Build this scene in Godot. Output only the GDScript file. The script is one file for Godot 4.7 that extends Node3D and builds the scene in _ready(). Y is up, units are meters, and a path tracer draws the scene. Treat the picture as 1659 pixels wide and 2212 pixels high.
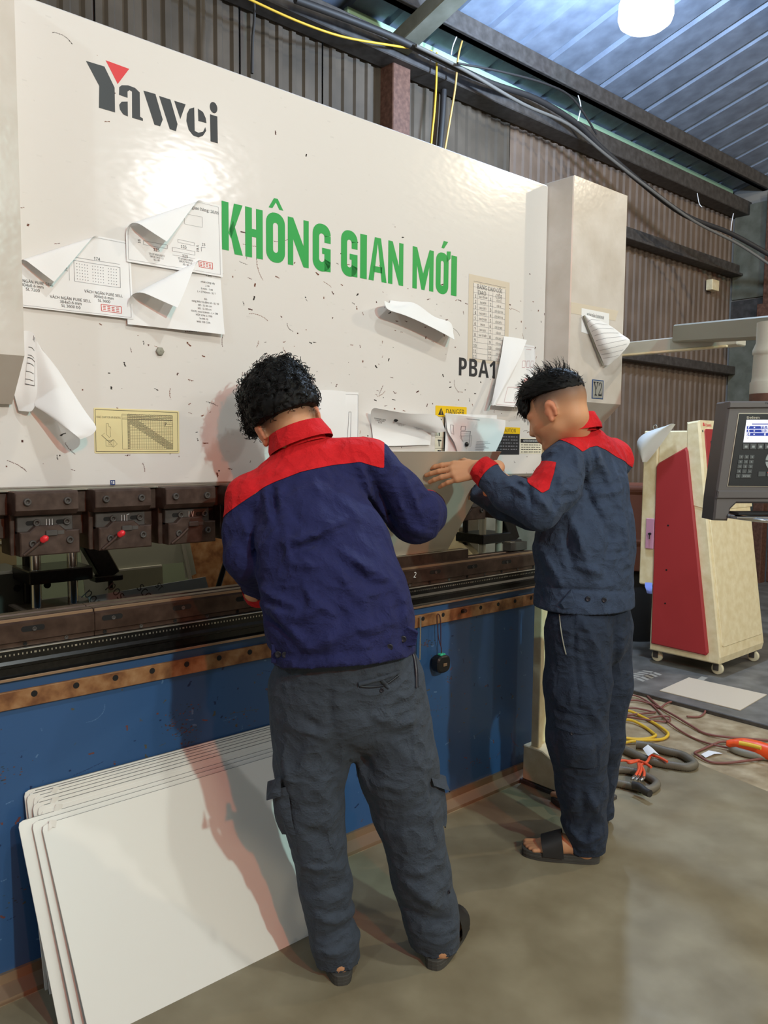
extends Node3D

# ------------------------------------------------------------------ mesh collector
class MB:
	var v := PackedVector3Array()
	var n := PackedVector3Array()
	var uv := PackedVector2Array()
	var col := PackedColorArray()
	var idx := PackedInt32Array()
	var xf := Transform3D()
	var mapf = null          # optional bending of flat print on to a curved sheet
	var use_col := false
	var tint := Color.WHITE

	func at(p: Vector3) -> Vector3:
		if mapf != null:
			var f: Callable = mapf
			p = f.call(p)
		return xf * p

	func add(p: Vector3, nn: Vector3, t := Vector2.ZERO) -> int:
		v.append(p); n.append(nn); uv.append(t)
		if use_col:
			col.append(tint)
		return v.size() - 1

	# corners counter-clockwise as seen from outside
	func quad(a: Vector3, b: Vector3, c: Vector3, d: Vector3, ta := Vector2(0, 1), tb := Vector2(1, 1), tc := Vector2(1, 0), td := Vector2(0, 0)) -> void:
		var A := at(a); var B := at(b); var C := at(c); var D := at(d)
		var nn := (C - A).cross(D - B).normalized()
		var i := add(A, nn, ta); add(B, nn, tb); add(C, nn, tc); add(D, nn, td)
		idx.append_array(PackedInt32Array([i, i + 2, i + 1, i, i + 3, i + 2]))

	func tri(a: Vector3, b: Vector3, c: Vector3) -> void:
		var A := at(a); var B := at(b); var C := at(c)
		var nn := (B - A).cross(C - A).normalized()
		var i := add(A, nn); add(B, nn); add(C, nn)
		idx.append_array(PackedInt32Array([i, i + 2, i + 1]))

	func box(c: Vector3, s: Vector3, ch := 0.003, turn := Basis()) -> void:
		var keep := xf
		xf = xf * Transform3D(turn, c)
		var h := s * 0.5
		ch = minf(ch, minf(h.x, minf(h.y, h.z)) * 0.6)
		if ch <= 0.0:
			for k in 3:
				for sg in [-1.0, 1.0]:
					var a := Vector3.ZERO; a[k] = sg * h[k]
					var u := Vector3.ZERO; u[(k + 1) % 3] = h[(k + 1) % 3]
					var w := Vector3.ZERO; w[(k + 2) % 3] = h[(k + 2) % 3] * sg
					quad(a - u - w, a + u - w, a + u + w, a - u + w)
		else:
			for k in 3:
				var k1 := (k + 1) % 3
				var k2 := (k + 2) % 3
				for sg in [-1.0, 1.0]:
					var a := Vector3.ZERO; a[k] = sg * h[k]
					var u := Vector3.ZERO; u[k1] = h[k1] - ch
					var w := Vector3.ZERO; w[k2] = (h[k2] - ch) * sg
					quad(a - u - w, a + u - w, a + u + w, a - u + w)
					for s2 in [-1.0, 1.0]:      # edge between +-k and +-k1
						var e1 := Vector3.ZERO; e1[k] = sg * h[k]; e1[k1] = s2 * (h[k1] - ch)
						var e2 := Vector3.ZERO; e2[k] = sg * (h[k] - ch); e2[k1] = s2 * h[k1]
						var z := Vector3.ZERO; z[k2] = h[k2] - ch
						if sg * s2 > 0: quad(e1 - z, e2 - z, e2 + z, e1 + z)
						else: quad(e2 - z, e1 - z, e1 + z, e2 + z)
			for sx in [-1.0, 1.0]:
				for sy in [-1.0, 1.0]:
					for sz in [-1.0, 1.0]:
						var p := Vector3(sx * h.x, sy * (h.y - ch), sz * (h.z - ch))
						var q := Vector3(sx * (h.x - ch), sy * h.y, sz * (h.z - ch))
						var r := Vector3(sx * (h.x - ch), sy * (h.y - ch), sz * h.z)
						if sx * sy * sz > 0: tri(p, q, r)
						else: tri(p, r, q)
		xf = keep

	# axis-aligned box from corner to corner
	func bx(x0: float, x1: float, y0: float, y1: float, z0: float, z1: float, ch := 0.003) -> void:
		box(Vector3((x0 + x1) / 2, (y0 + y1) / 2, (z0 + z1) / 2), Vector3(absf(x1 - x0), absf(y1 - y0), absf(z1 - z0)), ch)

	# a box between two points
	func bar(a: Vector3, b: Vector3, w: float, h: float, ch := 0.003, up := Vector3.UP) -> void:
		var d := b - a
		var z := d.normalized()
		if absf(z.dot(up)) > 0.98: up = Vector3.RIGHT
		var x := up.cross(z).normalized()
		box((a + b) / 2, Vector3(w, h, d.length()), ch, Basis(x, z.cross(x), z))

	# smooth grid of points, rows of equal length
	func grid(rows: Array, closed := false, tile := Vector2.ONE) -> void:
		var R := rows.size()
		var Cn: int = rows[0].size()
		var pts := PackedVector3Array()
		for r in rows:
			for p in r:
				pts.append(at(p))
		var nn := PackedVector3Array()
		nn.resize(pts.size())
		var cc := Cn if closed else Cn - 1
		for r in R - 1:
			for c in cc:
				var a := r * Cn + c
				var b := r * Cn + (c + 1) % Cn
				var f := (pts[b + Cn] - pts[a]).cross(pts[a + Cn] - pts[b])
				nn[a] += f; nn[b] += f; nn[a + Cn] += f; nn[b + Cn] += f
		var base := v.size()
		for r in R:
			for c in Cn:
				add(pts[r * Cn + c], nn[r * Cn + c].normalized(), Vector2(float(c) / maxf(1, Cn - 1), float(r) / maxf(1, R - 1)) * tile)
		for r in R - 1:
			for c in cc:
				var a := base + r * Cn + c
				var b := base + r * Cn + (c + 1) % Cn
				idx.append_array(PackedInt32Array([a, b + Cn, b, a, a + Cn, b + Cn]))

	func grid_down(rows: Array) -> void:
		rows.reverse()
		grid(rows)

	func fan(ring: PackedVector3Array, flip := false) -> void:
		var c := Vector3.ZERO
		for p in ring: c += p
		c /= ring.size()
		for i in ring.size():
			var a := ring[i]
			var b := ring[(i + 1) % ring.size()]
			if flip: tri(c, b, a)
			else: tri(c, a, b)

	# round tube along a smooth path; radius may be one number or a list
	func tube(path: Array, rad, sides := 8, smooth := 4, caps := true) -> void:
		var p := PackedVector3Array()
		var rr := PackedFloat32Array()
		var m := path.size()
		for i in m - 1:
			var steps := smooth if m > 2 else 1
			for s in steps:
				var t := float(s) / steps
				var a: Vector3 = path[i]
				var b: Vector3 = path[i + 1]
				var pre: Vector3 = path[maxi(0, i - 1)]
				var post: Vector3 = path[mini(m - 1, i + 2)]
				p.append(a.cubic_interpolate(b, pre, post, t))
				rr.append(rad if not rad is Array else lerpf(rad[i], rad[i + 1], t))
		p.append(path[m - 1])
		rr.append(rad if not rad is Array else rad[m - 1])
		var rows := []
		var side := Vector3.ZERO
		for i in p.size():
			var d := (p[mini(i + 1, p.size() - 1)] - p[maxi(i - 1, 0)]).normalized()
			if side == Vector3.ZERO:
				side = d.cross(Vector3.UP if absf(d.y) < 0.9 else Vector3.RIGHT).normalized()
			side = (side - d * side.dot(d)).normalized()
			var up := d.cross(side)
			var ring := PackedVector3Array()
			for k in sides:
				var an := TAU * k / sides
				ring.append(p[i] + (side * cos(an) + up * sin(an)) * rr[i])
			rows.append(ring)
		grid(rows, true)
		if caps:
			fan(rows[0], true)
			fan(rows[rows.size() - 1])

	func cyl(a: Vector3, b: Vector3, r: float, sides := 16, ch := 0.0) -> void:
		if ch > 0:
			var d := (b - a).normalized() * ch
			tube([a, a + d * 0.001, a + d, b - d, b - d * 0.001, b], [0.001, r - ch, r, r, r - ch, 0.001], sides, 1, false)
		else:
			tube([a, b], r, sides, 1, true)

	# profile of (radius, height) turned about +y
	func lathe(prof: Array, segs := 24) -> void:
		var rows := []
		for q in prof:
			var ring := PackedVector3Array()
			for k in segs:
				var an := -TAU * k / segs
				ring.append(Vector3(q.x * cos(an), q.y, q.x * sin(an)))
			rows.append(ring)
		grid(rows, true)

	# polygon in x,y (counter-clockwise from +z) pushed out along z from z0 to z1, front edge chamfered
	func prism(poly: Array, z0: float, z1: float, ch := 0.002, back := true) -> void:
		var pl := PackedVector2Array(poly)
		if Geometry2D.is_polygon_clockwise(pl) == false:   # y-down convention: «not clockwise» there
			pl.reverse()
		var area := 0.0
		for i in pl.size():
			area += pl[i].cross(pl[(i + 1) % pl.size()])
		if area < 0: pl.reverse()
		var m := pl.size()
		var ins := PackedVector2Array()
		for i in m:
			var e1 := (pl[i] - pl[(i + m - 1) % m]).normalized()
			var e2 := (pl[(i + 1) % m] - pl[i]).normalized()
			var n1 := Vector2(-e1.y, e1.x)
			var n2 := Vector2(-e2.y, e2.x)
			var bi := (n1 + n2)
			bi = bi / maxf(0.35, bi.length_squared() * 0.5)
			ins.append(pl[i] + bi * ch)
		var tr := Geometry2D.triangulate_polygon(ins)
		for k in range(0, tr.size(), 3):
			var a := ins[tr[k]]; var b := ins[tr[k + 1]]; var c := ins[tr[k + 2]]
			if (b - a).cross(c - a) < 0:
				var t := b; b = c; c = t
			tri(Vector3(a.x, a.y, z1), Vector3(b.x, b.y, z1), Vector3(c.x, c.y, z1))
			if back: tri(Vector3(a.x, a.y, z0), Vector3(c.x, c.y, z0), Vector3(b.x, b.y, z0))
		for i in m:
			var j := (i + 1) % m
			var zm := z1 - ch
			quad(Vector3(pl[i].x, pl[i].y, z0), Vector3(pl[j].x, pl[j].y, z0), Vector3(pl[j].x, pl[j].y, zm), Vector3(pl[i].x, pl[i].y, zm))
			if ch > 0:
				quad(Vector3(pl[i].x, pl[i].y, zm), Vector3(pl[j].x, pl[j].y, zm), Vector3(ins[j].x, ins[j].y, z1), Vector3(ins[i].x, ins[i].y, z1))

	func mesh_arrays(arr: Array, t: Transform3D) -> void:
		var pv: PackedVector3Array = arr[Mesh.ARRAY_VERTEX]
		var base := v.size()
		var pn: PackedVector3Array = arr[Mesh.ARRAY_NORMAL]
		for i in pv.size():
			add(at(t * pv[i]), (xf.basis * (t.basis * pn[i])).normalized())
		if arr[Mesh.ARRAY_INDEX] != null and arr[Mesh.ARRAY_INDEX].size():
			for i in arr[Mesh.ARRAY_INDEX]: idx.append(base + i)
		else:
			for i in pv.size(): idx.append(base + i)

	const MARKED := {"Ơ": "Oh", "Ư": "Uh", "Ả": "Ak", "Ố": "Ôa", "Ộ": "Ôd", "ộ": "ôd", "Ế": "Êa", "Ị": "Id", "Ữ": "Uht", "Ẫ": "Ât", "Ấ": "Âa", "Ử": "Uhk", "Ụ": "Ud", "Ủ": "Uk", "Ẹ": "Ed", "Ẽ": "Et", "Ớ": "Oha", "ầ": "âg"}

	# flat lettering: em is the size of the type, sx squeezes it sideways; centred on the place given
	func text(s: String, place: Vector3, em: float, font: Font, sx := 1.0, turn := 0.0, deep := 0.0) -> void:
		var tm := TextMesh.new()
		var plain := ""
		var marks := []
		for i in s.length():
			if MARKED.has(s[i]):
				var q: String = MARKED[s[i]]
				var x0 := font.get_string_size(plain, HORIZONTAL_ALIGNMENT_LEFT, -1, 48).x / 48.0
				plain += q[0]
				var x1 := font.get_string_size(plain, HORIZONTAL_ALIGNMENT_LEFT, -1, 48).x / 48.0
				marks.append([(x0 + x1) / 2, (x1 - x0), q.substr(1), q[0] in "ôâ", q[0] in "ÔÊÂôâ"])
			else: plain += s[i]
		tm.text = plain
		tm.font = font
		tm.font_size = 48
		tm.pixel_size = 1.0 / 48.0
		tm.depth = deep / em
		tm.curve_step = 2.0 if em < 0.02 else 0.6
		tm.width = 4000
		var arr := tm.get_mesh_arrays()
		if arr.size() == 0 or arr[0] == null: return
		var tx := Transform3D(Basis(Vector3(0, 0, 1), turn) * Basis.from_scale(Vector3(em * sx, em, em)), place)
		mesh_arrays(arr, tx)
		var all_w := font.get_string_size(plain, HORIZONTAL_ALIGNMENT_LEFT, -1, 48).x / 48.0
		var base := (font.get_ascent(48) + font.get_descent(48)) / 96.0 - font.get_ascent(48) / 48.0
		for q in marks:
			var x: float = q[0] - all_w / 2
			var y: float = base + (0.56 if q[3] else 0.74)
			for m in q[2]:
				var l := []
				match m:
					"a": l = [Vector2(x + (0.14 if q[4] else -0.03), y + 0.10), Vector2(x + (0.24 if q[4] else 0.09), y + 0.22)]
					"g": l = [Vector2(x + 0.24, y + 0.06), Vector2(x + 0.12, y + 0.18)]
					"k": l = [Vector2(x - 0.05, y + 0.2), Vector2(x + 0.05, y + 0.18), Vector2(x + 0.0, y + 0.05)]
					"t": l = [Vector2(x - 0.14, y + (0.2 if q[4] else 0.08)), Vector2(x - 0.04, y + (0.26 if q[4] else 0.14)), Vector2(x + 0.05, y + (0.2 if q[4] else 0.08)), Vector2(x + 0.14, y + (0.26 if q[4] else 0.14))]
					"h": l = [Vector2(x + q[1] * 0.34, y - 0.06), Vector2(x + q[1] * 0.5, y + 0.0), Vector2(x + q[1] * 0.5, y + 0.1)]
					"d": l = [Vector2(x - 0.045, base - 0.15), Vector2(x + 0.045, base - 0.15)]
				for i in l.size() - 1:
					var d: Vector2 = (l[i + 1] - l[i]).normalized()
					var n2 := Vector2(-d.y, d.x) * (0.045 if m == "d" else 0.032)
					quad(tx * Vector3(l[i].x - n2.x, l[i].y - n2.y, 0), tx * Vector3(l[i + 1].x - n2.x, l[i + 1].y - n2.y, 0), tx * Vector3(l[i + 1].x + n2.x, l[i + 1].y + n2.y, 0), tx * Vector3(l[i].x + n2.x, l[i].y + n2.y, 0))

	# thin flat stroke of print from a to b
	func stroke(a: Vector2, b: Vector2, w: float, z := 0.0003, seg := 1) -> void:
		var d := (b - a).normalized()
		var s := Vector2(-d.y, d.x) * w * 0.5
		for k in seg:
			var p := a.lerp(b, float(k) / seg)
			var q := a.lerp(b, float(k + 1) / seg)
			quad(Vector3(p.x - s.x, p.y - s.y, z), Vector3(q.x - s.x, q.y - s.y, z), Vector3(q.x + s.x, q.y + s.y, z), Vector3(p.x + s.x, p.y + s.y, z))

	func frame(r: Rect2, w: float, z := 0.0003, seg := 1) -> void:
		var a := r.position
		var b := r.end
		stroke(a, Vector2(b.x, a.y), w, z, seg); stroke(Vector2(b.x, a.y), b, w, z, seg)
		stroke(b, Vector2(a.x, b.y), w, z, seg); stroke(Vector2(a.x, b.y), a, w, z, seg)

	func rect(r: Rect2, z := 0.0003) -> void:
		quad(Vector3(r.position.x, r.position.y, z), Vector3(r.end.x, r.position.y, z), Vector3(r.end.x, r.end.y, z), Vector3(r.position.x, r.end.y, z))

	func mesh() -> ArrayMesh:
		var am := ArrayMesh.new()
		if v.size() == 0: return am
		var arr := []
		arr.resize(Mesh.ARRAY_MAX)
		arr[Mesh.ARRAY_VERTEX] = v; arr[Mesh.ARRAY_NORMAL] = n; arr[Mesh.ARRAY_TEX_UV] = uv; arr[Mesh.ARRAY_INDEX] = idx
		if use_col: arr[Mesh.ARRAY_COLOR] = col
		am.add_surface_from_arrays(Mesh.PRIMITIVE_TRIANGLES, arr)
		return am

# ------------------------------------------------------------------ scene helpers
var M := {}
var sans: SystemFont
var bold: SystemFont
var serif: SystemFont
var serif_bold: SystemFont
var mono: SystemFont
var used := {}

func numbered(nm: String) -> String:
	if not used.has(nm):
		used[nm] = 0
		return nm
	used[nm] += 1
	return "%s_%03d" % [nm, used[nm]]

func part(parent: Node, nm: String, mb: MB, m: Material, label := "") -> MeshInstance3D:
	var o := MeshInstance3D.new()
	o.mesh = mb.mesh()
	o.material_override = m
	o.name = numbered(nm) if parent == self else nm
	if parent != self and parent.has_node(NodePath(nm)):
		var k := 1
		while parent.has_node(NodePath("%s_%03d" % [nm, k])): k += 1
		o.name = "%s_%03d" % [nm, k]
	if label != "": o.set_meta("label", label)
	parent.add_child(o, true)
	return o

func tag(o: Node, label: String, category: String, group := "", kind := "") -> void:
	if label != "": o.set_meta("label", label)
	if category != "": o.set_meta("category", category)
	if group != "": o.set_meta("group", group)
	if kind != "": o.set_meta("kind", kind)

func thing(nm: String, label: String, category: String, place := Vector3.ZERO, turn := 0.0, group := "") -> Node3D:
	var o := Node3D.new()
	o.name = numbered(nm)
	add_child(o, true)
	o.position = place
	o.rotation.y = turn
	tag(o, label, category, group)
	return o

func structure(nm: String, mb: MB, m: Material) -> MeshInstance3D:
	var o := part(self, nm, mb, m)
	o.set_meta("kind", "structure")
	return o

func twin(src: Node3D, label: String, place: Vector3, turn = null) -> Node3D:
	var o: Node3D = src.duplicate()
	o.name = numbered(String(src.name).rstrip("0123456789").trim_suffix("_"))
	add_child(o, true)
	o.position = place
	if turn != null: o.rotation.y = turn
	o.set_meta("label", label)
	return o

func noise_tex(sd: int, freq: float, lo: Color, hi: Color, oct := 4, kind := FastNoiseLite.TYPE_SIMPLEX_SMOOTH, size := 512, mid = null) -> NoiseTexture2D:
	var f := FastNoiseLite.new()
	f.seed = sd; f.frequency = freq; f.fractal_octaves = oct; f.noise_type = kind
	var t := NoiseTexture2D.new()
	t.width = size; t.height = size; t.seamless = true; t.noise = f
	var g := Gradient.new()
	g.set_color(0, lo); g.set_color(1, hi)
	if mid != null: g.add_point(0.5, mid)
	t.color_ramp = g
	return t

func normal_tex(sd: int, freq: float, strength: float, oct := 3, size := 512) -> NoiseTexture2D:
	var f := FastNoiseLite.new()
	f.seed = sd; f.frequency = freq; f.fractal_octaves = oct
	var t := NoiseTexture2D.new()
	t.width = size; t.height = size; t.seamless = true; t.noise = f
	t.as_normal_map = true; t.bump_strength = strength
	return t

func mat(nm: String, c: Color, rough := 0.6, metal := 0.0, spec := 0.5) -> StandardMaterial3D:
	var m := StandardMaterial3D.new()
	m.resource_name = nm
	m.albedo_color = c; m.roughness = rough; m.metallic = metal; m.metallic_specular = spec
	m.cull_mode = BaseMaterial3D.CULL_DISABLED
	M[nm] = m
	return m

func tri_tex(m: StandardMaterial3D, t: Texture2D, scale: float, nt: Texture2D = null, ns := 1.0, world := true) -> StandardMaterial3D:
	m.albedo_texture = t
	if nt != null:
		m.normal_enabled = true
		m.normal_texture = nt
		m.normal_scale = ns
	m.uv1_triplanar = true
	m.uv1_world_triplanar = world
	m.uv1_scale = Vector3.ONE * scale
	return m

func c8(r: int, g: int, b: int) -> Color:
	return Color(r / 255.0, g / 255.0, b / 255.0)

func omni(nm: String, place: Vector3, c: Color, e: float, size: float) -> OmniLight3D:
	var l := OmniLight3D.new()
	l.name = nm
	l.light_color = c; l.light_energy = e; l.light_size = size
	l.omni_range = 40.0; l.omni_attenuation = 2.0; l.shadow_enabled = true
	add_child(l, true)
	l.position = place
	return l


func _ready() -> void:
	# ---- camera
	var cam := Camera3D.new()
	cam.name = "camera"
	cam.fov = 65.49
	cam.near = 0.05; cam.far = 100.0
	add_child(cam)
	cam.transform = Transform3D(Basis(Vector3(0.74812, 0.00849, 0.66351), Vector3(0.04889, 0.99657, -0.06804), Vector3(-0.66114, 0.08281, 0.74567)).orthonormalized(), Vector3(0, 1.45, 2.15))
	cam.current = true
	# ---- sky (closed hall: only night air outside)
	var we := WorldEnvironment.new()
	we.name = "environment"
	var env := Environment.new()
	env.background_mode = Environment.BG_COLOR
	env.background_color = Color(0.02, 0.022, 0.03)
	env.tonemap_mode = Environment.TONE_MAPPER_LINEAR
	env.tonemap_exposure = 0.76
	env.sdfgi_enabled = true; env.ssao_enabled = true; env.ssil_enabled = true
	we.environment = env
	add_child(we)
	sans = SystemFont.new(); sans.font_names = PackedStringArray(["Droid Sans"])
	bold = SystemFont.new(); bold.font_names = PackedStringArray(["Droid Sans"]); bold.font_weight = 700
	serif = SystemFont.new(); serif.font_names = PackedStringArray(["Droid Serif"])
	serif_bold = SystemFont.new(); serif_bold.font_names = PackedStringArray(["Droid Serif"]); serif_bold.font_weight = 700
	mono = SystemFont.new(); mono.font_names = PackedStringArray(["Droid Sans Mono"])
	# ---- lamps of the hall (the first hangs in view, the others behind the camera)
	hall_lamp(Vector3(4.17, 3.86, -0.38), Color(0.76, 0.87, 1.0), 8.5, "white glowing high-bay bulb hanging under the roof in front of the far wall")
	hall_lamp(Vector3(1.05, 3.45, 5.3), Color(0.80, 1.0, 0.97), 15.0, "")
	hall_lamp(Vector3(0.0, 3.45, 5.3), Color(1.0, 0.46, 0.24), 9.0, "")
	hall_lamp(Vector3(3.05, 3.5, 3.72), Color(1.0, 0.99, 0.98), 1.9, "")
	hall_lamp(Vector3(6.9, 4.6, 3.4), Color(1.0, 0.93, 0.80), 9.5, "")
	hall_lamp(Vector3(-3.2, 4.0, 2.2), Color(0.88, 0.97, 1.0), 4.0, "")
	hall_lamp(Vector3(1.5, 4.7, 2.5), Color(0.97, 1.0, 0.98), 4.2, "")
	materials()
	room()
	brake()
	markings()
	tools()
	behind_bed()
	papers()
	floor_things()
	cabinet()
	console()
	overhead()
	people()
	settle()

func hall_lamp(place: Vector3, c: Color, e: float, label: String) -> void:
	if not M.has("lamp_shell"):
		mat("lamp_shell", c8(205, 205, 205), 0.5)
	var seen := label != ""
	var o := thing("high_bay_lamp", label if seen else "high-bay bulb lamp hanging from the roof behind the camera", "lamp", place, 0.0, "" if seen else "hall lamps out of the picture")
	var g := StandardMaterial3D.new()
	g.resource_name = "lamp_glow"
	g.albedo_color = Color(0.9, 0.9, 0.9)
	g.emission_enabled = true
	g.emission = c.lerp(Color.WHITE, 0.75) if seen else c
	g.emission_energy_multiplier = 4.0
	var b := MB.new()
	b.lathe([Vector2(0.002, -0.085), Vector2(0.06, -0.082), Vector2(0.11, -0.068), Vector2(0.14, -0.045), Vector2(0.15, -0.015), Vector2(0.147, 0.06), Vector2(0.13, 0.11), Vector2(0.07, 0.13)], 40)
	part(o, "bulb", b, g)
	b = MB.new()
	b.lathe([Vector2(0.10, 0.131), Vector2(0.105, 0.15), Vector2(0.08, 0.20), Vector2(0.045, 0.24), Vector2(0.04, 0.30), Vector2(0.012, 0.31), Vector2(0.002, 0.31)], 28)
	part(o, "housing", b, M.lamp_shell)
	b = MB.new()
	b.cyl(Vector3(0, 0.31, 0), Vector3(0, maxf(0.4, 4.15 + 0.268 * (place.z + 2.0) - place.y), 0), 0.006, 8)
	part(o, "hanging_rod", b, M.lamp_shell)
	omni("lamp_light", place + Vector3(0, -0.02, 0), c, e, 0.07)

func materials() -> void:
	var m := mat("ram_paint", Color.WHITE, 0.17, 0.0, 0.6)
	m.albedo_texture = chipped(2048, 1024, c8(226, 222, 219), [c8(70, 38, 34), c8(105, 60, 45), c8(40, 34, 32)], 560, 0.36, 0.98, 11)
	m.normal_enabled = true
	m.normal_texture = normal_tex(5, 0.09, 1.4, 2)
	m.normal_scale = 0.06
	m = mat("cover_paint", c8(216, 209, 203), 0.24, 0.0, 0.55)
	tri_tex(m, noise_tex(8, 0.012, c8(232, 228, 222), c8(255, 255, 255), 4), 0.7, normal_tex(5, 0.09, 1.4, 2), 0.10)
	m = mat("bed_paint", Color.WHITE, 0.42)
	m.albedo_texture = chipped(1536, 512, c8(50, 88, 136), [c8(110, 62, 58), c8(22, 46, 88), c8(92, 126, 168), c8(84, 80, 70)], 520, 0.05, 0.95, 21, 46)
	m = mat("dark_iron", c8(88, 72, 66), 0.5, 0.35)
	tri_tex(m, noise_tex(12, 0.02, c8(180, 165, 155), c8(255, 250, 245), 5), 2.5)
	m = mat("die_brown", c8(92, 74, 66), 0.38, 0.45)
	tri_tex(m, noise_tex(13, 0.015, c8(165, 150, 140), c8(255, 250, 245), 5), 2.0)
	m = mat("rail_black", c8(34, 32, 31), 0.28, 0.3)
	tri_tex(m, noise_tex(14, 0.03, c8(150, 150, 150), c8(255, 255, 255), 5), 3.0)
	mat("hole_black", c8(14, 13, 13), 0.8)
	m = mat("rust_strip", c8(176, 140, 104), 0.6, 0.15)
	tri_tex(m, noise_tex(15, 0.018, c8(150, 118, 94), c8(255, 252, 244), 5, FastNoiseLite.TYPE_SIMPLEX_SMOOTH, 512, c8(214, 190, 164)), 1.6)
	m = mat("bright_steel", c8(196, 190, 178), 0.3, 0.85)
	m = mat("worn_edge", c8(168, 138, 112), 0.35, 0.6)
	mat("chrome", c8(225, 225, 225), 0.12, 1.0)
	mat("red_plastic", c8(226, 44, 54), 0.35)
	mat("black_plastic", c8(26, 26, 28), 0.4)
	mat("print_black", c8(38, 38, 42), 0.7)
	mat("print_grey", c8(120, 120, 128), 0.8)
	mat("print_red", c8(216, 92, 88), 0.8)
	m = mat("logo_black", c8(44, 45, 50), 0.45)
	m = mat("logo_red", c8(214, 40, 46), 0.45)
	m = mat("green_vinyl", c8(32, 160, 72), 0.45)
	m = mat("paper", c8(240, 240, 242), 0.85)
	m.backlight_enabled = true
	m.backlight = Color(0.18, 0.18, 0.18)
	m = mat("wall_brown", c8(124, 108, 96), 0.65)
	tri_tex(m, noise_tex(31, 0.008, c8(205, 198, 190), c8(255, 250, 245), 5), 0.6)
	m = mat("wall_shaded", c8(92, 83, 72), 0.75)  # darker copy of the wall colour: shade on the left sheets painted in
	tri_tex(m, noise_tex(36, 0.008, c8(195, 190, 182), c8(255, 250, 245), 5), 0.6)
	m = mat("roof_sheet", c8(158, 172, 196), 0.45, 0.1)
	tri_tex(m, noise_tex(32, 0.02, c8(190, 190, 190), c8(255, 255, 255), 5), 0.5)
	m = mat("steel_dark", c8(86, 82, 80), 0.6)
	tri_tex(m, noise_tex(33, 0.02, c8(170, 165, 160), c8(255, 255, 255), 5), 1.2)
	m = mat("column_brown", c8(116, 82, 66), 0.7)
	tri_tex(m, noise_tex(34, 0.03, c8(170, 150, 140), c8(255, 255, 255), 5), 1.5)
	m = mat("board_grey", c8(128, 128, 116), 0.8)
	tri_tex(m, noise_tex(35, 0.012, c8(190, 190, 180), c8(255, 255, 255), 5), 0.8)
	m = mat("hall_grey", c8(150, 146, 140), 0.85)
	# floor: worn grey-brown steel plate, concrete further back
	m = mat("floor_plate", c8(150, 140, 116), 0.40, 0.0, 0.5)
	tri_tex(m, noise_tex(41, 0.006, c8(205, 200, 192), c8(255, 255, 255), 6, FastNoiseLite.TYPE_SIMPLEX_SMOOTH, 1024), 0.55, normal_tex(42, 0.02, 3.0), 0.10)
	m.roughness_texture = noise_tex(43, 0.012, Color(0.55, 0.55, 0.55), Color(1, 1, 1), 4)
	m.roughness = 0.62
	m = mat("concrete", c8(186, 170, 142), 0.85)
	tri_tex(m, noise_tex(44, 0.007, c8(176, 164, 146), c8(255, 255, 255), 5, FastNoiseLite.TYPE_SIMPLEX_SMOOTH, 1024), 0.9, normal_tex(45, 0.02, 4.0), 0.3)
	m = mat("mat_slab", c8(128, 126, 122), 0.5)
	tri_tex(m, noise_tex(46, 0.01, c8(170, 170, 170), c8(255, 255, 255), 5), 0.8)
	m = mat("cream_paint", c8(250, 238, 204), 0.45)
	tri_tex(m, noise_tex(47, 0.018, c8(232, 224, 206), c8(255, 255, 255), 5), 1.4)
	mat("cabinet_red", c8(170, 48, 52), 0.5)
	m = mat("film_white", c8(232, 230, 224), 0.32, 0.0, 0.5)
	m.normal_enabled = true
	m.normal_texture = normal_tex(48, 0.006, 2.0, 3)
	m.normal_scale = 0.15
	m.uv1_triplanar = true
	m.uv1_scale = Vector3.ONE * 1.5
	mat("sheet_steel", c8(208, 202, 188), 0.45, 0.1)
	mat("sheet_edge", c8(110, 108, 104), 0.5, 0.4)
	mat("console_grey", c8(92, 88, 88), 0.5)
	mat("console_dark", c8(34, 36, 40), 0.35)
	mat("pale_arm", c8(186, 184, 172), 0.5)
	mat("tarnish", c8(150, 148, 136), 0.6, 0.2)
	mat("cable_black", c8(44, 42, 42), 0.6)
	mat("cable_grey", c8(104, 100, 94), 0.6)
	mat("cable_yellow", c8(226, 184, 52), 0.5)
	mat("cable_brown", c8(128, 78, 70), 0.55)
	mat("cable_orange", c8(236, 92, 52), 0.5)

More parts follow.
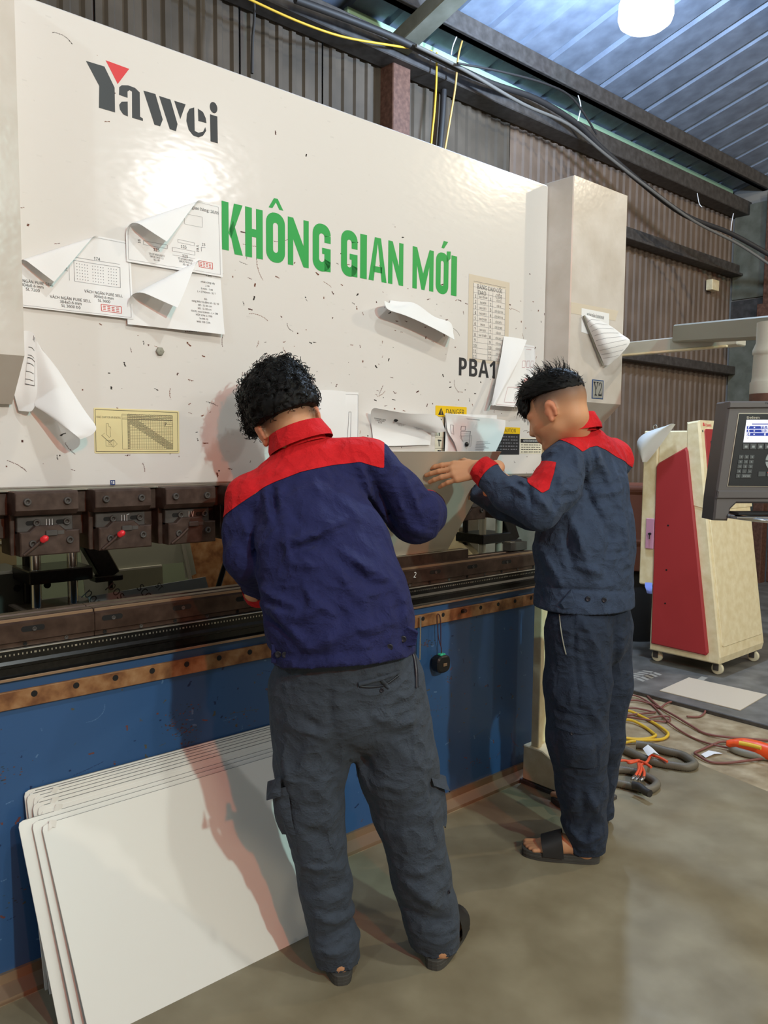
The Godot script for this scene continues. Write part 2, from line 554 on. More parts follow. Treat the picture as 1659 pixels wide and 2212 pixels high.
# paint with chips, nicks and scratches that have shapes of their own
func chipped(w: int, h: int, base: Color, chips: Array, count: int, top: float, low: float, sd: int, blotches := 0) -> ImageTexture:
	var im := Image.create(w, h, false, Image.FORMAT_RGB8)
	im.fill(base)
	var rng := RandomNumberGenerator.new()
	rng.seed = sd
	for k in 900:          # faint cloudy handling marks
		var r := rng.randi_range(2, 9)
		var f := rng.randf_range(0.965, 1.01)
		im.fill_rect(Rect2i(rng.randi_range(0, w), rng.randi_range(0, h), r, rng.randi_range(1, 4)), Color(base.r * f, base.g * f, base.b * f))
	for k in count:
		var x := rng.randf() * w
		var y := h * (top + (low - top) * pow(rng.randf(), 0.8))
		if rng.randf() < 0.08: y = rng.randf() * h
		var a := rng.randf_range(-0.5, 0.5) if rng.randf() < 0.5 else rng.randf_range(0.9, 2.2)
		var n := int(rng.randf_range(1, 9) if rng.randf() < 0.92 else rng.randf_range(14, 46))
		var wd := rng.randf_range(1.0, 3.2) if n < 9 else 1.2
		var c: Color = chips[rng.randi() % chips.size()]
		var bend := rng.randf_range(-0.06, 0.06)
		for s in n:
			x += cos(a) * 1.3; y += sin(a) * 1.3
			a += bend
			im.fill_rect(Rect2i(int(x), int(y), maxi(1, int(wd + rng.randf_range(-0.7, 0.9))), maxi(1, int(wd + rng.randf_range(-0.7, 0.9)))), c)
	for k in blotches:      # rubbed patches where the rust comes through
		var x := rng.randf() * w
		var y := h * (0.12 + 0.8 * rng.randf())
		var big := rng.randf_range(3.0, 15.0)
		for q in rng.randi_range(10, 46):
			var f := rng.randf_range(0.75, 1.1)
			im.fill_rect(Rect2i(int(x + rng.randfn() * big * 1.3), int(y + rng.randfn() * big * 0.7), rng.randi_range(1, 3), rng.randi_range(1, 2)), Color(0.42 * f, 0.26 * f, 0.24 * f) if rng.randf() < 0.7 else Color(0.2 * f, 0.27 * f, 0.33 * f))
	return ImageTexture.create_from_image(im)

func room() -> void:
	var b := MB.new()
	b.bx(-6.0, 12.0, -0.2, 0.0, -2.2, 9.2, 0)
	structure("floor", b, M.concrete)
	# corrugated back wall: one sheet after another, each a piece of the wall
	b = MB.new()
	b.bx(-6.0, 12.0, 0.0, 4.1, -2.2, -2.06, 0)
	var wall := structure("wall_back", b, M.hall_grey)
	var seams := [-6.0, -4.6, -3.2, -1.8, -0.4, 0.7, 1.7, 2.55, 3.146, 3.745, 4.961, 5.975, 6.726, 7.545, 8.72, 10.4, 12.0]
	for i in seams.size() - 1:
		b = MB.new()
		var x0: float = seams[i]
		var x1: float = seams[i + 1] - 0.012
		var cnt := maxi(2, int(round((x1 - x0) / 0.105)))
		var st := (x1 - x0) / cnt
		for k in cnt:
			var xa := x0 + k * st
			var q := [Vector2(xa, 0), Vector2(xa + st * 0.45, 0), Vector2(xa + st * 0.58, 0.016), Vector2(xa + st * 0.87, 0.016), Vector2(xa + st, 0)]
			for j in 4:
				b.quad(Vector3(q[j].x, 0.02, -2.0 + q[j].y), Vector3(q[j + 1].x, 0.02, -2.0 + q[j + 1].y), Vector3(q[j + 1].x, 4.08, -2.0 + q[j + 1].y), Vector3(q[j].x, 4.08, -2.0 + q[j].y))
		part(wall, "corrugated_sheet", b, M.wall_brown if x0 > 4.0 else M.wall_shaded)  # left sheets take the copy with shade in its colour
	# girts across the wall
	b = MB.new()
	b.bx(3.0, 8.68, 3.32, 3.42, -1.97, -1.88, 0.006)
	b.bx(3.0, 8.68, 3.30, 3.325, -1.97, -1.84, 0.004)
	structure("trim_1", b, M.steel_dark)
	b = MB.new()
	b.bx(3.2, 8.68, 2.25, 2.34, -1.97, -1.88, 0.006)
	structure("trim_2", b, M.steel_dark)
	b = MB.new()
	b.bx(1.5, 8.75, 3.93, 4.07, -1.97, -1.80, 0.006)
	structure("trim_3", b, M.steel_dark)
	# pale green strip under the eave, bright colour standing for light leaking in
	b = MB.new()
	b.bx(3.3, 8.6, 4.145, 4.205, -1.99, -1.95, 0.003)
	structure("trim_4", b, mat("eave_leak", c8(196, 232, 190), 0.5))
	# end wall of grey boards with a brown steel post
	b = MB.new()
	b.bx(8.72, 8.9, 0.0, 6.8, -2.0, 9.2, 0)
	var wr := structure("wall_right", b, M.hall_grey)
	var ys := [0.02, 0.95, 1.9, 2.62, 3.05, 4.05]
	for i in 5:
		b = MB.new()
		b.box(Vector3(8.70, (ys[i] + ys[i + 1]) / 2, -1.74), Vector3(0.03, ys[i + 1] - ys[i] - 0.015, 0.44), 0.004)
		part(wr, "board_panel", b, M.board_grey if i != 3 else M.steel_dark)
		b = MB.new()
		b.box(Vector3(8.70, (ys[i] + ys[i + 1]) / 2, -0.2), Vector3(0.03, ys[i + 1] - ys[i] - 0.015, 2.5), 0.004)
		part(wr, "board_panel", b, M.column_brown)
	b = MB.new()
	b.bx(8.56, 8.68, 0.0, 4.1, -1.57, -1.46, 0.006)
	b.bx(8.50, 8.70, 2.62, 2.95, -1.60, -1.43, 0.006)
	var c := structure("column", b, M.column_brown)
	b = MB.new()
	b.bx(-6.2, -6.0, 0.0, 6.8, -2.2, 9.2, 0)
	structure("wall_left", b, M.hall_grey)
	b = MB.new()
	b.bx(-6.2, 12.0, 0.0, 7.3, 9.0, 9.2, 0)
	structure("wall_front", b, M.hall_grey)
	# sloping roof: trapezoid sheets with ribs running up the slope
	b = MB.new()
	var up := Vector3(0, 0.268, 1).normalized()
	var e0 := Vector3(0, 4.14, -2.25)
	b.quad(e0 + Vector3(-6.3, 0.12, 0), e0 + Vector3(12, 0.12, 0), e0 + Vector3(12, 0.12, 0) + up * 12, e0 + Vector3(-6.3, 0.12, 0) + up * 12)
	b.quad(e0 + Vector3(-6.3, 0.07, 0) + up * 12, e0 + Vector3(12, 0.07, 0) + up * 12, e0 + Vector3(12, 0.07, 0), e0 + Vector3(-6.3, 0.07, 0))
	var roof := structure("ceiling", b, M.hall_grey)
	for s in 18:
		b = MB.new()
		var x0 := -6.0 + s * 1.0
		for k in 3:
			var xa := x0 + k * 0.3333
			var q := [Vector2(xa, 0), Vector2(xa + 0.27, 0), Vector2(xa + 0.285, 0.03), Vector2(xa + 0.315, 0.03), Vector2(xa + 0.3333, 0.0)]
			for j in 4:
				var p0 := e0 + Vector3(q[j].x, q[j].y, 0)
				var p1 := e0 + Vector3(q[j + 1].x, q[j + 1].y, 0)
				b.quad(p0 + up * 12, p1 + up * 12, p1, p0)
		part(roof, "roof_sheet", b, M.roof_sheet)
	# purlins under the sheets
	for i in 6:
		b = MB.new()
		var z := -1.66 + i * 1.55
		var y := 4.14 + 0.268 * (z + 2.25)
		b.bx(-6.0, 8.72, y - 0.14, y - 0.005, z - 0.03, z + 0.03, 0.004)
		b.bx(-6.0, 8.72, y - 0.14, y - 0.125, z - 0.03, z + 0.05, 0.003)
		part(roof, "purlin", b, M.steel_dark)
	# steel rafter seen at the top and its post on the wall
	b = MB.new()
	b.bar(Vector3(3.62, 4.0, -1.9), Vector3(3.62, 4.0, -1.9) + up * 7.0, 0.14, 0.1, 0.006)
	structure("beam", b, M.board_grey)
	b = MB.new()
	b.bx(3.609, 3.767, 0.0, 3.98, -1.99, -1.86, 0.006)
	structure("column_1", b, M.column_brown)
	# floor: worn plate in front, the raised slab with dark edge behind
	b = MB.new()
	b.prism(floor_outline(), 0.0, 0.004, 0.001)
	var pl := structure("floor_plate", b, M.floor_plate)
	pl.rotation.x = -PI / 2

func floor_outline() -> Array:
	# x, -z: the smooth plate ends at a ragged line in front of the cables
	return [Vector2(-6.0, -0.06), Vector2(2.86, -0.06), Vector2(3.231, -0.185), Vector2(3.313, -0.327), Vector2(3.498, -0.353), Vector2(3.442, -0.506), Vector2(3.414, -0.666), Vector2(3.391, -0.793), Vector2(8.0, -3.3), Vector2(8.0, -9.0), Vector2(-6.0, -9.0)]

# every thing's node stands at the foot of what it holds
func settle() -> void:
	for o in get_children():
		if not (o is Node3D) or not o.has_meta("category") or o.position != Vector3.ZERO or o is MeshInstance3D: continue
		var box := AABB()
		var first := true
		for c in o.get_children():
			if not c is MeshInstance3D: continue
			var bb: AABB = c.transform * c.get_aabb()
			box = bb if first else box.merge(bb)
			first = false
		if first: continue
		var base := Vector3(box.get_center().x, box.position.y, box.get_center().z)
		o.position = base
		for c in o.get_children(): c.position -= base

func side_extrude(b: MB, poly: Array, x0: float, x1: float, ch := 0.003) -> void:
	# poly in (z, y), pushed out along x
	var keep := b.xf
	b.xf = Transform3D(Basis(Vector3(0, 0, 1), Vector3(0, 1, 0), Vector3(-1, 0, 0)), Vector3.ZERO)
	b.prism(poly, -x1, -x0, ch)
	b.xf = keep

func brake() -> void:
	var o := thing("press_brake", "large white and blue sheet metal press brake with scuffed paint filling the picture", "press brake")
	var b := MB.new()
	b.bx(-0.4, 2.829, 1.332, 2.555, -0.09, 0.0, 0.004)
	part(o, "ram", b, M.ram_paint, "white chipped upper plate with green lettering")
	b = MB.new()
	b.bx(-0.4, 2.829, 1.322, 1.331, -0.085, -0.001, 0.002)
	part(o, "ram_lower_edge", b, M.bright_steel)
	# covers of the two cylinders
	b = MB.new()
	side_extrude(b, [Vector2(-0.3, 1.53), Vector2(0.02, 1.545), Vector2(0.126, 1.657), Vector2(0.126, 2.56), Vector2(-0.3, 2.56)], -0.4, 0.638, 0.004)
	part(o, "cylinder_cover", b, M.cover_paint, "white cover box at the left end of the ram")
	b = MB.new()
	side_extrude(b, [Vector2(-0.3, 1.53), Vector2(0.02, 1.545), Vector2(0.126, 1.645), Vector2(0.126, 2.57), Vector2(-0.3, 2.57)], 2.831, 3.236, 0.004)
	part(o, "cylinder_cover", b, M.cover_paint, "white cover box standing out at the right end of the ram")
	b = MB.new()
	b.bx(2.90, 3.10, 1.40, 1.53, -0.2, 0.0, 0.004)
	part(o, "guide_block", b, M.cream_paint)
	# tool beam under the ram
	b = MB.new()
	b.bx(-0.3, 2.82, 1.262, 1.322, -0.075, -0.012, 0.003)
	b.bx(-0.3, 2.82, 1.20, 1.262, -0.06, -0.04, 0.002)
	part(o, "tool_beam", b, M.dark_iron)
	# side frames with throat
	for x in [2.86, -0.35]:
		b = MB.new()
		side_extrude(b, [Vector2(-1.6, 0.03), Vector2(-0.05, 0.03), Vector2(-0.05, 0.80), Vector2(-0.32, 0.86), Vector2(-0.5, 0.98), Vector2(-0.56, 1.15), Vector2(-0.5, 1.3), Vector2(-0.3, 1.42), Vector2(-0.1, 1.45), Vector2(-0.1, 2.5), Vector2(-1.6, 2.5)], x, x + 0.05, 0.004)
		part(o, "side_frame", b, M.cream_paint)
	# bed
	b = MB.new()
	b.bx(-0.4, 2.832, 0.03, 0.836, -0.10, 0.0, 0.004)
	part(o, "bed_plate", b, M.bed_paint, "blue lower plate with rust spots")
	b = MB.new()
	b.bx(-0.4, 2.80, 0.76, 0.808, 0.0, 0.012, 0.002)
	var strip := part(o, "bolt_strip", b, M.rust_strip, "rusty flat bar with a row of holes")
	for k in 29:
		b = MB.new()
		var x := 0.666 - 0.109 * 9 + 0.1099 * k
		b.tube([Vector3(x, 0.792, 0.0121), Vector3(x, 0.792, 0.0127)], 0.0085, 14, 1)
		if x < 2.78: part(strip, "bolt_hole", b, M.hole_black)
	b = MB.new()
	side_extrude(b, [Vector2(0.0, 0.0), Vector2(0.052, 0.0), Vector2(0.05, 0.012), Vector2(0.012, 0.03), Vector2(0.01, 0.055), Vector2(0.0, 0.055)], -0.4, 2.84, 0.002)
	part(o, "foot_angle", b, M.worn_edge, "rusty bright angle along the foot of the bed")
	b = MB.new()
	b.bx(2.79, 2.83, 0.0, 0.03, -0.3, -0.02, 0.002)
	b.bx(-0.38, -0.2, 0.0, 0.03, -0.3, -0.02, 0.002)
	part(o, "foot", b, M.steel_dark)
	# rail on the bed: black holder with scale
	b = MB.new()
	side_extrude(b, [Vector2(-0.13, 0.837), Vector2(0.018, 0.837), Vector2(0.018, 0.846), Vector2(0.006, 0.850), Vector2(0.006, 0.868), Vector2(0.016, 0.872), Vector2(0.018, 0.880), Vector2(0.012, 0.888), Vector2(0.012, 0.913), Vector2(0.0, 0.918), Vector2(-0.13, 0.918)], -0.4, 2.80, 0.001)
	var rail := part(o, "die_rail", b, M.rail_black, "black oily rail under the dies")
	b = MB.new()
	for k in 300:
		var x := -0.38 + k * 0.0106
		if x < 2.79: b.box(Vector3(x, 0.904, 0.0125), Vector3(0.003 if k % 10 else 0.006, 0.005, 0.001), 0)
	var rm := part(rail, "scale_mark", b, M.bright_steel)
	rm.set_meta("kind", "stuff")
	b = MB.new()
	b.bx(-0.4, 2.80, 0.914, 0.9175, 0.0, 0.0135, 0.001)
	part(rail, "polished_lip", b, M.bright_steel)
	b = MB.new()
	b.bx(-0.4, 2.80, 0.837, 0.8445, 0.017, 0.0195, 0.001)
	part(rail, "polished_lip", b, M.worn_edge)
	# rear panel closing the machine behind the gap
	b = MB.new()
	b.bx(-0.3, 2.86, 0.4, 2.5, -1.62, -1.58, 0.003)  # made taller to keep the added tube light off the hall wall
	part(o, "rear_panel", b, mat("rear_green", c8(128, 140, 118), 0.7))
	b = MB.new()
	b.bx(-0.4, 2.91, 2.5, 2.52, -1.62, -0.09, 0.003)  # added lid that stops the fill light reaching the hall wall
	part(o, "added_top_cover", b, M.cover_paint)
	b = MB.new()
	b.bx(-0.3, 2.86, 0.45, 0.52, -1.58, -0.12, 0.003)
	part(o, "inner_tray", b, M.steel_dark)

func added_fill_light() -> void:  # added unseen lamp that brightens the gap above the dies
	var o := thing("added_fill_light", "added fill tube inside the press behind the ram, unseen, brightening the gap", "lamp", Vector3(1.25, 1.75, -0.75))
	var b := MB.new()
	b.bx(-0.55, 0.55, 0.03, 0.07, -0.04, 0.04, 0.004)
	part(o, "housing", b, M.steel_dark)
	for x in [-0.4, 0.0, 0.4]:
		b = MB.new()
		b.cyl(Vector3(x - 0.17, 0.0, 0.0), Vector3(x + 0.17, 0.0, 0.0), 0.016, 12, 0.004)
		var g := StandardMaterial3D.new()
		g.resource_name = "tube_glow"
		g.albedo_color = Color(0.9, 0.9, 0.9)
		g.emission_enabled = true; g.emission = Color(1.0, 0.97, 0.9); g.emission_energy_multiplier = 2.0
		part(o, "tube", b, g)
		omni("added_fill_tube", Vector3(1.25 + x, 1.75, -0.75), Color(1.0, 0.96, 0.88), 0.17, 0.03)

func hexbolt(b: MB, c: Vector3, r: float, h: float) -> void:
	# cap screw with a hollow: a ring and a sunk dark floor
	var keep := b.xf
	b.xf = keep * Transform3D(Basis(Vector3(1, 0, 0), Vector3(0, 0, 1), Vector3(0, -1, 0)), c)
	b.lathe([Vector2(r, 0), Vector2(r, h * 0.8), Vector2(r * 0.88, h), Vector2(r * 0.52, h), Vector2(r * 0.5, h * 0.45), Vector2(0.0001, h * 0.45)], 14)
	b.xf = keep

func clamp_unit(k: int) -> Node3D:
	# origin at its lower left corner on the plane of the tools
	var o := thing("punch_clamp", "", "tool clamp", Vector3(0.628 + 0.2028 * k, 1.16, 0.0), 0.0, "punch clamps bolted in a row under the ram")
	var w := 0.157
	var b := MB.new()
	side_extrude(b, [Vector2(-0.07, 0.166), Vector2(0.05, 0.166), Vector2(0.056, 0.16), Vector2(0.056, 0.118), Vector2(0.04, 0.104), Vector2(0.004, 0.104), Vector2(0.004, 0.0), Vector2(-0.07, 0.0)], 0.0, w, 0.002)
	part(o, "body", b, M.dark_iron)
	b = MB.new()
	b.bx(0.012, w - 0.004, 0.055, 0.102, 0.004, 0.024, 0.002)
	var sp := part(o, "slotted_plate", b, M.steel_dark)
	for x in [0.052, 0.128]:
		b = MB.new()
		var pts := []
		for q in 20:
			var an := TAU * q / 20
			pts.append(Vector2(x + (0.013 if cos(an) > 0 else -0.013) + 0.0058 * cos(an), 0.083 + 0.0058 * sin(an)))
		b.prism(pts, 0.0241, 0.0248, 0.0)
		part(sp, "slot", b, M.hole_black)
	b = MB.new()
	b.prism([Vector2(0.012, 0.0), Vector2(w + 0.006, 0.0), Vector2(w + 0.006, 0.062), Vector2(0.128, 0.062), Vector2(0.112, 0.076), Vector2(0.052, 0.076), Vector2(0.036, 0.062), Vector2(0.012, 0.062)], 0.004, 0.046, 0.003)
	part(o, "wedge_plate", b, M.dark_iron)
	b = MB.new()
	b.bx(0.074, 0.104, 0.05, 0.064, 0.046, 0.052, 0.002)
	b.bx(0.098, 0.122, 0.052, 0.062, 0.046, 0.047, 0.001)
	part(o, "slider", b, M.steel_dark)
	for q in [Vector3(0.028, 0.14, 0.056), Vector3(0.128, 0.14, 0.056), Vector3(0.060, 0.083, 0.022), Vector3(0.137, 0.083, 0.022), Vector3(0.042, 0.032, 0.044), Vector3(0.136, 0.036, 0.044)]:
		b = MB.new()
		hexbolt(b, q, 0.0095, 0.008)
		part(o, "cap_screw", b, M.steel_dark)
	b = MB.new()
	b.tube([Vector3(0.02, 0.004, 0.047), Vector3(0.045, 0.026, 0.056), Vector3(0.064, 0.046, 0.062)], 0.0045, 8, 3)
	part(o, "lever", b, M.dark_iron)
	if k < 3:
		b = MB.new()
		b.tube([Vector3(0.058, 0.040, 0.062), Vector3(0.06, 0.042, 0.066), Vector3(0.066, 0.048, 0.074), Vector3(0.069, 0.051, 0.078)], [0.003, 0.0085, 0.0085, 0.003], 12, 3)
		if k < 2: part(o, "knob", b, M.red_plastic, "red lever knob")
		b = MB.new()
		if k < 2:
			for x in [0.084, 0.0915, 0.099]: b.bar(Vector3(x, 0.074, 0.0255), Vector3(x, 0.092, 0.0255), 0.0025, 0.001, 0)
			if k == 1: b.bar(Vector3(0.099, 0.092, 0.0255), Vector3(0.106, 0.094, 0.0255), 0.0025, 0.001, 0)
		else:
			b.bar(Vector3(0.086, 0.076, 0.0255), Vector3(0.086, 0.092, 0.0255), 0.0025, 0.001, 0)
			b.bar(Vector3(0.094, 0.092, 0.0255), Vector3(0.098, 0.076, 0.0255), 0.0025, 0.001, 0)
			b.bar(Vector3(0.102, 0.092, 0.0255), Vector3(0.098, 0.076, 0.0255), 0.0025, 0.001, 0)
		part(o, "chalk_numeral", b, M.paper, "white hand-written numeral")
	return o

func tools() -> void:
	added_fill_light()
	var names := {0: "leftmost punch clamp, red knob, marked with three plain strokes", 1: "second punch clamp from the left, red knob, numeral with a hooked last stroke", 2: "punch clamp in the head's shadow marked IV, without a red knob"}
	for k in range(-1, 11):
		var o := clamp_unit(k)
		if k in names: o.set_meta("label", names[k])
		elif k == -1: o.set_meta("label", "punch clamp cut off by the left border of the picture")
		else: o.set_meta("label", ["fourth punch clamp, first of those behind the left worker's shoulder", "fifth punch clamp, behind the left worker's back", "sixth punch clamp, behind the left worker's right shoulder", "seventh punch clamp, behind the left worker's upper arm", "eighth punch clamp, behind the held grey sheet", "ninth punch clamp, behind the sheet and the right worker's hand", "tenth punch clamp, just under the right worker's forearm", "last punch clamp, under the right cover beside the side frame"][k - 3])
	# dies: three long brown sections with oblong slots
	var xs := [-0.4, 0.842, 1.62, 2.80]
	var lab := ["brown V-die section in front of the leftmost rear tower", "brown V-die section running behind the left worker", "brown V-die section below the bent grey sheet at right"]
	for i in 3:
		var o := thing("die_section", lab[i], "press die", Vector3.ZERO, 0.0, "long dies on the bed rail")
		var b := MB.new()
		side_extrude(b, [Vector2(-0.10, 0.919), Vector2(-0.002, 0.919), Vector2(-0.002, 0.930), Vector2(0.004, 0.934), Vector2(0.004, 0.981), Vector2(-0.012, 0.995), Vector2(-0.04, 0.995), Vector2(-0.05, 0.98), Vector2(-0.06, 0.995), Vector2(-0.09, 0.995), Vector2(-0.10, 0.98)], xs[i] + 0.0008, xs[i + 1] - 0.0008, 0.001)
		part(o, "die_body", b, M.die_brown)
		b = MB.new()
		b.bar(Vector3(xs[i] + 0.002, 0.9885, -0.0035), Vector3(xs[i + 1] - 0.002, 0.9885, -0.0035), 0.003, 0.011, 0.001)
		part(o, "polished_edge", b, M.worn_edge)
		for k in 16:
			var x := 0.671 - 0.212 * 5 + 0.2135 * k
			if x < xs[i] + 0.04 or x > xs[i + 1] - 0.04: continue
			b = MB.new()
			var pts := []
			for q in 20:
				var an := TAU * q / 20
				pts.append(Vector2(x + (0.022 if cos(an) > 0 else -0.022) + 0.008 * cos(an), 0.965 + 0.0075 * sin(an)))
			b.prism(pts, 0.0042, 0.0048, 0.0)
			var sl := part(o, "slot", b, M.hole_black)
			b = MB.new()
			hexbolt(b, Vector3(x + 0.003, 0.963, 0.0042), 0.006, 0.003)
			part(sl, "cap_screw", b, M.steel_dark)
		if i == 2:
			b = MB.new()
			b.text("2", Vector3(2.065, 0.964, 0.005), 0.03, sans, 0.9, -0.15)
			part(o, "chalk_numeral", b, M.paper, "chalked figure two")
		for k in 32:
			var x := 0.659 - 0.1065 * 9 + 0.1065 * k
			if x < xs[i] + 0.01 or x > xs[i + 1] - 0.01: continue
			b = MB.new()
			hexbolt(b, Vector3(x, 0.9255, -0.003), 0.0055, 0.003)
			part(o, "set_screw", b, M.hole_black if k % 2 else M.steel_dark)
	var o := thing("die_block", "short raised die block standing on the rail under the held sheet", "press die")
	var b := MB.new()
	b.bx(1.60, 2.40, 0.985, 1.032, -0.075, -0.03, 0.002)
	part(o, "body", b, M.die_brown)
	b = MB.new()
	b.bx(1.60, 2.398, 1.032, 1.0335, -0.045, -0.031, 0.0)
	part(o, "polished_edge", b, M.bright_steel)
	o = thing("die_block", "small dark die block at the far right end of the rail", "press die")
	b = MB.new()
	b.bx(2.685, 2.80, 0.996, 1.033, -0.09, -0.045, 0.002)
	part(o, "body", b, M.steel_dark)
	b = MB.new()
	b.bx(2.69, 2.72, 1.033, 1.036, -0.085, -0.05, 0.001)
	part(o, "polished_edge", b, M.bright_steel)
	# things hung in the holes of the strip
	o = thing("tape_measure", "black tape measure with green end hanging by a cord from the rusty strip", "tape measure", Vector3(2.186, 0.80, 0.016))
	b = MB.new()
	var sh := []
	for q in 24:
		var an := TAU * q / 24
		sh.append(Vector2(0.036 * signf(cos(an)) * pow(absf(cos(an)), 0.7), -0.193 + 0.034 * signf(sin(an)) * pow(absf(sin(an)), 0.7)))
	b.prism(sh, 0.0, 0.034, 0.006)
	part(o, "case", b, M.black_plastic)
	b = MB.new()
	b.bx(-0.008, 0.012, -0.2, -0.188, 0.034, 0.0365, 0.002)
	part(o, "lock_button", b, M.worn_edge)
	b = MB.new()
	b.bx(-0.014, 0.004, -0.16, -0.152, 0.008, 0.026, 0.002)
	b.bx(0.006, 0.014, -0.16, -0.153, 0.008, 0.026, 0.002)
	part(o, "end_hook", b, mat("teal_glow", c8(70, 214, 170), 0.4), "bright green end piece")
	b = MB.new()
	b.tube([Vector3(0.0, -0.156, 0.016), Vector3(0.0, -0.13, 0.014), Vector3(-0.010, -0.09, 0.008), Vector3(-0.012, -0.02, 0.002), Vector3(-0.004, 0.0, -0.004), Vector3(0.006, -0.02, 0.002), Vector3(0.004, -0.12, 0.008), Vector3(0.002, -0.15, 0.016)], 0.0018, 6, 4)
	part(o, "cord", b, mat("cord_maroon", c8(72, 34, 40), 0.7))
	o = thing("hex_key", "long bright hex key hanging in a hole of the strip beside the left worker's hip", "hex key")
	b = MB.new()
	b.tube([Vector3(2.079, 0.798, -0.01), Vector3(2.079, 0.80, 0.02), Vector3(2.076, 0.79, 0.026), Vector3(2.074, 0.64, 0.026)], [0.004, 0.004, 0.004, 0.004], 6, 5)
	part(o, "shaft", b, M.chrome)
	o = thing("hex_key", "short dark hex key sticking out of the strip right of the tape measure", "hex key")
	b = MB.new()
	b.tube([Vector3(2.337, 0.793, -0.01), Vector3(2.30, 0.799, 0.045), Vector3(2.27, 0.805, 0.075)], 0.003, 6, 3)
	part(o, "shaft", b, M.steel_dark)
	b = MB.new()
	b.cyl(Vector3(2.335, 0.793, 0.012), Vector3(2.328, 0.7945, 0.024), 0.008, 10)
	part(o, "head", b, M.steel_dark)
	# post with foot in front of the right end
	o = thing("guard_post", "cream steel post with a long foot behind the right worker's legs", "post")
	b = MB.new()
	b.bx(2.69, 2.715, 0.16, 0.93, 0.085, 0.125, 0.003)
	b.bx(2.715, 2.80, 0.16, 0.93, 0.085, 0.092, 0.002)
	part(o, "post", b, M.cream_paint)
	b = MB.new()
	side_extrude(b, [Vector2(0.06, 0.02), Vector2(0.40, 0.02), Vector2(0.40, 0.07), Vector2(0.16, 0.17), Vector2(0.06, 0.17)], 2.67, 2.83, 0.004)
	part(o, "foot_box", b, M.cream_paint)
	b = MB.new()
	b.bx(2.66, 2.84, 0.0, 0.02, 0.05, 0.42, 0.003)
	part(o, "base_plate", b, M.steel_dark)
	b = MB.new()
	b.bx(2.675, 2.72, 0.12, 0.2, 0.3, 0.36, 0.006)
	part(o, "yellow_guard", b, M.cable_yellow)

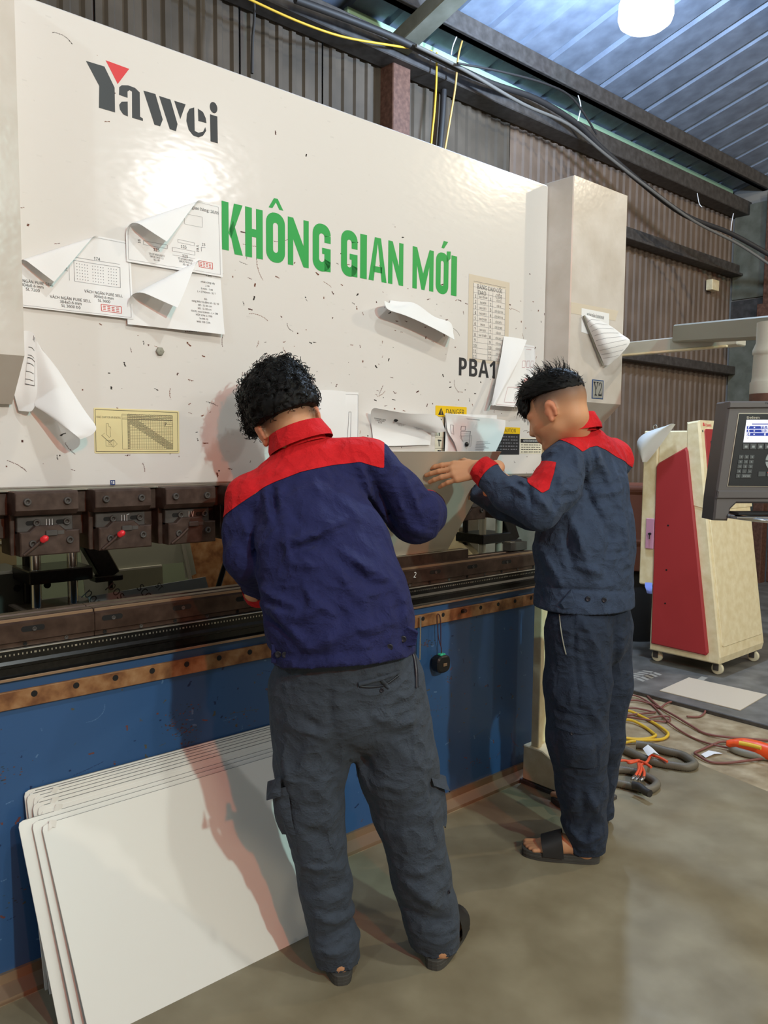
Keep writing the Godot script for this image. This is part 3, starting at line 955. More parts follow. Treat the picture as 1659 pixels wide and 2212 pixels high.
func behind_bed() -> void:
	# rear gauge towers
	for k in 2:
		var x := 0.93 if k == 0 else 2.93
		var z := -0.62 if k == 0 else -0.43
		var o := thing("back_gauge", "dark rear gauge tower with chrome columns behind the leftmost dies" if k == 0 else "dark rear gauge tower with columns between the sheet and the right worker", "back gauge", Vector3(x, 0.0, z))
		var b := MB.new()
		b.bx(-0.11, 0.14, 0.84, 0.90, -0.1, 0.1, 0.004)
		part(o, "base_block", b, M.steel_dark)
		b = MB.new()
		b.bx(-0.09, 0.12, 0.985, 1.03, -0.09, 0.09, 0.004)
		part(o, "carriage", b, M.rail_black)
		b = MB.new()
		b.bx(-0.06, 0.12, 1.12, 1.17, -0.09, 0.09, 0.004)
		part(o, "top_block", b, M.rail_black)
		b = MB.new()
		b.bx(-0.04, 0.03, 1.14, 1.24, 0.02, 0.08, 0.004)
		part(o, "stop_finger", b, M.dark_iron)
		for q in [Vector2(-0.06, 0.06), Vector2(0.06, 0.06), Vector2(-0.05, -0.06)]:
			b = MB.new()
			b.cyl(Vector3(q.x, 0.90, q.y), Vector3(q.x, 1.12, q.y), 0.017 if q.y > 0 else 0.014, 16)
			part(o, "column", b, (M.chrome if k == 0 else M.tarnish) if q.y > 0 else M.rail_black)
		b = MB.new()
		b.bar(Vector3(0.10, 1.17, 0.03), Vector3(0.20, 0.98, 0.03), 0.05, 0.07, 0.004)
		b.bx(0.14, 0.24, 0.965, 0.985, 0.0, 0.06, 0.003)
		b.cyl(Vector3(0.205, 0.935, 0.03), Vector3(0.205, 0.966, 0.03), 0.009, 8)
		part(o, "stop_arm", b, M.rail_black)
	# large grey sheet with a cut-out, leaning behind
	var o := thing("cut_sheet", "large grey-green steel sheet with a rectangular cut-out leaning behind the dies", "metal sheet")
	var b := MB.new()
	b.prism([Vector2(1.121, 1.15), Vector2(1.561, 1.144), Vector2(1.611, 0.906), Vector2(1.562, 0.892), Vector2(1.554, 0.961), Vector2(1.228, 0.954), Vector2(1.233, 0.835), Vector2(1.556, 0.814), Vector2(1.555, 0.736), Vector2(1.148, 0.792)], -0.853, -0.848, 0.0)
	part(o, "sheet", b, mat("grey_green", c8(150, 152, 138), 0.5, 0.2))
	b = MB.new()
	b.prism([Vector2(1.53, 1.092), Vector2(1.54, 1.092), Vector2(1.588, 0.867), Vector2(1.577, 0.868)], -0.846, -0.83, 0.002)
	part(o, "folded_edge", b, M.tarnish)
	b = MB.new()
	b.prism([Vector2(1.245, 0.946), Vector2(1.484, 0.948), Vector2(1.486, 0.858), Vector2(1.25, 0.859)], -0.903, -0.90, 0.0)
	var pan := part(o, "cut_panel", b, mat("panel_green", c8(120, 118, 98), 0.6))
	b = MB.new()
	b.prism([Vector2(1.215, 0.959), Vector2(1.452, 0.96), Vector2(1.452, 0.951), Vector2(1.214, 0.95)], -0.848, -0.835, 0.001)
	part(o, "cut_edge", b, M.tarnish)
	# loose steel strip with printed protective film
	o = thing("film_strip", "narrow grey steel strip with printed film lying behind the dies", "metal strip")
	b = MB.new()
	b.prism([Vector2(1.038, 0.922), Vector2(1.489, 0.944), Vector2(1.502, 0.898), Vector2(1.05, 0.855)], -0.553, -0.549, 0.0)
	part(o, "strip", b, mat("film_grey", c8(128, 136, 140), 0.4, 0.3))
	b = MB.new()
	b.text("posco", Vector3(1.154, 0.914, -0.5485), 0.05, sans, 0.9, -0.9)
	b.text("posco", Vector3(1.07, 0.898, -0.5485), 0.05, sans, 0.9, -0.9)
	b.text("sco", Vector3(1.245, 0.917, -0.5485), 0.05, sans, 0.9, -0.9)
	b.text("ST", Vector3(1.299, 0.928, -0.5485), 0.03, sans, 0.9, -0.9)
	part(o, "print", b, M.print_black)
	# brown fibre board
	o = thing("fibre_board", "stained brown fibre board standing behind the dies beside the left worker", "board")
	b = MB.new()
	b.prism([Vector2(1.629, 1.189), Vector2(2.017, 1.194), Vector2(2.014, 0.649), Vector2(1.7, 0.691)], -1.02, -1.0, 0.002)
	part(o, "board", b, M.rust_strip)
	# slotted black angle
	o = thing("slotted_angle", "black slotted steel angle leaning in front of the brown fibre board", "steel angle")
	b = MB.new()
	b.bar(Vector3(1.767, 1.076, -0.8), Vector3(1.671, 0.808, -0.8), 0.022, 0.006, 0.001, Vector3(0, 0, 1))
	part(o, "leg", b, M.rail_black)
	b = MB.new()
	b.bar(Vector3(1.781, 1.076, -0.815), Vector3(1.684, 0.806, -0.815), 0.006, 0.03, 0.001, Vector3(0, 0, 1))
	part(o, "leg", b, M.bright_steel)
	# dark round gear box and yellowish panel at the left
	o = thing("gear_box", "dark round-cornered gear box behind the leftmost dies", "gear box")
	b = MB.new()
	b.bx(0.589, 0.883, 0.86, 1.014, -0.9, -0.7, 0.01)
	part(o, "case", b, mat("gear_green", c8(64, 66, 60), 0.6))
	for q in 3:
		b = MB.new()
		b.cyl(Vector3(0.802 + q * 0.1 - 0.05, 0.952, -0.7), Vector3(0.802 + q * 0.1 - 0.05, 0.952, -0.694), 0.012, 12)
		part(o, "bolt_head", b, M.hole_black)
	o = thing("ochre_board", "yellowish stained panel behind the leftmost punch clamp", "panel")
	b = MB.new()
	b.bx(0.722, 0.974, 0.971, 1.213, -1.12, -1.1, 0.003)
	part(o, "panel", b, mat("ochre", c8(120, 108, 78), 0.7))
	b = MB.new()
	b.bx(0.912, 0.966, 1.059, 1.07, -1.1, -1.095, 0.001)
	part(o, "pale_rim", b, M.tarnish)

# ---- lettering laid on the ram
func arc_rect(x0: float, x1: float, y0: float, y1: float, r: float) -> Array:
	var p := []
	var cs := [Vector2(x1 - r, y1 - r), Vector2(x0 + r, y1 - r), Vector2(x0 + r, y0 + r), Vector2(x1 - r, y0 + r)]
	for k in 4:
		for q in 7:
			var an := PI / 2 * k + PI / 2 * q / 6.0
			p.append(cs[k] + Vector2(cos(an), sin(an)) * r)
	return p

func ring_quads(b: MB, outer: Array, inner: Array, from: int, to: int, z: float) -> void:
	for i in range(from, to):
		var k := i % outer.size()
		var j := (i + 1) % outer.size()
		b.quad(Vector3(outer[k].x, outer[k].y, z), Vector3(outer[j].x, outer[j].y, z), Vector3(inner[j].x, inner[j].y, z), Vector3(inner[k].x, inner[k].y, z))

func block_letter(b: MB, ch: String, x0: float, x1: float, y0: float, y1: float) -> void:
	var w := x1 - x0
	var t := minf(0.026, w * 0.38)
	var z := 0.0006
	var h := y1 - y0
	var R := func(a: float, c: float, d: float, e: float) -> void: b.rect(Rect2(a, d, c - a, e - d), z)
	match ch:
		"I": R.call(x0, x1, y0, y1)
		"H":
			R.call(x0, x0 + t, y0, y1); R.call(x1 - t, x1, y0, y1)
			R.call(x0 + t, x1 - t, y0 + h * 0.42, y0 + h * 0.58)
		"N":
			R.call(x0, x0 + t * 0.8, y0, y1); R.call(x1 - t * 0.8, x1, y0, y1)
			b.quad(Vector3(x0 + t * 0.8, y1, z), Vector3(x0 + t * 0.8, y1 - h * 0.45, z), Vector3(x1 - t * 0.8, y0, z), Vector3(x1 - t * 0.8, y0 + h * 0.45, z))
		"M":
			var m := (x0 + x1) / 2
			R.call(x0, x0 + t * 0.85, y0, y1); R.call(x1 - t * 0.85, x1, y0, y1)
			b.quad(Vector3(x0 + t * 0.85, y1, z), Vector3(x0 + t * 0.85, y1 - h * 0.42, z), Vector3(m - 0.008, y0, z), Vector3(m, y0 + h * 0.4, z))
			b.quad(Vector3(x1 - t * 0.85, y1, z), Vector3(m, y0 + h * 0.4, z), Vector3(m + 0.008, y0, z), Vector3(x1 - t * 0.85, y1 - h * 0.42, z))
			b.tri(Vector3(m - 0.008, y0, z), Vector3(m + 0.008, y0, z), Vector3(m, y0 + h * 0.4, z))
		"A":
			var m := (x0 + x1) / 2
			b.quad(Vector3(x0, y0, z), Vector3(x0 + t * 0.9, y0, z), Vector3(m, y1 - h * 0.12, z), Vector3(m - t * 0.55, y1, z))
			b.quad(Vector3(x1 - t * 0.9, y0, z), Vector3(x1, y0, z), Vector3(m + t * 0.55, y1, z), Vector3(m, y1 - h * 0.12, z))
			b.tri(Vector3(m - t * 0.55, y1, z), Vector3(m, y1 - h * 0.12, z), Vector3(m + t * 0.55, y1, z))
			R.call(x0 + w * 0.26, x1 - w * 0.26, y0 + h * 0.2, y0 + h * 0.34)
		"K":
			R.call(x0, x0 + t * 0.9, y0 + h * 0.05, y1)
			b.quad(Vector3(x0 + t * 0.9, y0 + h * 0.40, z), Vector3(x0 + t * 1.2, y0 + h * 0.30, z), Vector3(x1, y1, z), Vector3(x1 - t * 1.15, y1, z))
			b.quad(Vector3(x1 - t * 1.1, y0, z), Vector3(x1, y0, z), Vector3(x0 + t * 1.5, y0 + h * 0.66, z), Vector3(x0 + t * 1.0, y0 + h * 0.48, z))
		"O", "G":
			var o := arc_rect(x0, x1, y0 - 0.002, y1 + 0.002, w * 0.46)
			var i := arc_rect(x0 + t, x1 - t, y0 + t * 1.1, y1 - t * 1.1, w * 0.5 - t)
			if ch == "O": ring_quads(b, o, i, 0, 28, z)
			else:
				ring_quads(b, o, i, 0, 27, z)
				b.quad(Vector3(x1 - t, y1 - w * 0.46, z), Vector3(x1 - t, y1 - h * 0.38, z), Vector3(x1, y1 - h * 0.38, z), Vector3(x1, y1 - w * 0.46, z))
				R.call(x1 - t, x1, y0, y0 + h * 0.5)
				R.call(x1 - w * 0.48, x1 - t, y0 + h * 0.37, y0 + h * 0.5)

func markings() -> void:
	var ram: Node = get_node("press_brake/ram")
	var L := [["K", 1.252, 1.324], ["H", 1.333, 1.396], ["O", 1.408, 1.479], ["N", 1.490, 1.572], ["G", 1.588, 1.662], ["G", 1.706, 1.778], ["I", 1.790, 1.820], ["A", 1.828, 1.912], ["N", 1.919, 1.992], ["M", 2.038, 2.146], ["O", 2.158, 2.226], ["I", 2.241, 2.272]]
	for k in 12:
		var b := MB.new()
		block_letter(b, L[k][0], L[k][1], L[k][2], 2.023, 2.172)
		if k == 2:
			b.quad(Vector3(1.418, 2.186, 0.0006), Vector3(1.432, 2.186, 0.0006), Vector3(1.445, 2.206, 0.0006), Vector3(1.438, 2.218, 0.0006))
			b.quad(Vector3(1.445, 2.206, 0.0006), Vector3(1.458, 2.186, 0.0006), Vector3(1.473, 2.186, 0.0006), Vector3(1.452, 2.218, 0.0006))
			b.tri(Vector3(1.438, 2.218, 0.0006), Vector3(1.445, 2.206, 0.0006), Vector3(1.452, 2.218, 0.0006))
		if k == 10:
			b.quad(Vector3(2.186, 2.190, 0.0006), Vector3(2.20, 2.190, 0.0006), Vector3(2.222, 2.218, 0.0006), Vector3(2.198, 2.218, 0.0006))
			b.quad(Vector3(2.214, 2.14, 0.0006), Vector3(2.236, 2.158, 0.0006), Vector3(2.237, 2.185, 0.0006), Vector3(2.215, 2.182, 0.0006))
		part(ram, "letter", b, M.green_vinyl)
	# maker's lettering, stencil cut
	var shapes := [[Vector2(0.853, 2.446), Vector2(0.902, 2.447), Vector2(0.929, 2.401), Vector2(0.929, 2.337), Vector2(0.885, 2.337), Vector2(0.887, 2.393)],
		[Vector2(0.941, 2.386), Vector2(0.942, 2.406), Vector2(0.949, 2.413), Vector2(0.967, 2.418), Vector2(0.987, 2.417), Vector2(1, 2.409), Vector2(1, 2.345), Vector2(1.008, 2.342), Vector2(1.008, 2.336), Vector2(0.977, 2.336), Vector2(0.978, 2.405), Vector2(0.971, 2.407), Vector2(0.965, 2.401), Vector2(0.965, 2.385)],
		[Vector2(0.965, 2.375), Vector2(0.965, 2.336), Vector2(0.952, 2.338), Vector2(0.943, 2.348), Vector2(0.941, 2.36), Vector2(0.948, 2.37)],
		[Vector2(1.011, 2.417), Vector2(1.046, 2.418), Vector2(1.067, 2.355), Vector2(1.059, 2.335), Vector2(1.042, 2.335)], [Vector2(1.057, 2.416), Vector2(1.091, 2.416), Vector2(1.112, 2.355), Vector2(1.107, 2.334), Vector2(1.088, 2.335)], [Vector2(1.103, 2.416), Vector2(1.138, 2.416), Vector2(1.121, 2.371)],
		[Vector2(1.165, 2.415), Vector2(1.166, 2.35), Vector2(1.178, 2.348), Vector2(1.193, 2.355), Vector2(1.2, 2.369), Vector2(1.203, 2.36), Vector2(1.192, 2.343), Vector2(1.178, 2.335), Vector2(1.161, 2.336), Vector2(1.147, 2.348), Vector2(1.14, 2.371), Vector2(1.142, 2.391), Vector2(1.15, 2.407)],
		[Vector2(1.177, 2.415), Vector2(1.193, 2.41), Vector2(1.202, 2.395), Vector2(1.204, 2.382), Vector2(1.178, 2.381)], [Vector2(1.216, 2.41), Vector2(1.24, 2.41), Vector2(1.241, 2.334), Vector2(1.217, 2.334)]]
	for q in shapes:
		var b := MB.new()
		b.prism(q, 0.0, 0.0007, 0.0, false)
		part(ram, "logo_stroke", b, M.logo_black)
	var b := MB.new()
	b.prism([Vector2(0.906, 2.464), Vector2(0.971, 2.462), Vector2(0.938, 2.413)], 0.0, 0.0007, 0.0, false)
	part(ram, "logo_stroke", b, M.logo_red, "red triangle")
	b = MB.new()
	var dot := []
	for q in 20: dot.append(Vector2(1.228 + 0.0125 * cos(TAU * q / 20), 2.432 + 0.0155 * sin(TAU * q / 20)))
	b.prism(dot, 0.0, 0.0007, 0.0, false)
	part(ram, "logo_stroke", b, M.logo_black)
	b = MB.new()
	b.text("PBA1", Vector3(2.402, 1.757, 0.0007), 0.095, bold, 1.02)
	part(ram, "model_lettering", b, M.logo_black)
	b = MB.new()
	b.cyl(Vector3(1.047, 1.712, 0.0), Vector3(1.047, 1.712, 0.008), 0.0125, 6, 0.002)
	part(ram, "bolt_head", b, M.tarnish)
	b = MB.new()
	b.rect(Rect2(0.895, 1.334, 0.014, 0.014), 0.0006)
	part(ram, "blue_tag", b, mat("tag_blue", c8(30, 52, 110), 0.5))
	b = MB.new()
	b.text("18", Vector3(0.902, 1.341, 0.0009), 0.011, bold, 0.9)
	part(ram, "blue_tag_print", b, M.paper)
	# stickers
	var o := thing("force_chart", "pale yellow sticker with a bending force table and a small punch drawing", "sticker", Vector3(0.853, 1.4215, 0.0))
	b = MB.new()
	b.prism(arc_rect(0, 0.252, 0, 0.124, 0.004), 0.0, 0.001, 0.0003)
	part(o, "plate", b, mat("chart_yellow", c8(232, 218, 166), 0.45))
	b = MB.new()
	b.frame(Rect2(0.004, 0.005, 0.243, 0.114), 0.0014, 0.0013)
	b.text("FORCE CHART FOR AIR-BENDING", Vector3(0.041, 0.099, 0.0013), 0.0075, sans, 0.62)
	var G := Rect2(0.079, 0.012, 0.152, 0.097)
	b.frame(G, 0.0007, 0.0013)
	b.stroke(Vector2(0.079, 0.095), Vector2(0.231, 0.095), 0.0006, 0.0013)
	for k in 21: b.stroke(Vector2(0.095 + k * 0.0068, 0.012), Vector2(0.095 + k * 0.0068, 0.109), 0.0005, 0.0013)
	for k in 20: b.stroke(Vector2(0.095, 0.012 + k * 0.0043), Vector2(0.231, 0.012 + k * 0.0043), 0.0005, 0.0013)
	for k in 3: b.stroke(Vector2(0.079, 0.0965 + k * 0.0042), Vector2(0.231, 0.0965 + k * 0.0042), 0.0005, 0.0013)
	var rng := RandomNumberGenerator.new()
	rng.seed = 3
	for r in 23:
		for c in 20:
			var y := 0.0125 + r * 0.0043
			var on := r >= 19 or c == 0 or absf(c - (19.0 - r) * 1.02 - 0.5) < 3.0
			if on:
				for q in 3: b.rect(Rect2(0.0955 + c * 0.0068 + q * 0.002, y + rng.randf() * 0.001, 0.0013, 0.0024), 0.0012)
	b.rect(Rect2(0.204, 0.078, 0.0265, 0.012), 0.0014)
	b.frame(Rect2(0.032, 0.02, 0.022, 0.016), 0.0006, 0.0013)
	b.frame(Rect2(0.040, 0.024, 0.009, 0.010), 0.0005, 0.0013)
	var pk := [Vector2(0.034, 0.082), Vector2(0.034, 0.052), Vector2(0.042, 0.044), Vector2(0.046, 0.047), Vector2(0.044, 0.066), Vector2(0.046, 0.072), Vector2(0.041, 0.074), Vector2(0.040, 0.082)]
	for k in 8: b.stroke(pk[k], pk[(k + 1) % 8], 0.0007, 0.0013)
	b.stroke(Vector2(0.020, 0.050), Vector2(0.043, 0.030), 0.0012, 0.0013)
	b.stroke(Vector2(0.043, 0.030), Vector2(0.053, 0.039), 0.0012, 0.0013)
	b.stroke(Vector2(0.053, 0.039), Vector2(0.064, 0.026), 0.0006, 0.0013)
	b.stroke(Vector2(0.064, 0.026), Vector2(0.053, 0.017), 0.0006, 0.0013)
	b.stroke(Vector2(0.053, 0.017), Vector2(0.043, 0.030), 0.0006, 0.0013)
	b.stroke(Vector2(0.022, 0.050), Vector2(0.029, 0.056), 0.0005, 0.0013)
	part(o, "print", b, mat("chart_ink", c8(84, 80, 66), 0.6))
	b = MB.new()
	b.rect(Rect2(0.2046, 0.0786, 0.0253, 0.0108), 0.0016)
	part(o, "mark_field", b, M.chart_yellow)
	b = MB.new()
	b.text("P", Vector3(0.2095, 0.084, 0.0018), 0.012, bold)
	b.text("adem", Vector3(0.2215, 0.0845, 0.0018), 0.006, sans)
	part(o, "mark", b, M.print_black)
	# danger strip with pictograms
	o = thing("danger_sticker", "yellow DANGER sticker with a column of hand pictograms between the papers", "sticker", Vector3(2.166, 1.562, 0.0))
	b = MB.new()
	b.prism(arc_rect(0, 0.174, 0, 0.041, 0.004), 0.0, 0.001, 0.0)
	part(o, "yellow_field", b, mat("sign_yellow", c8(240, 198, 20), 0.45))
	b = MB.new()
	b.prism([Vector2(0.0, -0.16), Vector2(0.174, -0.16), Vector2(0.174, -0.0005), Vector2(0.0, -0.0005)], 0.0, 0.001, 0.0)
	part(o, "white_field", b, mat("sign_cream", c8(232, 226, 206), 0.5))
	b = MB.new()
	b.tri(Vector3(0.014, 0.006, 0.0013), Vector3(0.046, 0.006, 0.0013), Vector3(0.030, 0.034, 0.0013))
	b.text("DANGER", Vector3(0.108, 0.019, 0.0013), 0.030, sans, 0.92)
	b.rect(Rect2(0.048, -0.16, 0.126, 0.159), 0.0013)
	for k in 4:
		b.stroke(Vector2(0.0, -0.04 * k - 0.001), Vector2(0.048, -0.04 * k - 0.001), 0.001, 0.0013)
		b.stroke(Vector2(0.014, -0.04 * k - 0.010), Vector2(0.034, -0.04 * k - 0.012), 0.005, 0.0013)
		b.stroke(Vector2(0.020, -0.04 * k - 0.012), Vector2(0.022, -0.04 * k - 0.034), 0.005, 0.0013)
	part(o, "print", b, M.print_black)
	b = MB.new()
	b.rect(Rect2(0.0285, 0.014, 0.003, 0.011), 0.0015)
	b.rect(Rect2(0.0285, 0.009, 0.003, 0.003), 0.0015)
	part(o, "exclamation_mark", b, M.sign_yellow)
	# caution and notification
	o = thing("caution_sticker", "yellow and black CAUTION sticker right of the pinned drawing", "sticker", Vector3(2.50, 1.416, 0.0))
	b = MB.new()
	b.rect(Rect2(0, 0, 0.172, 0.087), 0.0008)
	part(o, "black_field", b, M.print_black)
	b = MB.new()
	b.rect(Rect2(0, 0.087, 0.174, 0.027), 0.0008)
	part(o, "yellow_field", b, M.sign_yellow)
	b = MB.new()
	b.text("CAUTION", Vector3(0.104, 0.1, 0.0011), 0.022, sans, 0.9)
	part(o, "title", b, M.print_black)
	b = MB.new()
	for k in 5:
		for q in 9: b.rect(Rect2(0.012 + q * 0.017, 0.072 - k * 0.013, 0.006 + 0.008 * absf(sin(q * 2.3 + k)), 0.0045), 0.0011)
	part(o, "print_lines", b, M.print_grey)
	o = thing("notice_sticker", "cream notice sticker with a black heading in front of the right worker's face", "sticker", Vector3(2.676, 1.42, 0.0))
	b = MB.new()
	b.rect(Rect2(0, 0, 0.15, 0.066), 0.0008)
	part(o, "field", b, M.sign_cream)
	b = MB.new()
	b.rect(Rect2(0.003, 0.046, 0.144, 0.017), 0.0011)
	for k in 4:
		for q in 8: b.rect(Rect2(0.008 + q * 0.017, 0.036 - k * 0.010, 0.009 + 0.006 * absf(sin(q * 1.7 + k)), 0.003), 0.0011)
	part(o, "print", b, M.print_black)
	b = MB.new()
	b.text("NOTIFICATION FOR EXPORT", Vector3(0.075, 0.0545, 0.0014), 0.012, sans, 0.72)
	part(o, "title", b, M.paper)
	# Y2 plate on the right cover
	o = thing("axis_plate", "small blue-edged plate reading Y2 low on the right cover", "sign", Vector3(3.004, 1.662, 0.126))
	b = MB.new()
	b.bx(0, 0.088, 0, 0.083, 0.0, 0.0015, 0.0005)
	part(o, "plate", b, mat("plate_blue", c8(34, 74, 128), 0.4))
	b = MB.new()
	b.rect(Rect2(0.006, 0.004, 0.076, 0.075), 0.0017)
	part(o, "grey_field", b, mat("plate_grey", c8(160, 158, 150), 0.5))
	b = MB.new()
	b.text("Y2", Vector3(0.045, 0.042, 0.002), 0.082, serif, 0.72)
	part(o, "lettering", b, M.print_black)

# ---- sheets of paper: a bent patch through rows of points
class Patch:
	var rows: Array
	func pt(u: float, v: float) -> Vector3:
		var R := rows.size() - 1
		var fv := clampf(v, 0, 1) * R
		var i := mini(int(fv), R - 1)
		var a := []
		for k in [maxi(0, i - 1), i, i + 1, mini(R, i + 2)]:
			a.append(line(rows[k], u))
		return a[1].cubic_interpolate(a[2], a[0], a[3], fv - i)
	func line(r: Array, u: float) -> Vector3:
		var n := r.size() - 1
		var f := clampf(u, 0, 1) * n
		var i := mini(int(f), n - 1)
		return r[i].cubic_interpolate(r[i + 1], r[maxi(0, i - 1)], r[mini(n, i + 2)], f - i)
	func nrm(u: float, v: float) -> Vector3:
		return (pt(u + 0.01, v) - pt(u - 0.01, v)).cross(pt(u, v - 0.01) - pt(u, v + 0.01)).normalized()
	func on(p: Vector3) -> Vector3:     # print coordinates: x, y in 0..1 with y up
		var u := p.x
		var v := 1.0 - p.y
		return pt(u, v) + nrm(u, v) * p.z

func sheet(o: Node, nm: String, f: Callable, nu: int, nv: int, m: Material) -> void:
	# a thin sheet with two faces; f gives the place for u, v and height over the sheet
	var b := MB.new()
	for side in [0.0, -0.0005]:
		var rows := []
		for j in nv + 1:
			var r := PackedVector3Array()
			for i in nu + 1:
				var t := float(i) / nu if side == 0.0 else 1.0 - float(i) / nu
				r.append(f.call(Vector3(t, 1.0 - float(j) / nv, side)))
			rows.append(r)
		b.grid_down(rows)
	part(o, nm, b, m)

# A4 sheet lying on the ram whose corner beyond a fold line rolls over into a cone.
# a, b: the ends of the fold line in sheet metres; the corner on its left side turns over
class Curl:
	var w := 0.297
	var h := 0.21
	var a: Vector2
	var b: Vector2
	var ra := 0.012
	var rb := 0.004
	var most := 2.9
	var place: Vector3
	var tilt := 0.0
	var lift := 0.0
	func on(p: Vector3) -> Vector3:
		var q := Vector2(p.x * w, p.y * h)
		var e := (b - a).normalized()
		var n := Vector2(-e.y, e.x)
		var t := (q - a).dot(e)
		var s := (q - a).dot(n)
		var z := 0.002
		var up := Vector3(0, 0, 1)
		var flat := q
		if s > 0.0:
			var r := lerpf(ra, rb, clampf(t / a.distance_to(b), 0.0, 1.0))
			var ang := minf(s / r, most)
			var rest := maxf(0.0, s - r * most)
			var along := r * sin(ang) + rest * cos(ang)
			z += r * (1.0 - cos(ang)) + rest * sin(ang)
			flat = a + e * t + n * along
			up = Vector3(-n.x * sin(ang), -n.y * sin(ang), cos(ang))
		z += lift * pow(1.0 - p.y, 2.0) * (0.4 + 0.6 * p.x) + 0.0015 * sin(q.x * 40.0 + q.y * 25.0)
		var out := Vector3(flat.x, flat.y, z) + up * p.z
		return place + out.rotated(Vector3(0, 0, 1), tilt)

func printed(o: Node, nm: String, f: Callable, m: Material, draw: Callable) -> void:
	var b := MB.new()
	b.mapf = f
	draw.call(b)
	part(o, nm, b, m)

# print helpers work in 0..1 of the sheet; kx keeps letters upright on a wide sheet
func txt(b: MB, s: String, x: float, y: float, em: float, kx: float, f: Font, turn := 0.0) -> void:
	var keep := b.mapf as Callable
	b.mapf = func(p: Vector3) -> Vector3: return keep.call(Vector3(x + (p.x * cos(turn) - p.y * sin(turn)) * kx, y + p.x * sin(turn) + p.y * cos(turn), p.z))
	b.text(s, Vector3(0, 0, 0.0008), em, f)
	b.mapf = keep

func stamp(b: MB, x: float, y: float, w: float, h: float) -> void:
	b.frame(Rect2(x, y, w, h), 0.006, 0.0008, 2)
	for k in 3:
		for q in 4: b.stroke(Vector2(x + w * (0.08 + 0.22 * q), y + h * (0.25 + 0.25 * k)), Vector2(x + w * (0.22 + 0.22 * q), y + h * (0.25 + 0.25 * k)), 0.009, 0.0008)

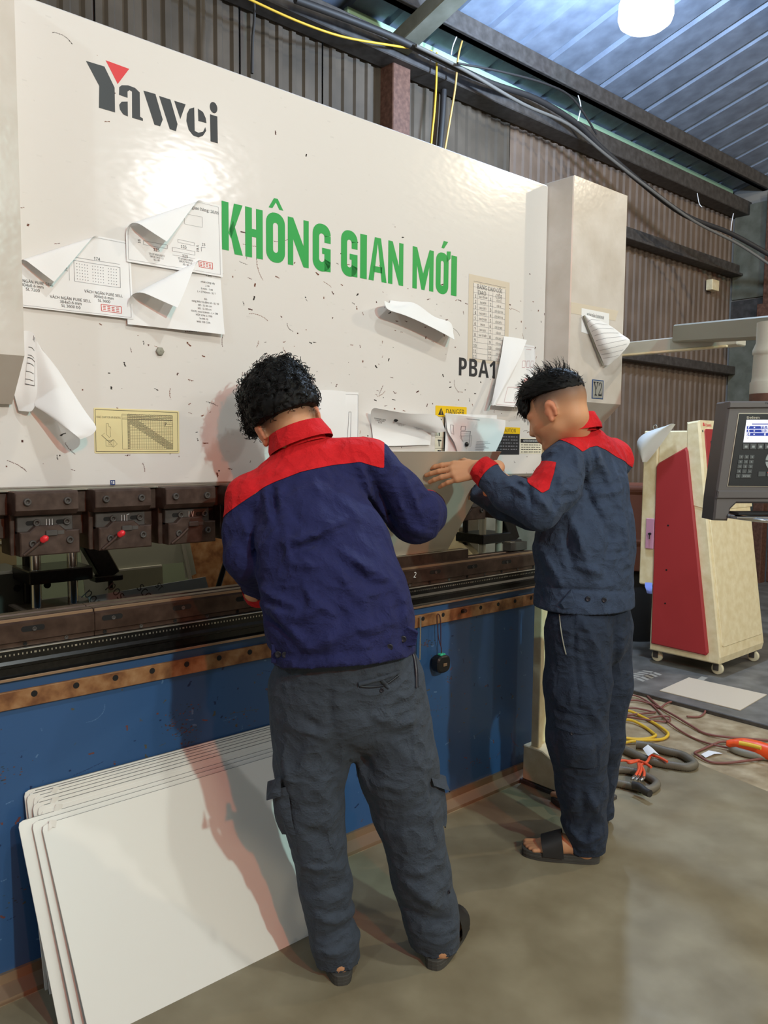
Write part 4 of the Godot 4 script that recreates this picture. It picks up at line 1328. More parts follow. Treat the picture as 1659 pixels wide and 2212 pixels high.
func papers() -> void:
	# one: left, partition drawing
	var c := Curl.new()
	c.place = Vector3(0.668, 1.792, 0.0); c.place.z = 0.0
	c.tilt = -0.0; c.lift = 0.012
	c.a = Vector2(0.0, 0.096); c.b = Vector2(0.216, 0.21); c.ra = 0.014; c.rb = 0.006; c.most = 2.95
	var o := thing("drawing_sheet", "leftmost curled drawing of a dotted panel marked 174 and 74", "paper", Vector3.ZERO, 0.0, "drawings stuck on the machine")
	sheet(o, "sheet", c.on, 40, 30, M.paper)
	printed(o, "print", c.on, M.print_grey, func(b: MB):
		b.frame(Rect2(0.015, 0.02, 0.965, 0.955), 0.0022, 0.0008, 40)
		b.frame(Rect2(0.47, 0.39, 0.42, 0.26), 0.003, 0.0008, 8)
		b.stroke(Vector2(0.425, 0.39), Vector2(0.425, 0.65), 0.002, 0.0008, 4)
		b.stroke(Vector2(0.47, 0.69), Vector2(0.89, 0.69), 0.003, 0.0008, 6)
		for r in 6:
			for q in 16:
				if q % 6 != 5: b.rect(Rect2(0.492 + q * 0.024, 0.42 + r * 0.038, 0.006, 0.009), 0.0008))
	printed(o, "lettering", c.on, M.print_black, func(b: MB):
		txt(b, "174", 0.68, 0.715, 0.05, 0.707, sans)
		txt(b, "74", 0.40, 0.52, 0.05, 0.707, sans, PI / 2)
		var k := 0
		for q in [Vector2(0.11, 0.31), Vector2(0.43, 0.165), Vector2(0.73, 0.285)]:
			txt(b, "VÁCH NGĂN PURE SELL", q.x, q.y, 0.048, 0.707, sans)
			txt(b, "304x0.6 mm", q.x, q.y - 0.047, 0.048, 0.707, sans)
			txt(b, ["SL 7200", "SL 3600 bộ", "SL 3600"][k], q.x, q.y - 0.094, 0.048, 0.707, sans)
			k += 1)
	printed(o, "stamp", c.on, M.print_red, func(b: MB): stamp(b, 0.70, 0.06, 0.19, 0.085))
	# two: upper middle
	c = Curl.new()
	c.place = Vector3(0.951, 1.947, 0.0); c.lift = 0.010
	c.a = Vector2(0.0, 0.066); c.b = Vector2(0.243, 0.21); c.ra = 0.026; c.rb = 0.007; c.most = 2.75
	o = thing("drawing_sheet", "topmost curled drawing with a 125 profile beside the green letter K", "paper", Vector3.ZERO, 0.0, "drawings stuck on the machine")
	sheet(o, "sheet", c.on, 40, 30, M.paper)
	printed(o, "print", c.on, M.print_grey, func(b: MB):
		b.frame(Rect2(0.02, 0.03, 0.955, 0.94), 0.002, 0.0008, 40)
		b.frame(Rect2(0.60, 0.64, 0.19, 0.14), 0.002, 0.0008, 4)
		for q in [Rect2(0.17, 0.26, 0.24, 0.05), Rect2(0.46, 0.24, 0.24, 0.05), Rect2(0.52, 0.37, 0.18, 0.04)]: b.frame(q, 0.0025, 0.0008, 6)
		b.stroke(Vector2(0.46, 0.19), Vector2(0.70, 0.19), 0.002, 0.0008, 4)
		b.stroke(Vector2(0.77, 0.37), Vector2(0.82, 0.37), 0.004, 0.0008)
		b.stroke(Vector2(0.775, 0.31), Vector2(0.775, 0.37), 0.004, 0.0008))
	printed(o, "lettering", c.on, M.print_black, func(b: MB):
		txt(b, "giao hàng: 20/09", 0.83, 0.885, 0.055, 0.707, serif)
		txt(b, "125", 0.58, 0.325, 0.055, 0.707, serif)
		txt(b, "125", 0.59, 0.20, 0.055, 0.707, serif)
		txt(b, "125", 0.30, 0.22, 0.055, 0.707, serif)
		txt(b, "23", 0.80, 0.41, 0.05, 0.707, serif)
		txt(b, "18", 0.13, 0.29, 0.05, 0.707, serif, PI / 2)
		txt(b, "19.5", 0.735, 0.34, 0.05, 0.707, serif, PI / 2)
		for q in [0.30, 0.595]:
			txt(b, "TI-QT4021/K03", q, 0.155, 0.032, 0.707, serif)
			txt(b, "INOX 304 1.2", q, 0.12, 0.032, 0.707, serif)
			txt(b, "SL=40", q, 0.085, 0.032, 0.707, serif))
	printed(o, "stamp", c.on, M.print_red, func(b: MB): stamp(b, 0.74, 0.09, 0.15, 0.085))
	# three: lower middle, blank back showing
	c = Curl.new()
	c.place = Vector3(0.949, 1.777, 0.0); c.lift = 0.022
	c.a = Vector2(0.0, 0.035); c.b = Vector2(0.245, 0.21); c.ra = 0.034; c.rb = 0.010; c.most = 2.7
	o = thing("drawing_sheet", "curled typed sheet under the topmost drawing, its blank back rolled forward", "paper", Vector3.ZERO, 0.0, "drawings stuck on the machine")
	sheet(o, "sheet", c.on, 40, 30, M.paper)
	printed(o, "lettering", c.on, M.print_black, func(b: MB):
		var ln := ["Y 2CG", "", "nhân công xây", "2 nk", "6 mm - 1 nk", "L = 2750mm - SL 1", "", "KG", "song M6x10 dầm vít - SL 10", "M5   SL 03 cm", "M5   SL 05 cm", "10x20, inox 0.8mm - L = 3M", "HỘP SƠN 3.1TR8", "5x M6 10", "M40 100 CON"]
		for k in ln.size():
			if ln[k] != "": txt(b, ln[k], 0.86 - 0.006 * k, 0.80 - 0.047 * k, 0.034, 0.707, sans))
	# four: lower left, folded out towards the yellow chart
	o = thing("drawing_sheet", "folded sheet with a letter M hanging below the leftmost drawing, white flap pointing right", "paper", Vector3.ZERO, 0.0, "drawings stuck on the machine")
	var p := Patch.new()
	p.rows = [[Vector3(0.666, 1.73, 0.003), Vector3(0.683, 1.733, 0.006), Vector3(0.697, 1.728, 0.015), Vector3(0.701, 1.708, 0.022)], [Vector3(0.662, 1.679, 0.004), Vector3(0.678, 1.68, 0.012), Vector3(0.69, 1.678, 0.02), Vector3(0.699, 1.662, 0.026)], [Vector3(0.65, 1.624, 0.006), Vector3(0.668, 1.624, 0.016), Vector3(0.683, 1.621, 0.026), Vector3(0.698, 1.611, 0.03)], [Vector3(0.646, 1.58, 0.01), Vector3(0.664, 1.573, 0.018), Vector3(0.679, 1.57, 0.028), Vector3(0.695, 1.574, 0.034)], [Vector3(0.656, 1.53, 0.012), Vector3(0.666, 1.529, 0.02), Vector3(0.681, 1.529, 0.03), Vector3(0.689, 1.544, 0.036)]]
	sheet(o, "printed_half", p.on, 14, 18, M.paper)
	var pm := p
	printed(o, "lettering", pm.on, M.print_black, func(b: MB):
		txt(b, "M", 0.72, 0.92, 0.085, 1.6, serif)
		for k in 5: b.stroke(Vector2(0.45, 0.8 - k * 0.09), Vector2(0.8, 0.8 - k * 0.09), 0.006, 0.001, 3)
		b.frame(Rect2(0.45, 0.38, 0.4, 0.3), 0.008, 0.001, 3))
	p = Patch.new()
	p.rows = [[Vector3(0.701, 1.708, 0.022), Vector3(0.706, 1.699, 0.025), Vector3(0.713, 1.685, 0.03)], [Vector3(0.699, 1.662, 0.026), Vector3(0.72, 1.65, 0.04), Vector3(0.745, 1.637, 0.045)], [Vector3(0.698, 1.611, 0.03), Vector3(0.733, 1.6, 0.06), Vector3(0.773, 1.584, 0.06)], [Vector3(0.695, 1.574, 0.034), Vector3(0.738, 1.552, 0.075), Vector3(0.802, 1.528, 0.08)], [Vector3(0.688, 1.544, 0.036), Vector3(0.74, 1.512, 0.085), Vector3(0.819, 1.492, 0.1)], [Vector3(0.704, 1.53, 0.045), Vector3(0.751, 1.486, 0.095), Vector3(0.808, 1.472, 0.1)], [Vector3(0.713, 1.521, 0.05), Vector3(0.756, 1.477, 0.1), Vector3(0.778, 1.459, 0.1)]]
	sheet(o, "white_flap", p.on, 14, 24, M.paper)
	# five: rolled behind the left worker's head
	o = thing("drawing_sheet", "narrow sheet rolled over on itself right beside the left worker's ear", "paper", Vector3.ZERO, 0.0, "drawings stuck on the machine")
	p = Patch.new()
	p.rows = [[Vector3(1.782, 1.632, 0.004), Vector3(1.75, 1.632, 0.004), Vector3(1.722, 1.631, 0.005), Vector3(1.652, 1.629, 0.008), Vector3(1.594, 1.621, 0.02), Vector3(1.577, 1.624, 0.035), Vector3(1.591, 1.629, 0.045), Vector3(1.645, 1.631, 0.043), Vector3(1.701, 1.63, 0.036)], [Vector3(1.781, 1.547, 0.006), Vector3(1.749, 1.546, 0.006), Vector3(1.717, 1.545, 0.007), Vector3(1.651, 1.546, 0.01), Vector3(1.588, 1.541, 0.024), Vector3(1.571, 1.543, 0.038), Vector3(1.586, 1.548, 0.048), Vector3(1.636, 1.547, 0.046), Vector3(1.693, 1.546, 0.038)], [Vector3(1.779, 1.468, 0.008), Vector3(1.745, 1.468, 0.008), Vector3(1.706, 1.468, 0.01), Vector3(1.648, 1.467, 0.014), Vector3(1.584, 1.467, 0.026), Vector3(1.567, 1.466, 0.04), Vector3(1.582, 1.469, 0.05), Vector3(1.632, 1.469, 0.048), Vector3(1.685, 1.468, 0.04)]]
	sheet(o, "sheet", p.on, 36, 8, M.paper)
	var p5 := p
	printed(o, "print", p5.on, M.print_grey, func(b: MB):
		b.frame(Rect2(0.015, 0.0, 0.35, 0.93), 0.006, -0.0012, 6)
		b.frame(Rect2(0.13, 0.05, 0.05, 0.55), 0.006, -0.0012, 3))
	# six: drawing folded forward at the top, seen from its back
	o = thing("drawing_sheet", "wide sheet with its white top folded forward, left of the DANGER sticker", "paper", Vector3.ZERO, 0.0, "drawings stuck on the machine")
	p = Patch.new()
	p.rows = [[Vector3(1.825, 1.578, 0.05), Vector3(1.891, 1.571, 0.055), Vector3(1.979, 1.564, 0.058), Vector3(2.119, 1.562, 0.055), Vector3(2.172, 1.506, 0.05)], [Vector3(1.815, 1.577, 0.046), Vector3(1.894, 1.565, 0.045), Vector3(1.978, 1.548, 0.045), Vector3(2.094, 1.527, 0.045), Vector3(2.172, 1.504, 0.046)], [Vector3(1.818, 1.563, 0.03), Vector3(1.901, 1.551, 0.03), Vector3(1.993, 1.532, 0.03), Vector3(2.089, 1.515, 0.03), Vector3(2.139, 1.498, 0.036)], [Vector3(1.837, 1.526, 0.01), Vector3(1.921, 1.524, 0.008), Vector3(2.016, 1.515, 0.006), Vector3(2.091, 1.505, 0.006), Vector3(2.139, 1.498, 0.008)], [Vector3(1.847, 1.489, 0.006), Vector3(1.925, 1.485, 0.004), Vector3(2.018, 1.484, 0.004), Vector3(2.087, 1.483, 0.004), Vector3(2.14, 1.481, 0.005)], [Vector3(1.842, 1.446, 0.016), Vector3(1.918, 1.448, 0.012), Vector3(2.013, 1.45, 0.01), Vector3(2.083, 1.453, 0.008), Vector3(2.133, 1.453, 0.008)]]
	sheet(o, "sheet", p.on, 24, 24, M.paper)
	var p6 := p
	printed(o, "print", p6.on, M.print_grey, func(b: MB):
		for q in [0.14, 0.40, 0.66]:
			txt(b, "K04-1398M40-IT", q, 0.50, 0.035, -0.55, serif)
			txt(b, "INOX304/0.5", q, 0.465, 0.035, -0.55, serif)
			txt(b, "01=JS", q, 0.43, 0.035, -0.55, serif))
	b_magnet("magnet", "black magnet dot on the wide folded sheet", Vector3(1.94, 1.543, 0.026))
	# seven: the stack pinned above the hand
	o = thing("drawing_sheet", "pinned drawing of a frame with parts list just above the right worker's hand", "paper", Vector3.ZERO, 0.0, "drawings stuck on the machine")
	p = Patch.new()
	p.rows = [[Vector3(2.191, 1.575, 0.03), Vector3(2.272, 1.57, 0.02), Vector3(2.364, 1.565, 0.02), Vector3(2.449, 1.562, 0.03), Vector3(2.518, 1.556, 0.05)], [Vector3(2.207, 1.54, 0.02), Vector3(2.281, 1.537, 0.012), Vector3(2.372, 1.534, 0.014), Vector3(2.456, 1.53, 0.025), Vector3(2.517, 1.526, 0.05)], [Vector3(2.205, 1.505, 0.03), Vector3(2.282, 1.49, 0.012), Vector3(2.367, 1.492, 0.012), Vector3(2.444, 1.487, 0.022), Vector3(2.508, 1.488, 0.045)], [Vector3(2.241, 1.464, 0.03), Vector3(2.31, 1.46, 0.008), Vector3(2.365, 1.457, 0.008), Vector3(2.433, 1.455, 0.018), Vector3(2.49, 1.453, 0.04)], [Vector3(2.272, 1.423, 0.02), Vector3(2.329, 1.423, 0.006), Vector3(2.368, 1.423, 0.006), Vector3(2.422, 1.423, 0.015), Vector3(2.476, 1.423, 0.035)]]
	sheet(o, "front_sheet", p.on, 20, 16, M.paper)
	var p7 := p
	printed(o, "print", p7.on, M.print_grey, func(b: MB):
		b.frame(Rect2(0.30, 0.25, 0.15, 0.35), 0.006, 0.001, 4)
		b.frame(Rect2(0.28, 0.2, 0.2, 0.3), 0.004, 0.001, 4)
		b.frame(Rect2(0.30, 0.62, 0.07, 0.08), 0.006, 0.001, 2)
		b.frame(Rect2(0.10, 0.5, 0.06, 0.2), 0.005, 0.001, 2)
		for k in 8: b.stroke(Vector2(0.30, 0.28 + k * 0.04), Vector2(0.45, 0.28 + k * 0.04), 0.003, 0.001, 2)
		for k in 7: b.stroke(Vector2(0.58, 0.35 - k * 0.045), Vector2(0.78 + 0.05 * sin(k * 2.0), 0.35 - k * 0.045), 0.008, 0.001, 3)
		b.stroke(Vector2(0.38, 0.9), Vector2(0.58, 0.9), 0.01, 0.001, 3))
	p = Patch.new()
	p.rows = [[Vector3(2.206, 1.573, 0.012), Vector3(2.366, 1.575, 0.004), Vector3(2.509, 1.577, 0.012)], [Vector3(2.203, 1.499, 0.02), Vector3(2.369, 1.497, 0.003), Vector3(2.519, 1.494, 0.006)], [Vector3(2.189, 1.423, 0.03), Vector3(2.371, 1.423, 0.003), Vector3(2.5, 1.423, 0.004)]]
	sheet(o, "back_sheet", p.on, 12, 8, M.paper)
	b_magnet("magnet", "brown magnet dot holding the pinned drawing above the hand", Vector3(2.333, 1.457, 0.011))
	# eight: sheet curled up from below, casting a broad shade
	o = thing("drawing_sheet", "blank sheet curled out from the ram below the last green letters", "paper", Vector3.ZERO, 0.0, "drawings stuck on the machine")
	p = Patch.new()
	p.rows = [[Vector3(1.928, 1.965, 0.003), Vector3(1.972, 1.966, 0.003), Vector3(2.052, 1.969, 0.003), Vector3(2.15, 1.933, 0.003), Vector3(2.233, 1.922, 0.003), Vector3(2.254, 1.899, 0.003)], [Vector3(1.908, 1.951, 0.02), Vector3(1.95, 1.945, 0.02), Vector3(2.029, 1.955, 0.02), Vector3(2.117, 1.918, 0.022), Vector3(2.198, 1.902, 0.02), Vector3(2.236, 1.883, 0.02)], [Vector3(1.861, 1.948, 0.05), Vector3(1.88, 1.928, 0.055), Vector3(1.948, 1.917, 0.058), Vector3(2.039, 1.899, 0.06), Vector3(2.136, 1.872, 0.06), Vector3(2.204, 1.849, 0.058)], [Vector3(1.848, 1.938, 0.062), Vector3(1.864, 1.917, 0.066), Vector3(1.937, 1.906, 0.07), Vector3(2.029, 1.888, 0.07), Vector3(2.126, 1.864, 0.07), Vector3(2.194, 1.846, 0.066)]]
	sheet(o, "sheet", p.on, 26, 14, M.paper)
	# nine: table of dies under tape
	o = thing("die_table", "taped-over table headed BẢNG DAO CỐI with numbered rows", "paper", Vector3(2.368, 1.795, 0.0))
	var b := MB.new()
	b.rect(Rect2(-0.028, -0.012, 0.246, 0.335), 0.0006)
	part(o, "clear_tape", b, mat("tape_yellowed", c8(214, 202, 184), 0.3))
	b = MB.new()
	b.rect(Rect2(0, 0, 0.192, 0.292), 0.0009)
	part(o, "sheet", b, mat("paper_old", c8(226, 220, 214), 0.7))
	b = MB.new()
	for x in [0.0, 0.025, 0.09, 0.115, 0.192]: b.stroke(Vector2(x, 0), Vector2(x, 0.27 if x > 0.0 and x < 0.19 else 0.292), 0.0012, 0.0013)
	for k in 15: b.stroke(Vector2(0, 0.2 / 13.0 * k * 1.388), Vector2(0.192, 0.2 / 13.0 * k * 1.388), 0.0009, 0.0013)
	part(o, "table_lines", b, M.print_grey)
	b = MB.new()
	b.text("BẢNG DAO CỐI", Vector3(0.096, 0.281, 0.0014), 0.022, serif, 0.95)
	b.text("DAO", Vector3(0.05, 0.259, 0.0014), 0.022, serif)
	b.text("CỐI", Vector3(0.15, 0.257, 0.0014), 0.022, serif)
	var left := ["DAO CŨ BÀN", "DAO KẼM", "DAO CHỮ C", "DAO CHỮ Z", "DAO ÉP DẸP", "DAO R1", "DAO LR15", "DAO TỦ BẾP", "", "", "", ""]
	var right := ["CỐI V12", "CỐI V8", "CỐI SÂU V10", "CỐI SÂU V14", "CỐI CHỮ E", "CỐI ÉP DẸP", "CỐI R15", "CỐI LR15", "CỐI V16", "CỐI V25", "CỐI V4", "CỐI V6"]
	for k in 12:
		var y := 0.2428 - k * 0.02135
		b.text(str(k + 1), Vector3(0.0125, y, 0.0014), 0.017, serif)
		b.text(str(k + 1 if k < 10 else k + 2), Vector3(0.1025, y - 0.001, 0.0014), 0.017, serif)
		if left[k] != "": b.text(left[k], Vector3(0.057, y, 0.0014), 0.010, serif, 0.8)
		b.text(right[k], Vector3(0.153, y - 0.002, 0.0014), 0.010, serif, 0.85)
	part(o, "lettering", b, M.print_black)
	# ten: stack beside the table
	o = thing("drawing_sheet", "stack of hanging drawings with a white flap covering the end of the PBA lettering", "paper", Vector3.ZERO, 0.0, "drawings stuck on the machine")
	p = Patch.new()
	p.rows = [[Vector3(2.588, 1.868, 0.003), Vector3(2.684, 1.878, 0.003), Vector3(2.753, 1.877, 0.004)], [Vector3(2.567, 1.801, 0.008), Vector3(2.662, 1.808, 0.008), Vector3(2.757, 1.815, 0.008)], [Vector3(2.514, 1.705, 0.02), Vector3(2.631, 1.711, 0.022), Vector3(2.717, 1.716, 0.02)], [Vector3(2.467, 1.613, 0.04), Vector3(2.563, 1.612, 0.045), Vector3(2.649, 1.613, 0.045)]]
	sheet(o, "back_sheet", p.on, 12, 12, M.paper)
	var p10 := p
	printed(o, "print", p10.on, mat("print_pink", c8(196, 150, 158), 0.8), func(b2: MB):
		b2.frame(Rect2(0.03, 0.03, 0.93, 0.9), 0.004, 0.001, 10)
		b2.frame(Rect2(0.25, 0.08, 0.4, 0.2), 0.005, 0.001, 4)
		for q in 3: b2.frame(Rect2(0.55 + q * 0.13, 0.56, 0.09, 0.1), 0.006, 0.001, 2)
		b2.frame(Rect2(0.72, 0.14, 0.06, 0.2), 0.006, 0.001, 2)
		b2.stroke(Vector2(0.6, 0.87), Vector2(0.8, 0.87), 0.008, 0.001, 3))
	printed(o, "stamp", p10.on, M.print_red, func(b2: MB): stamp(b2, 0.66, 0.33, 0.22, 0.07))
	p = Patch.new()
	p.rows = [[Vector3(2.55, 1.898, 0.006), Vector3(2.605, 1.896, 0.02), Vector3(2.669, 1.892, 0.03)], [Vector3(2.519, 1.818, 0.02), Vector3(2.548, 1.807, 0.045), Vector3(2.603, 1.817, 0.05)], [Vector3(2.475, 1.718, 0.035), Vector3(2.491, 1.701, 0.06), Vector3(2.536, 1.741, 0.06)], [Vector3(2.435, 1.613, 0.045), Vector3(2.429, 1.612, 0.06), Vector3(2.445, 1.613, 0.06)]]
	sheet(o, "white_flap", p.on, 10, 14, M.paper)
	# eleven: guide on the right cover
	o = thing("drawing_sheet", "ruled sheet on the right cover curling away beyond its edge", "paper", Vector3.ZERO, 0.0, "drawings stuck on the machine")
	b = MB.new()
	b.prism([Vector2(2.834, 2.055), Vector2(3.192, 2.06), Vector2(3.17, 2.014), Vector2(2.836, 2.009)], 0.1262, 0.1268, 0.0, false)
	part(o, "clear_tape", b, M.tape_yellowed)
	b = MB.new()
	b.prism([Vector2(2.91, 2.039), Vector2(3.119, 2.04), Vector2(3.121, 1.925), Vector2(2.913, 1.939)], 0.127, 0.1273, 0.0, false)
	part(o, "back_sheet", b, M.paper)
	b = MB.new()
	b.text("HƯỚNG DẪN SỬ DỤNG MÁY", Vector3(1.024 * 0.0 + 3.015, 2.016, 0.1276), 0.017, serif_bold, 0.55)
	b.text("CHẤN", Vector3(3.022, 2.001, 0.1276), 0.012, serif_bold, 0.6)
	part(o, "lettering", b, M.print_black)
	p = Patch.new()
	p.rows = [[Vector3(2.918, 2.008, 0.135), Vector3(2.922, 2.01, 0.14), Vector3(2.944, 2.009, 0.145)], [Vector3(2.942, 1.963, 0.14), Vector3(2.948, 1.975, 0.17), Vector3(3.073, 1.981, 0.16)], [Vector3(2.973, 1.924, 0.142), Vector3(2.99, 1.932, 0.19), Vector3(3.142, 1.946, 0.18)], [Vector3(3.007, 1.878, 0.144), Vector3(3.015, 1.883, 0.195), Vector3(3.178, 1.916, 0.2)], [Vector3(3.039, 1.841, 0.145), Vector3(3.062, 1.843, 0.18), Vector3(3.119, 1.855, 0.19)], [Vector3(3.072, 1.809, 0.14), Vector3(3.074, 1.809, 0.16), Vector3(3.099, 1.825, 0.17)]]
	sheet(o, "curled_sheet", p.on, 14, 18, M.paper)
	var p11 := p
	printed(o, "print", p11.on, M.print_grey, func(b2: MB):
		for k in 9: b2.stroke(Vector2(0.12, 0.86 - k * 0.085), Vector2(0.9, 0.88 - k * 0.085), 0.004, 0.001, 8))
	b = MB.new()
	b.prism([Vector2(2.908, 2.004), Vector2(2.92, 2.008), Vector2(3.074, 1.809), Vector2(3.062, 1.805)], 0.134, 0.14, 0.0005)
	part(o, "grey_binding", b, M.tarnish)

func b_magnet(nm: String, label: String, at: Vector3) -> void:
	var o := thing(nm, label, "magnet", at)
	var b := MB.new()
	var keep := b.xf
	b.xf = Transform3D(Basis(Vector3(1, 0, 0), PI / 2), Vector3.ZERO)
	b.lathe([Vector2(0.0085, -0.004), Vector2(0.009, 0.001), Vector2(0.0075, 0.004), Vector2(0.0001, 0.0045)], 18)
	part(o, "disc", b, M.black_plastic)

func leaning_sheet(k: int, x0: float, x1: float, ytop: float, ztop: float, zfoot: float, label: String, skew := 0.0) -> void:
	var o := thing("covered_sheet", label, "metal sheet", Vector3.ZERO, 0.0, "white film-covered sheets leaning on the bed")
	var up := Vector3(0, ytop - 0.002, ztop - zfoot)
	var L := up.length()
	var y := up.normalized()
	var x := Vector3(1, skew, 0).normalized()
	var z := x.cross(y).normalized()
	var b := MB.new()
	b.xf = Transform3D(Basis(x, y, z), Vector3(x0, 0.002, zfoot))
	var w := x1 - x0
	b.prism([Vector2(0.02, 0.0), Vector2(w, 0.0), Vector2(w, L), Vector2(0.012, L), Vector2(0.003, L - 0.004), Vector2(0.0, L - 0.014)], -0.0025, 0.0, 0.0006)
	part(o, "film", b, M.film_white)
	b = MB.new()
	b.xf = Transform3D(Basis(x, y, z), Vector3(x0, 0.002, zfoot))
	b.bx(0.018, w - 0.002, 0.004, L + 0.0012, -0.0046, -0.0027, 0.0002)
	part(o, "steel", b, M.sheet_edge)
	if k in [0, 3, 5, 8]:          # torn lip of film at the upper corner
		b = MB.new()
		b.xf = Transform3D(Basis(x, y, z), Vector3(x0, 0.002, zfoot))
		var q := 0.012 + 0.006 * k
		b.grid([[Vector3(q, L - 0.02, 0.0005), Vector3(q + 0.012, L - 0.012, 0.004), Vector3(q + 0.02, L - 0.016, 0.0006)], [Vector3(q + 0.003, L - 0.005, 0.001), Vector3(q + 0.008, L + 0.006, 0.007), Vector3(q + 0.026, L + 0.001, 0.002)]])
		part(o, "torn_film", b, M.film_white)

func floor_things() -> void:
	var spots := [[0.661, 1.405, 0.463, 0.082, 0.335], [0.642, 1.41, 0.470, 0.066, 0.302], [0.612, 1.40, 0.476, 0.052, 0.272], [0.672, 1.415, 0.486, 0.045, 0.20], [0.665, 1.42, 0.495, 0.040, 0.175], [0.655, 1.42, 0.503, 0.034, 0.15], [0.668, 1.425, 0.511, 0.029, 0.128], [0.66, 1.42, 0.518, 0.024, 0.11], [0.645, 1.425, 0.525, 0.020, 0.094], [0.652, 1.425, 0.529, 0.015, 0.082], [0.642, 1.42, 0.534, 0.010, 0.07]]
	var lab := ["frontmost white film-covered sheet of the leaning stack, corner crumpled", "second white sheet from the front of the leaning stack", "third white sheet from the front, standing out furthest to the left", "fourth white sheet from the front, torn film at its corner", "fifth white sheet from the front of the leaning stack", "sixth white sheet, in the middle of the leaning stack", "fifth white sheet counted from the blue bed", "fourth white sheet counted from the blue bed", "third white sheet from the blue bed, film lip sticking up", "second white sheet counted from the blue bed", "rearmost white sheet of the stack, touching the blue bed"]
	for k in spots.size():
		var s: Array = spots[k]
		leaning_sheet(k, s[0], s[1], s[2], s[3], s[4], lab[k])
	# sheet being bent
	var o := thing("bent_sheet", "plain grey steel sheet held up between the two workers in the die", "metal sheet")
	var b := MB.new()
	b.xf = Transform3D(Basis(Vector3(1, 0, 0), Vector3(0, 0.397, 0.315).normalized(), Vector3(0, -0.315, 0.397).normalized()), Vector3(1.64, 1.036, -0.047))
	b.prism([Vector2(0, 0), Vector2(0.655, 0), Vector2(0.60, 0.504), Vector2(0, 0.504)], -0.0015, 0.0, 0.0003)
	part(o, "flange", b, M.sheet_steel)
	b = MB.new()
	b.bx(1.64, 2.29, 1.0345, 1.036, -0.16, -0.047, 0.0003)
	part(o, "inner_flange", b, M.sheet_steel)
	# raised slab with dark edge
	b = MB.new()
	b.bx(4.17, 8.7, 0.0, 0.022, -1.98, 3.2, 0.003)
	var slab := structure("floor_slab", b, M.mat_slab)
	b = MB.new()
	b.bx(4.158, 4.169, 0.0, 0.021, -1.98, 3.2, 0.002)
	part(slab, "dark_edge", b, M.steel_dark)
	# pale arrows worn on the slab
	b = MB.new()
	for k in 5:
		var x := 4.36 + k * 0.05
		b.quad(Vector3(x, 0.0226, -0.36), Vector3(x + 0.03, 0.0226, -0.36), Vector3(x + 0.05, 0.0226, -0.42), Vector3(x + 0.02, 0.0226, -0.42))
		b.quad(Vector3(x + 0.02, 0.0226, -0.43), Vector3(x + 0.05, 0.0226, -0.43), Vector3(x + 0.03, 0.0226, -0.49), Vector3(x, 0.0226, -0.49))
	b.quad(Vector3(4.30, 0.0226, -0.12), Vector3(4.30, 0.0226, -0.08), Vector3(4.75, 0.0226, -0.14), Vector3(4.75, 0.0226, -0.18))
	var pm := part(slab, "painted_mark", b, mat("worn_mark", c8(160, 158, 150), 0.6))
	pm.set_meta("kind", "stuff")
	o = thing("card_sheet", "flat pale cardboard sheet lying on the slab in front of the cabinet", "cardboard")
	b = MB.new()
	b.quad(Vector3(4.263, 0.0275, -0.194), Vector3(4.276, 0.0275, 0.276), Vector3(4.672, 0.0275, 0.252), Vector3(4.65, 0.0275, -0.214))
	b.quad(Vector3(4.263, 0.023, -0.194), Vector3(4.276, 0.023, 0.276), Vector3(4.276, 0.0275, 0.276), Vector3(4.263, 0.0275, -0.194))
	b.quad(Vector3(4.276, 0.023, 0.276), Vector3(4.672, 0.023, 0.252), Vector3(4.672, 0.0275, 0.252), Vector3(4.276, 0.0275, 0.276))
	part(o, "card", b, mat("card_pale", c8(206, 192, 172), 0.7))
	# cables and hoses
	cable("brown_cable", "thick brown twin cable running from the right worker's legs to the orange tool", "cable", [Vector3(4.298, 0.012, -0.443), Vector3(4.303, 0.012, -0.382), Vector3(4.179, 0.012, -0.232), Vector3(4.032, 0.012, -0.063), Vector3(3.949, 0.012, 0.069), Vector3(3.88, 0.012, 0.2), Vector3(3.835, 0.012, 0.301), Vector3(3.852, 0.012, 0.401), Vector3(3.919, 0.012, 0.485), Vector3(3.984, 0.012, 0.549)], 0.006, M.cable_brown)
	cable("brown_cable", "brown cable beside the thick twin cable, ending in a dark joint", "cable", [Vector3(4.062, 0.01, -0.301), Vector3(4.102, 0.01, -0.254), Vector3(4.072, 0.01, -0.156), Vector3(3.979, 0.01, -0.046), Vector3(3.837, 0.01, 0.095), Vector3(3.771, 0.01, 0.2), Vector3(3.73, 0.01, 0.299), Vector3(3.706, 0.01, 0.397), Vector3(3.726, 0.01, 0.476)], 0.005, M.cable_brown)
	cable("brown_cable", "loop of brown cable lying nearest the dark slab edge", "cable", [Vector3(3.961, 0.01, -0.249), Vector3(4.029, 0.01, -0.204), Vector3(4.051, 0.01, -0.125), Vector3(4.029, 0.01, -0.061), Vector3(4.124, 0.01, -0.064), Vector3(4.241, 0.01, -0.051), Vector3(4.279, 0.01, 0.006), Vector3(4.223, 0.01, 0.09), Vector3(4.149, 0.01, 0.142), Vector3(4.059, 0.01, 0.154), Vector3(3.999, 0.01, 0.115)], 0.0055, M.cable_brown)
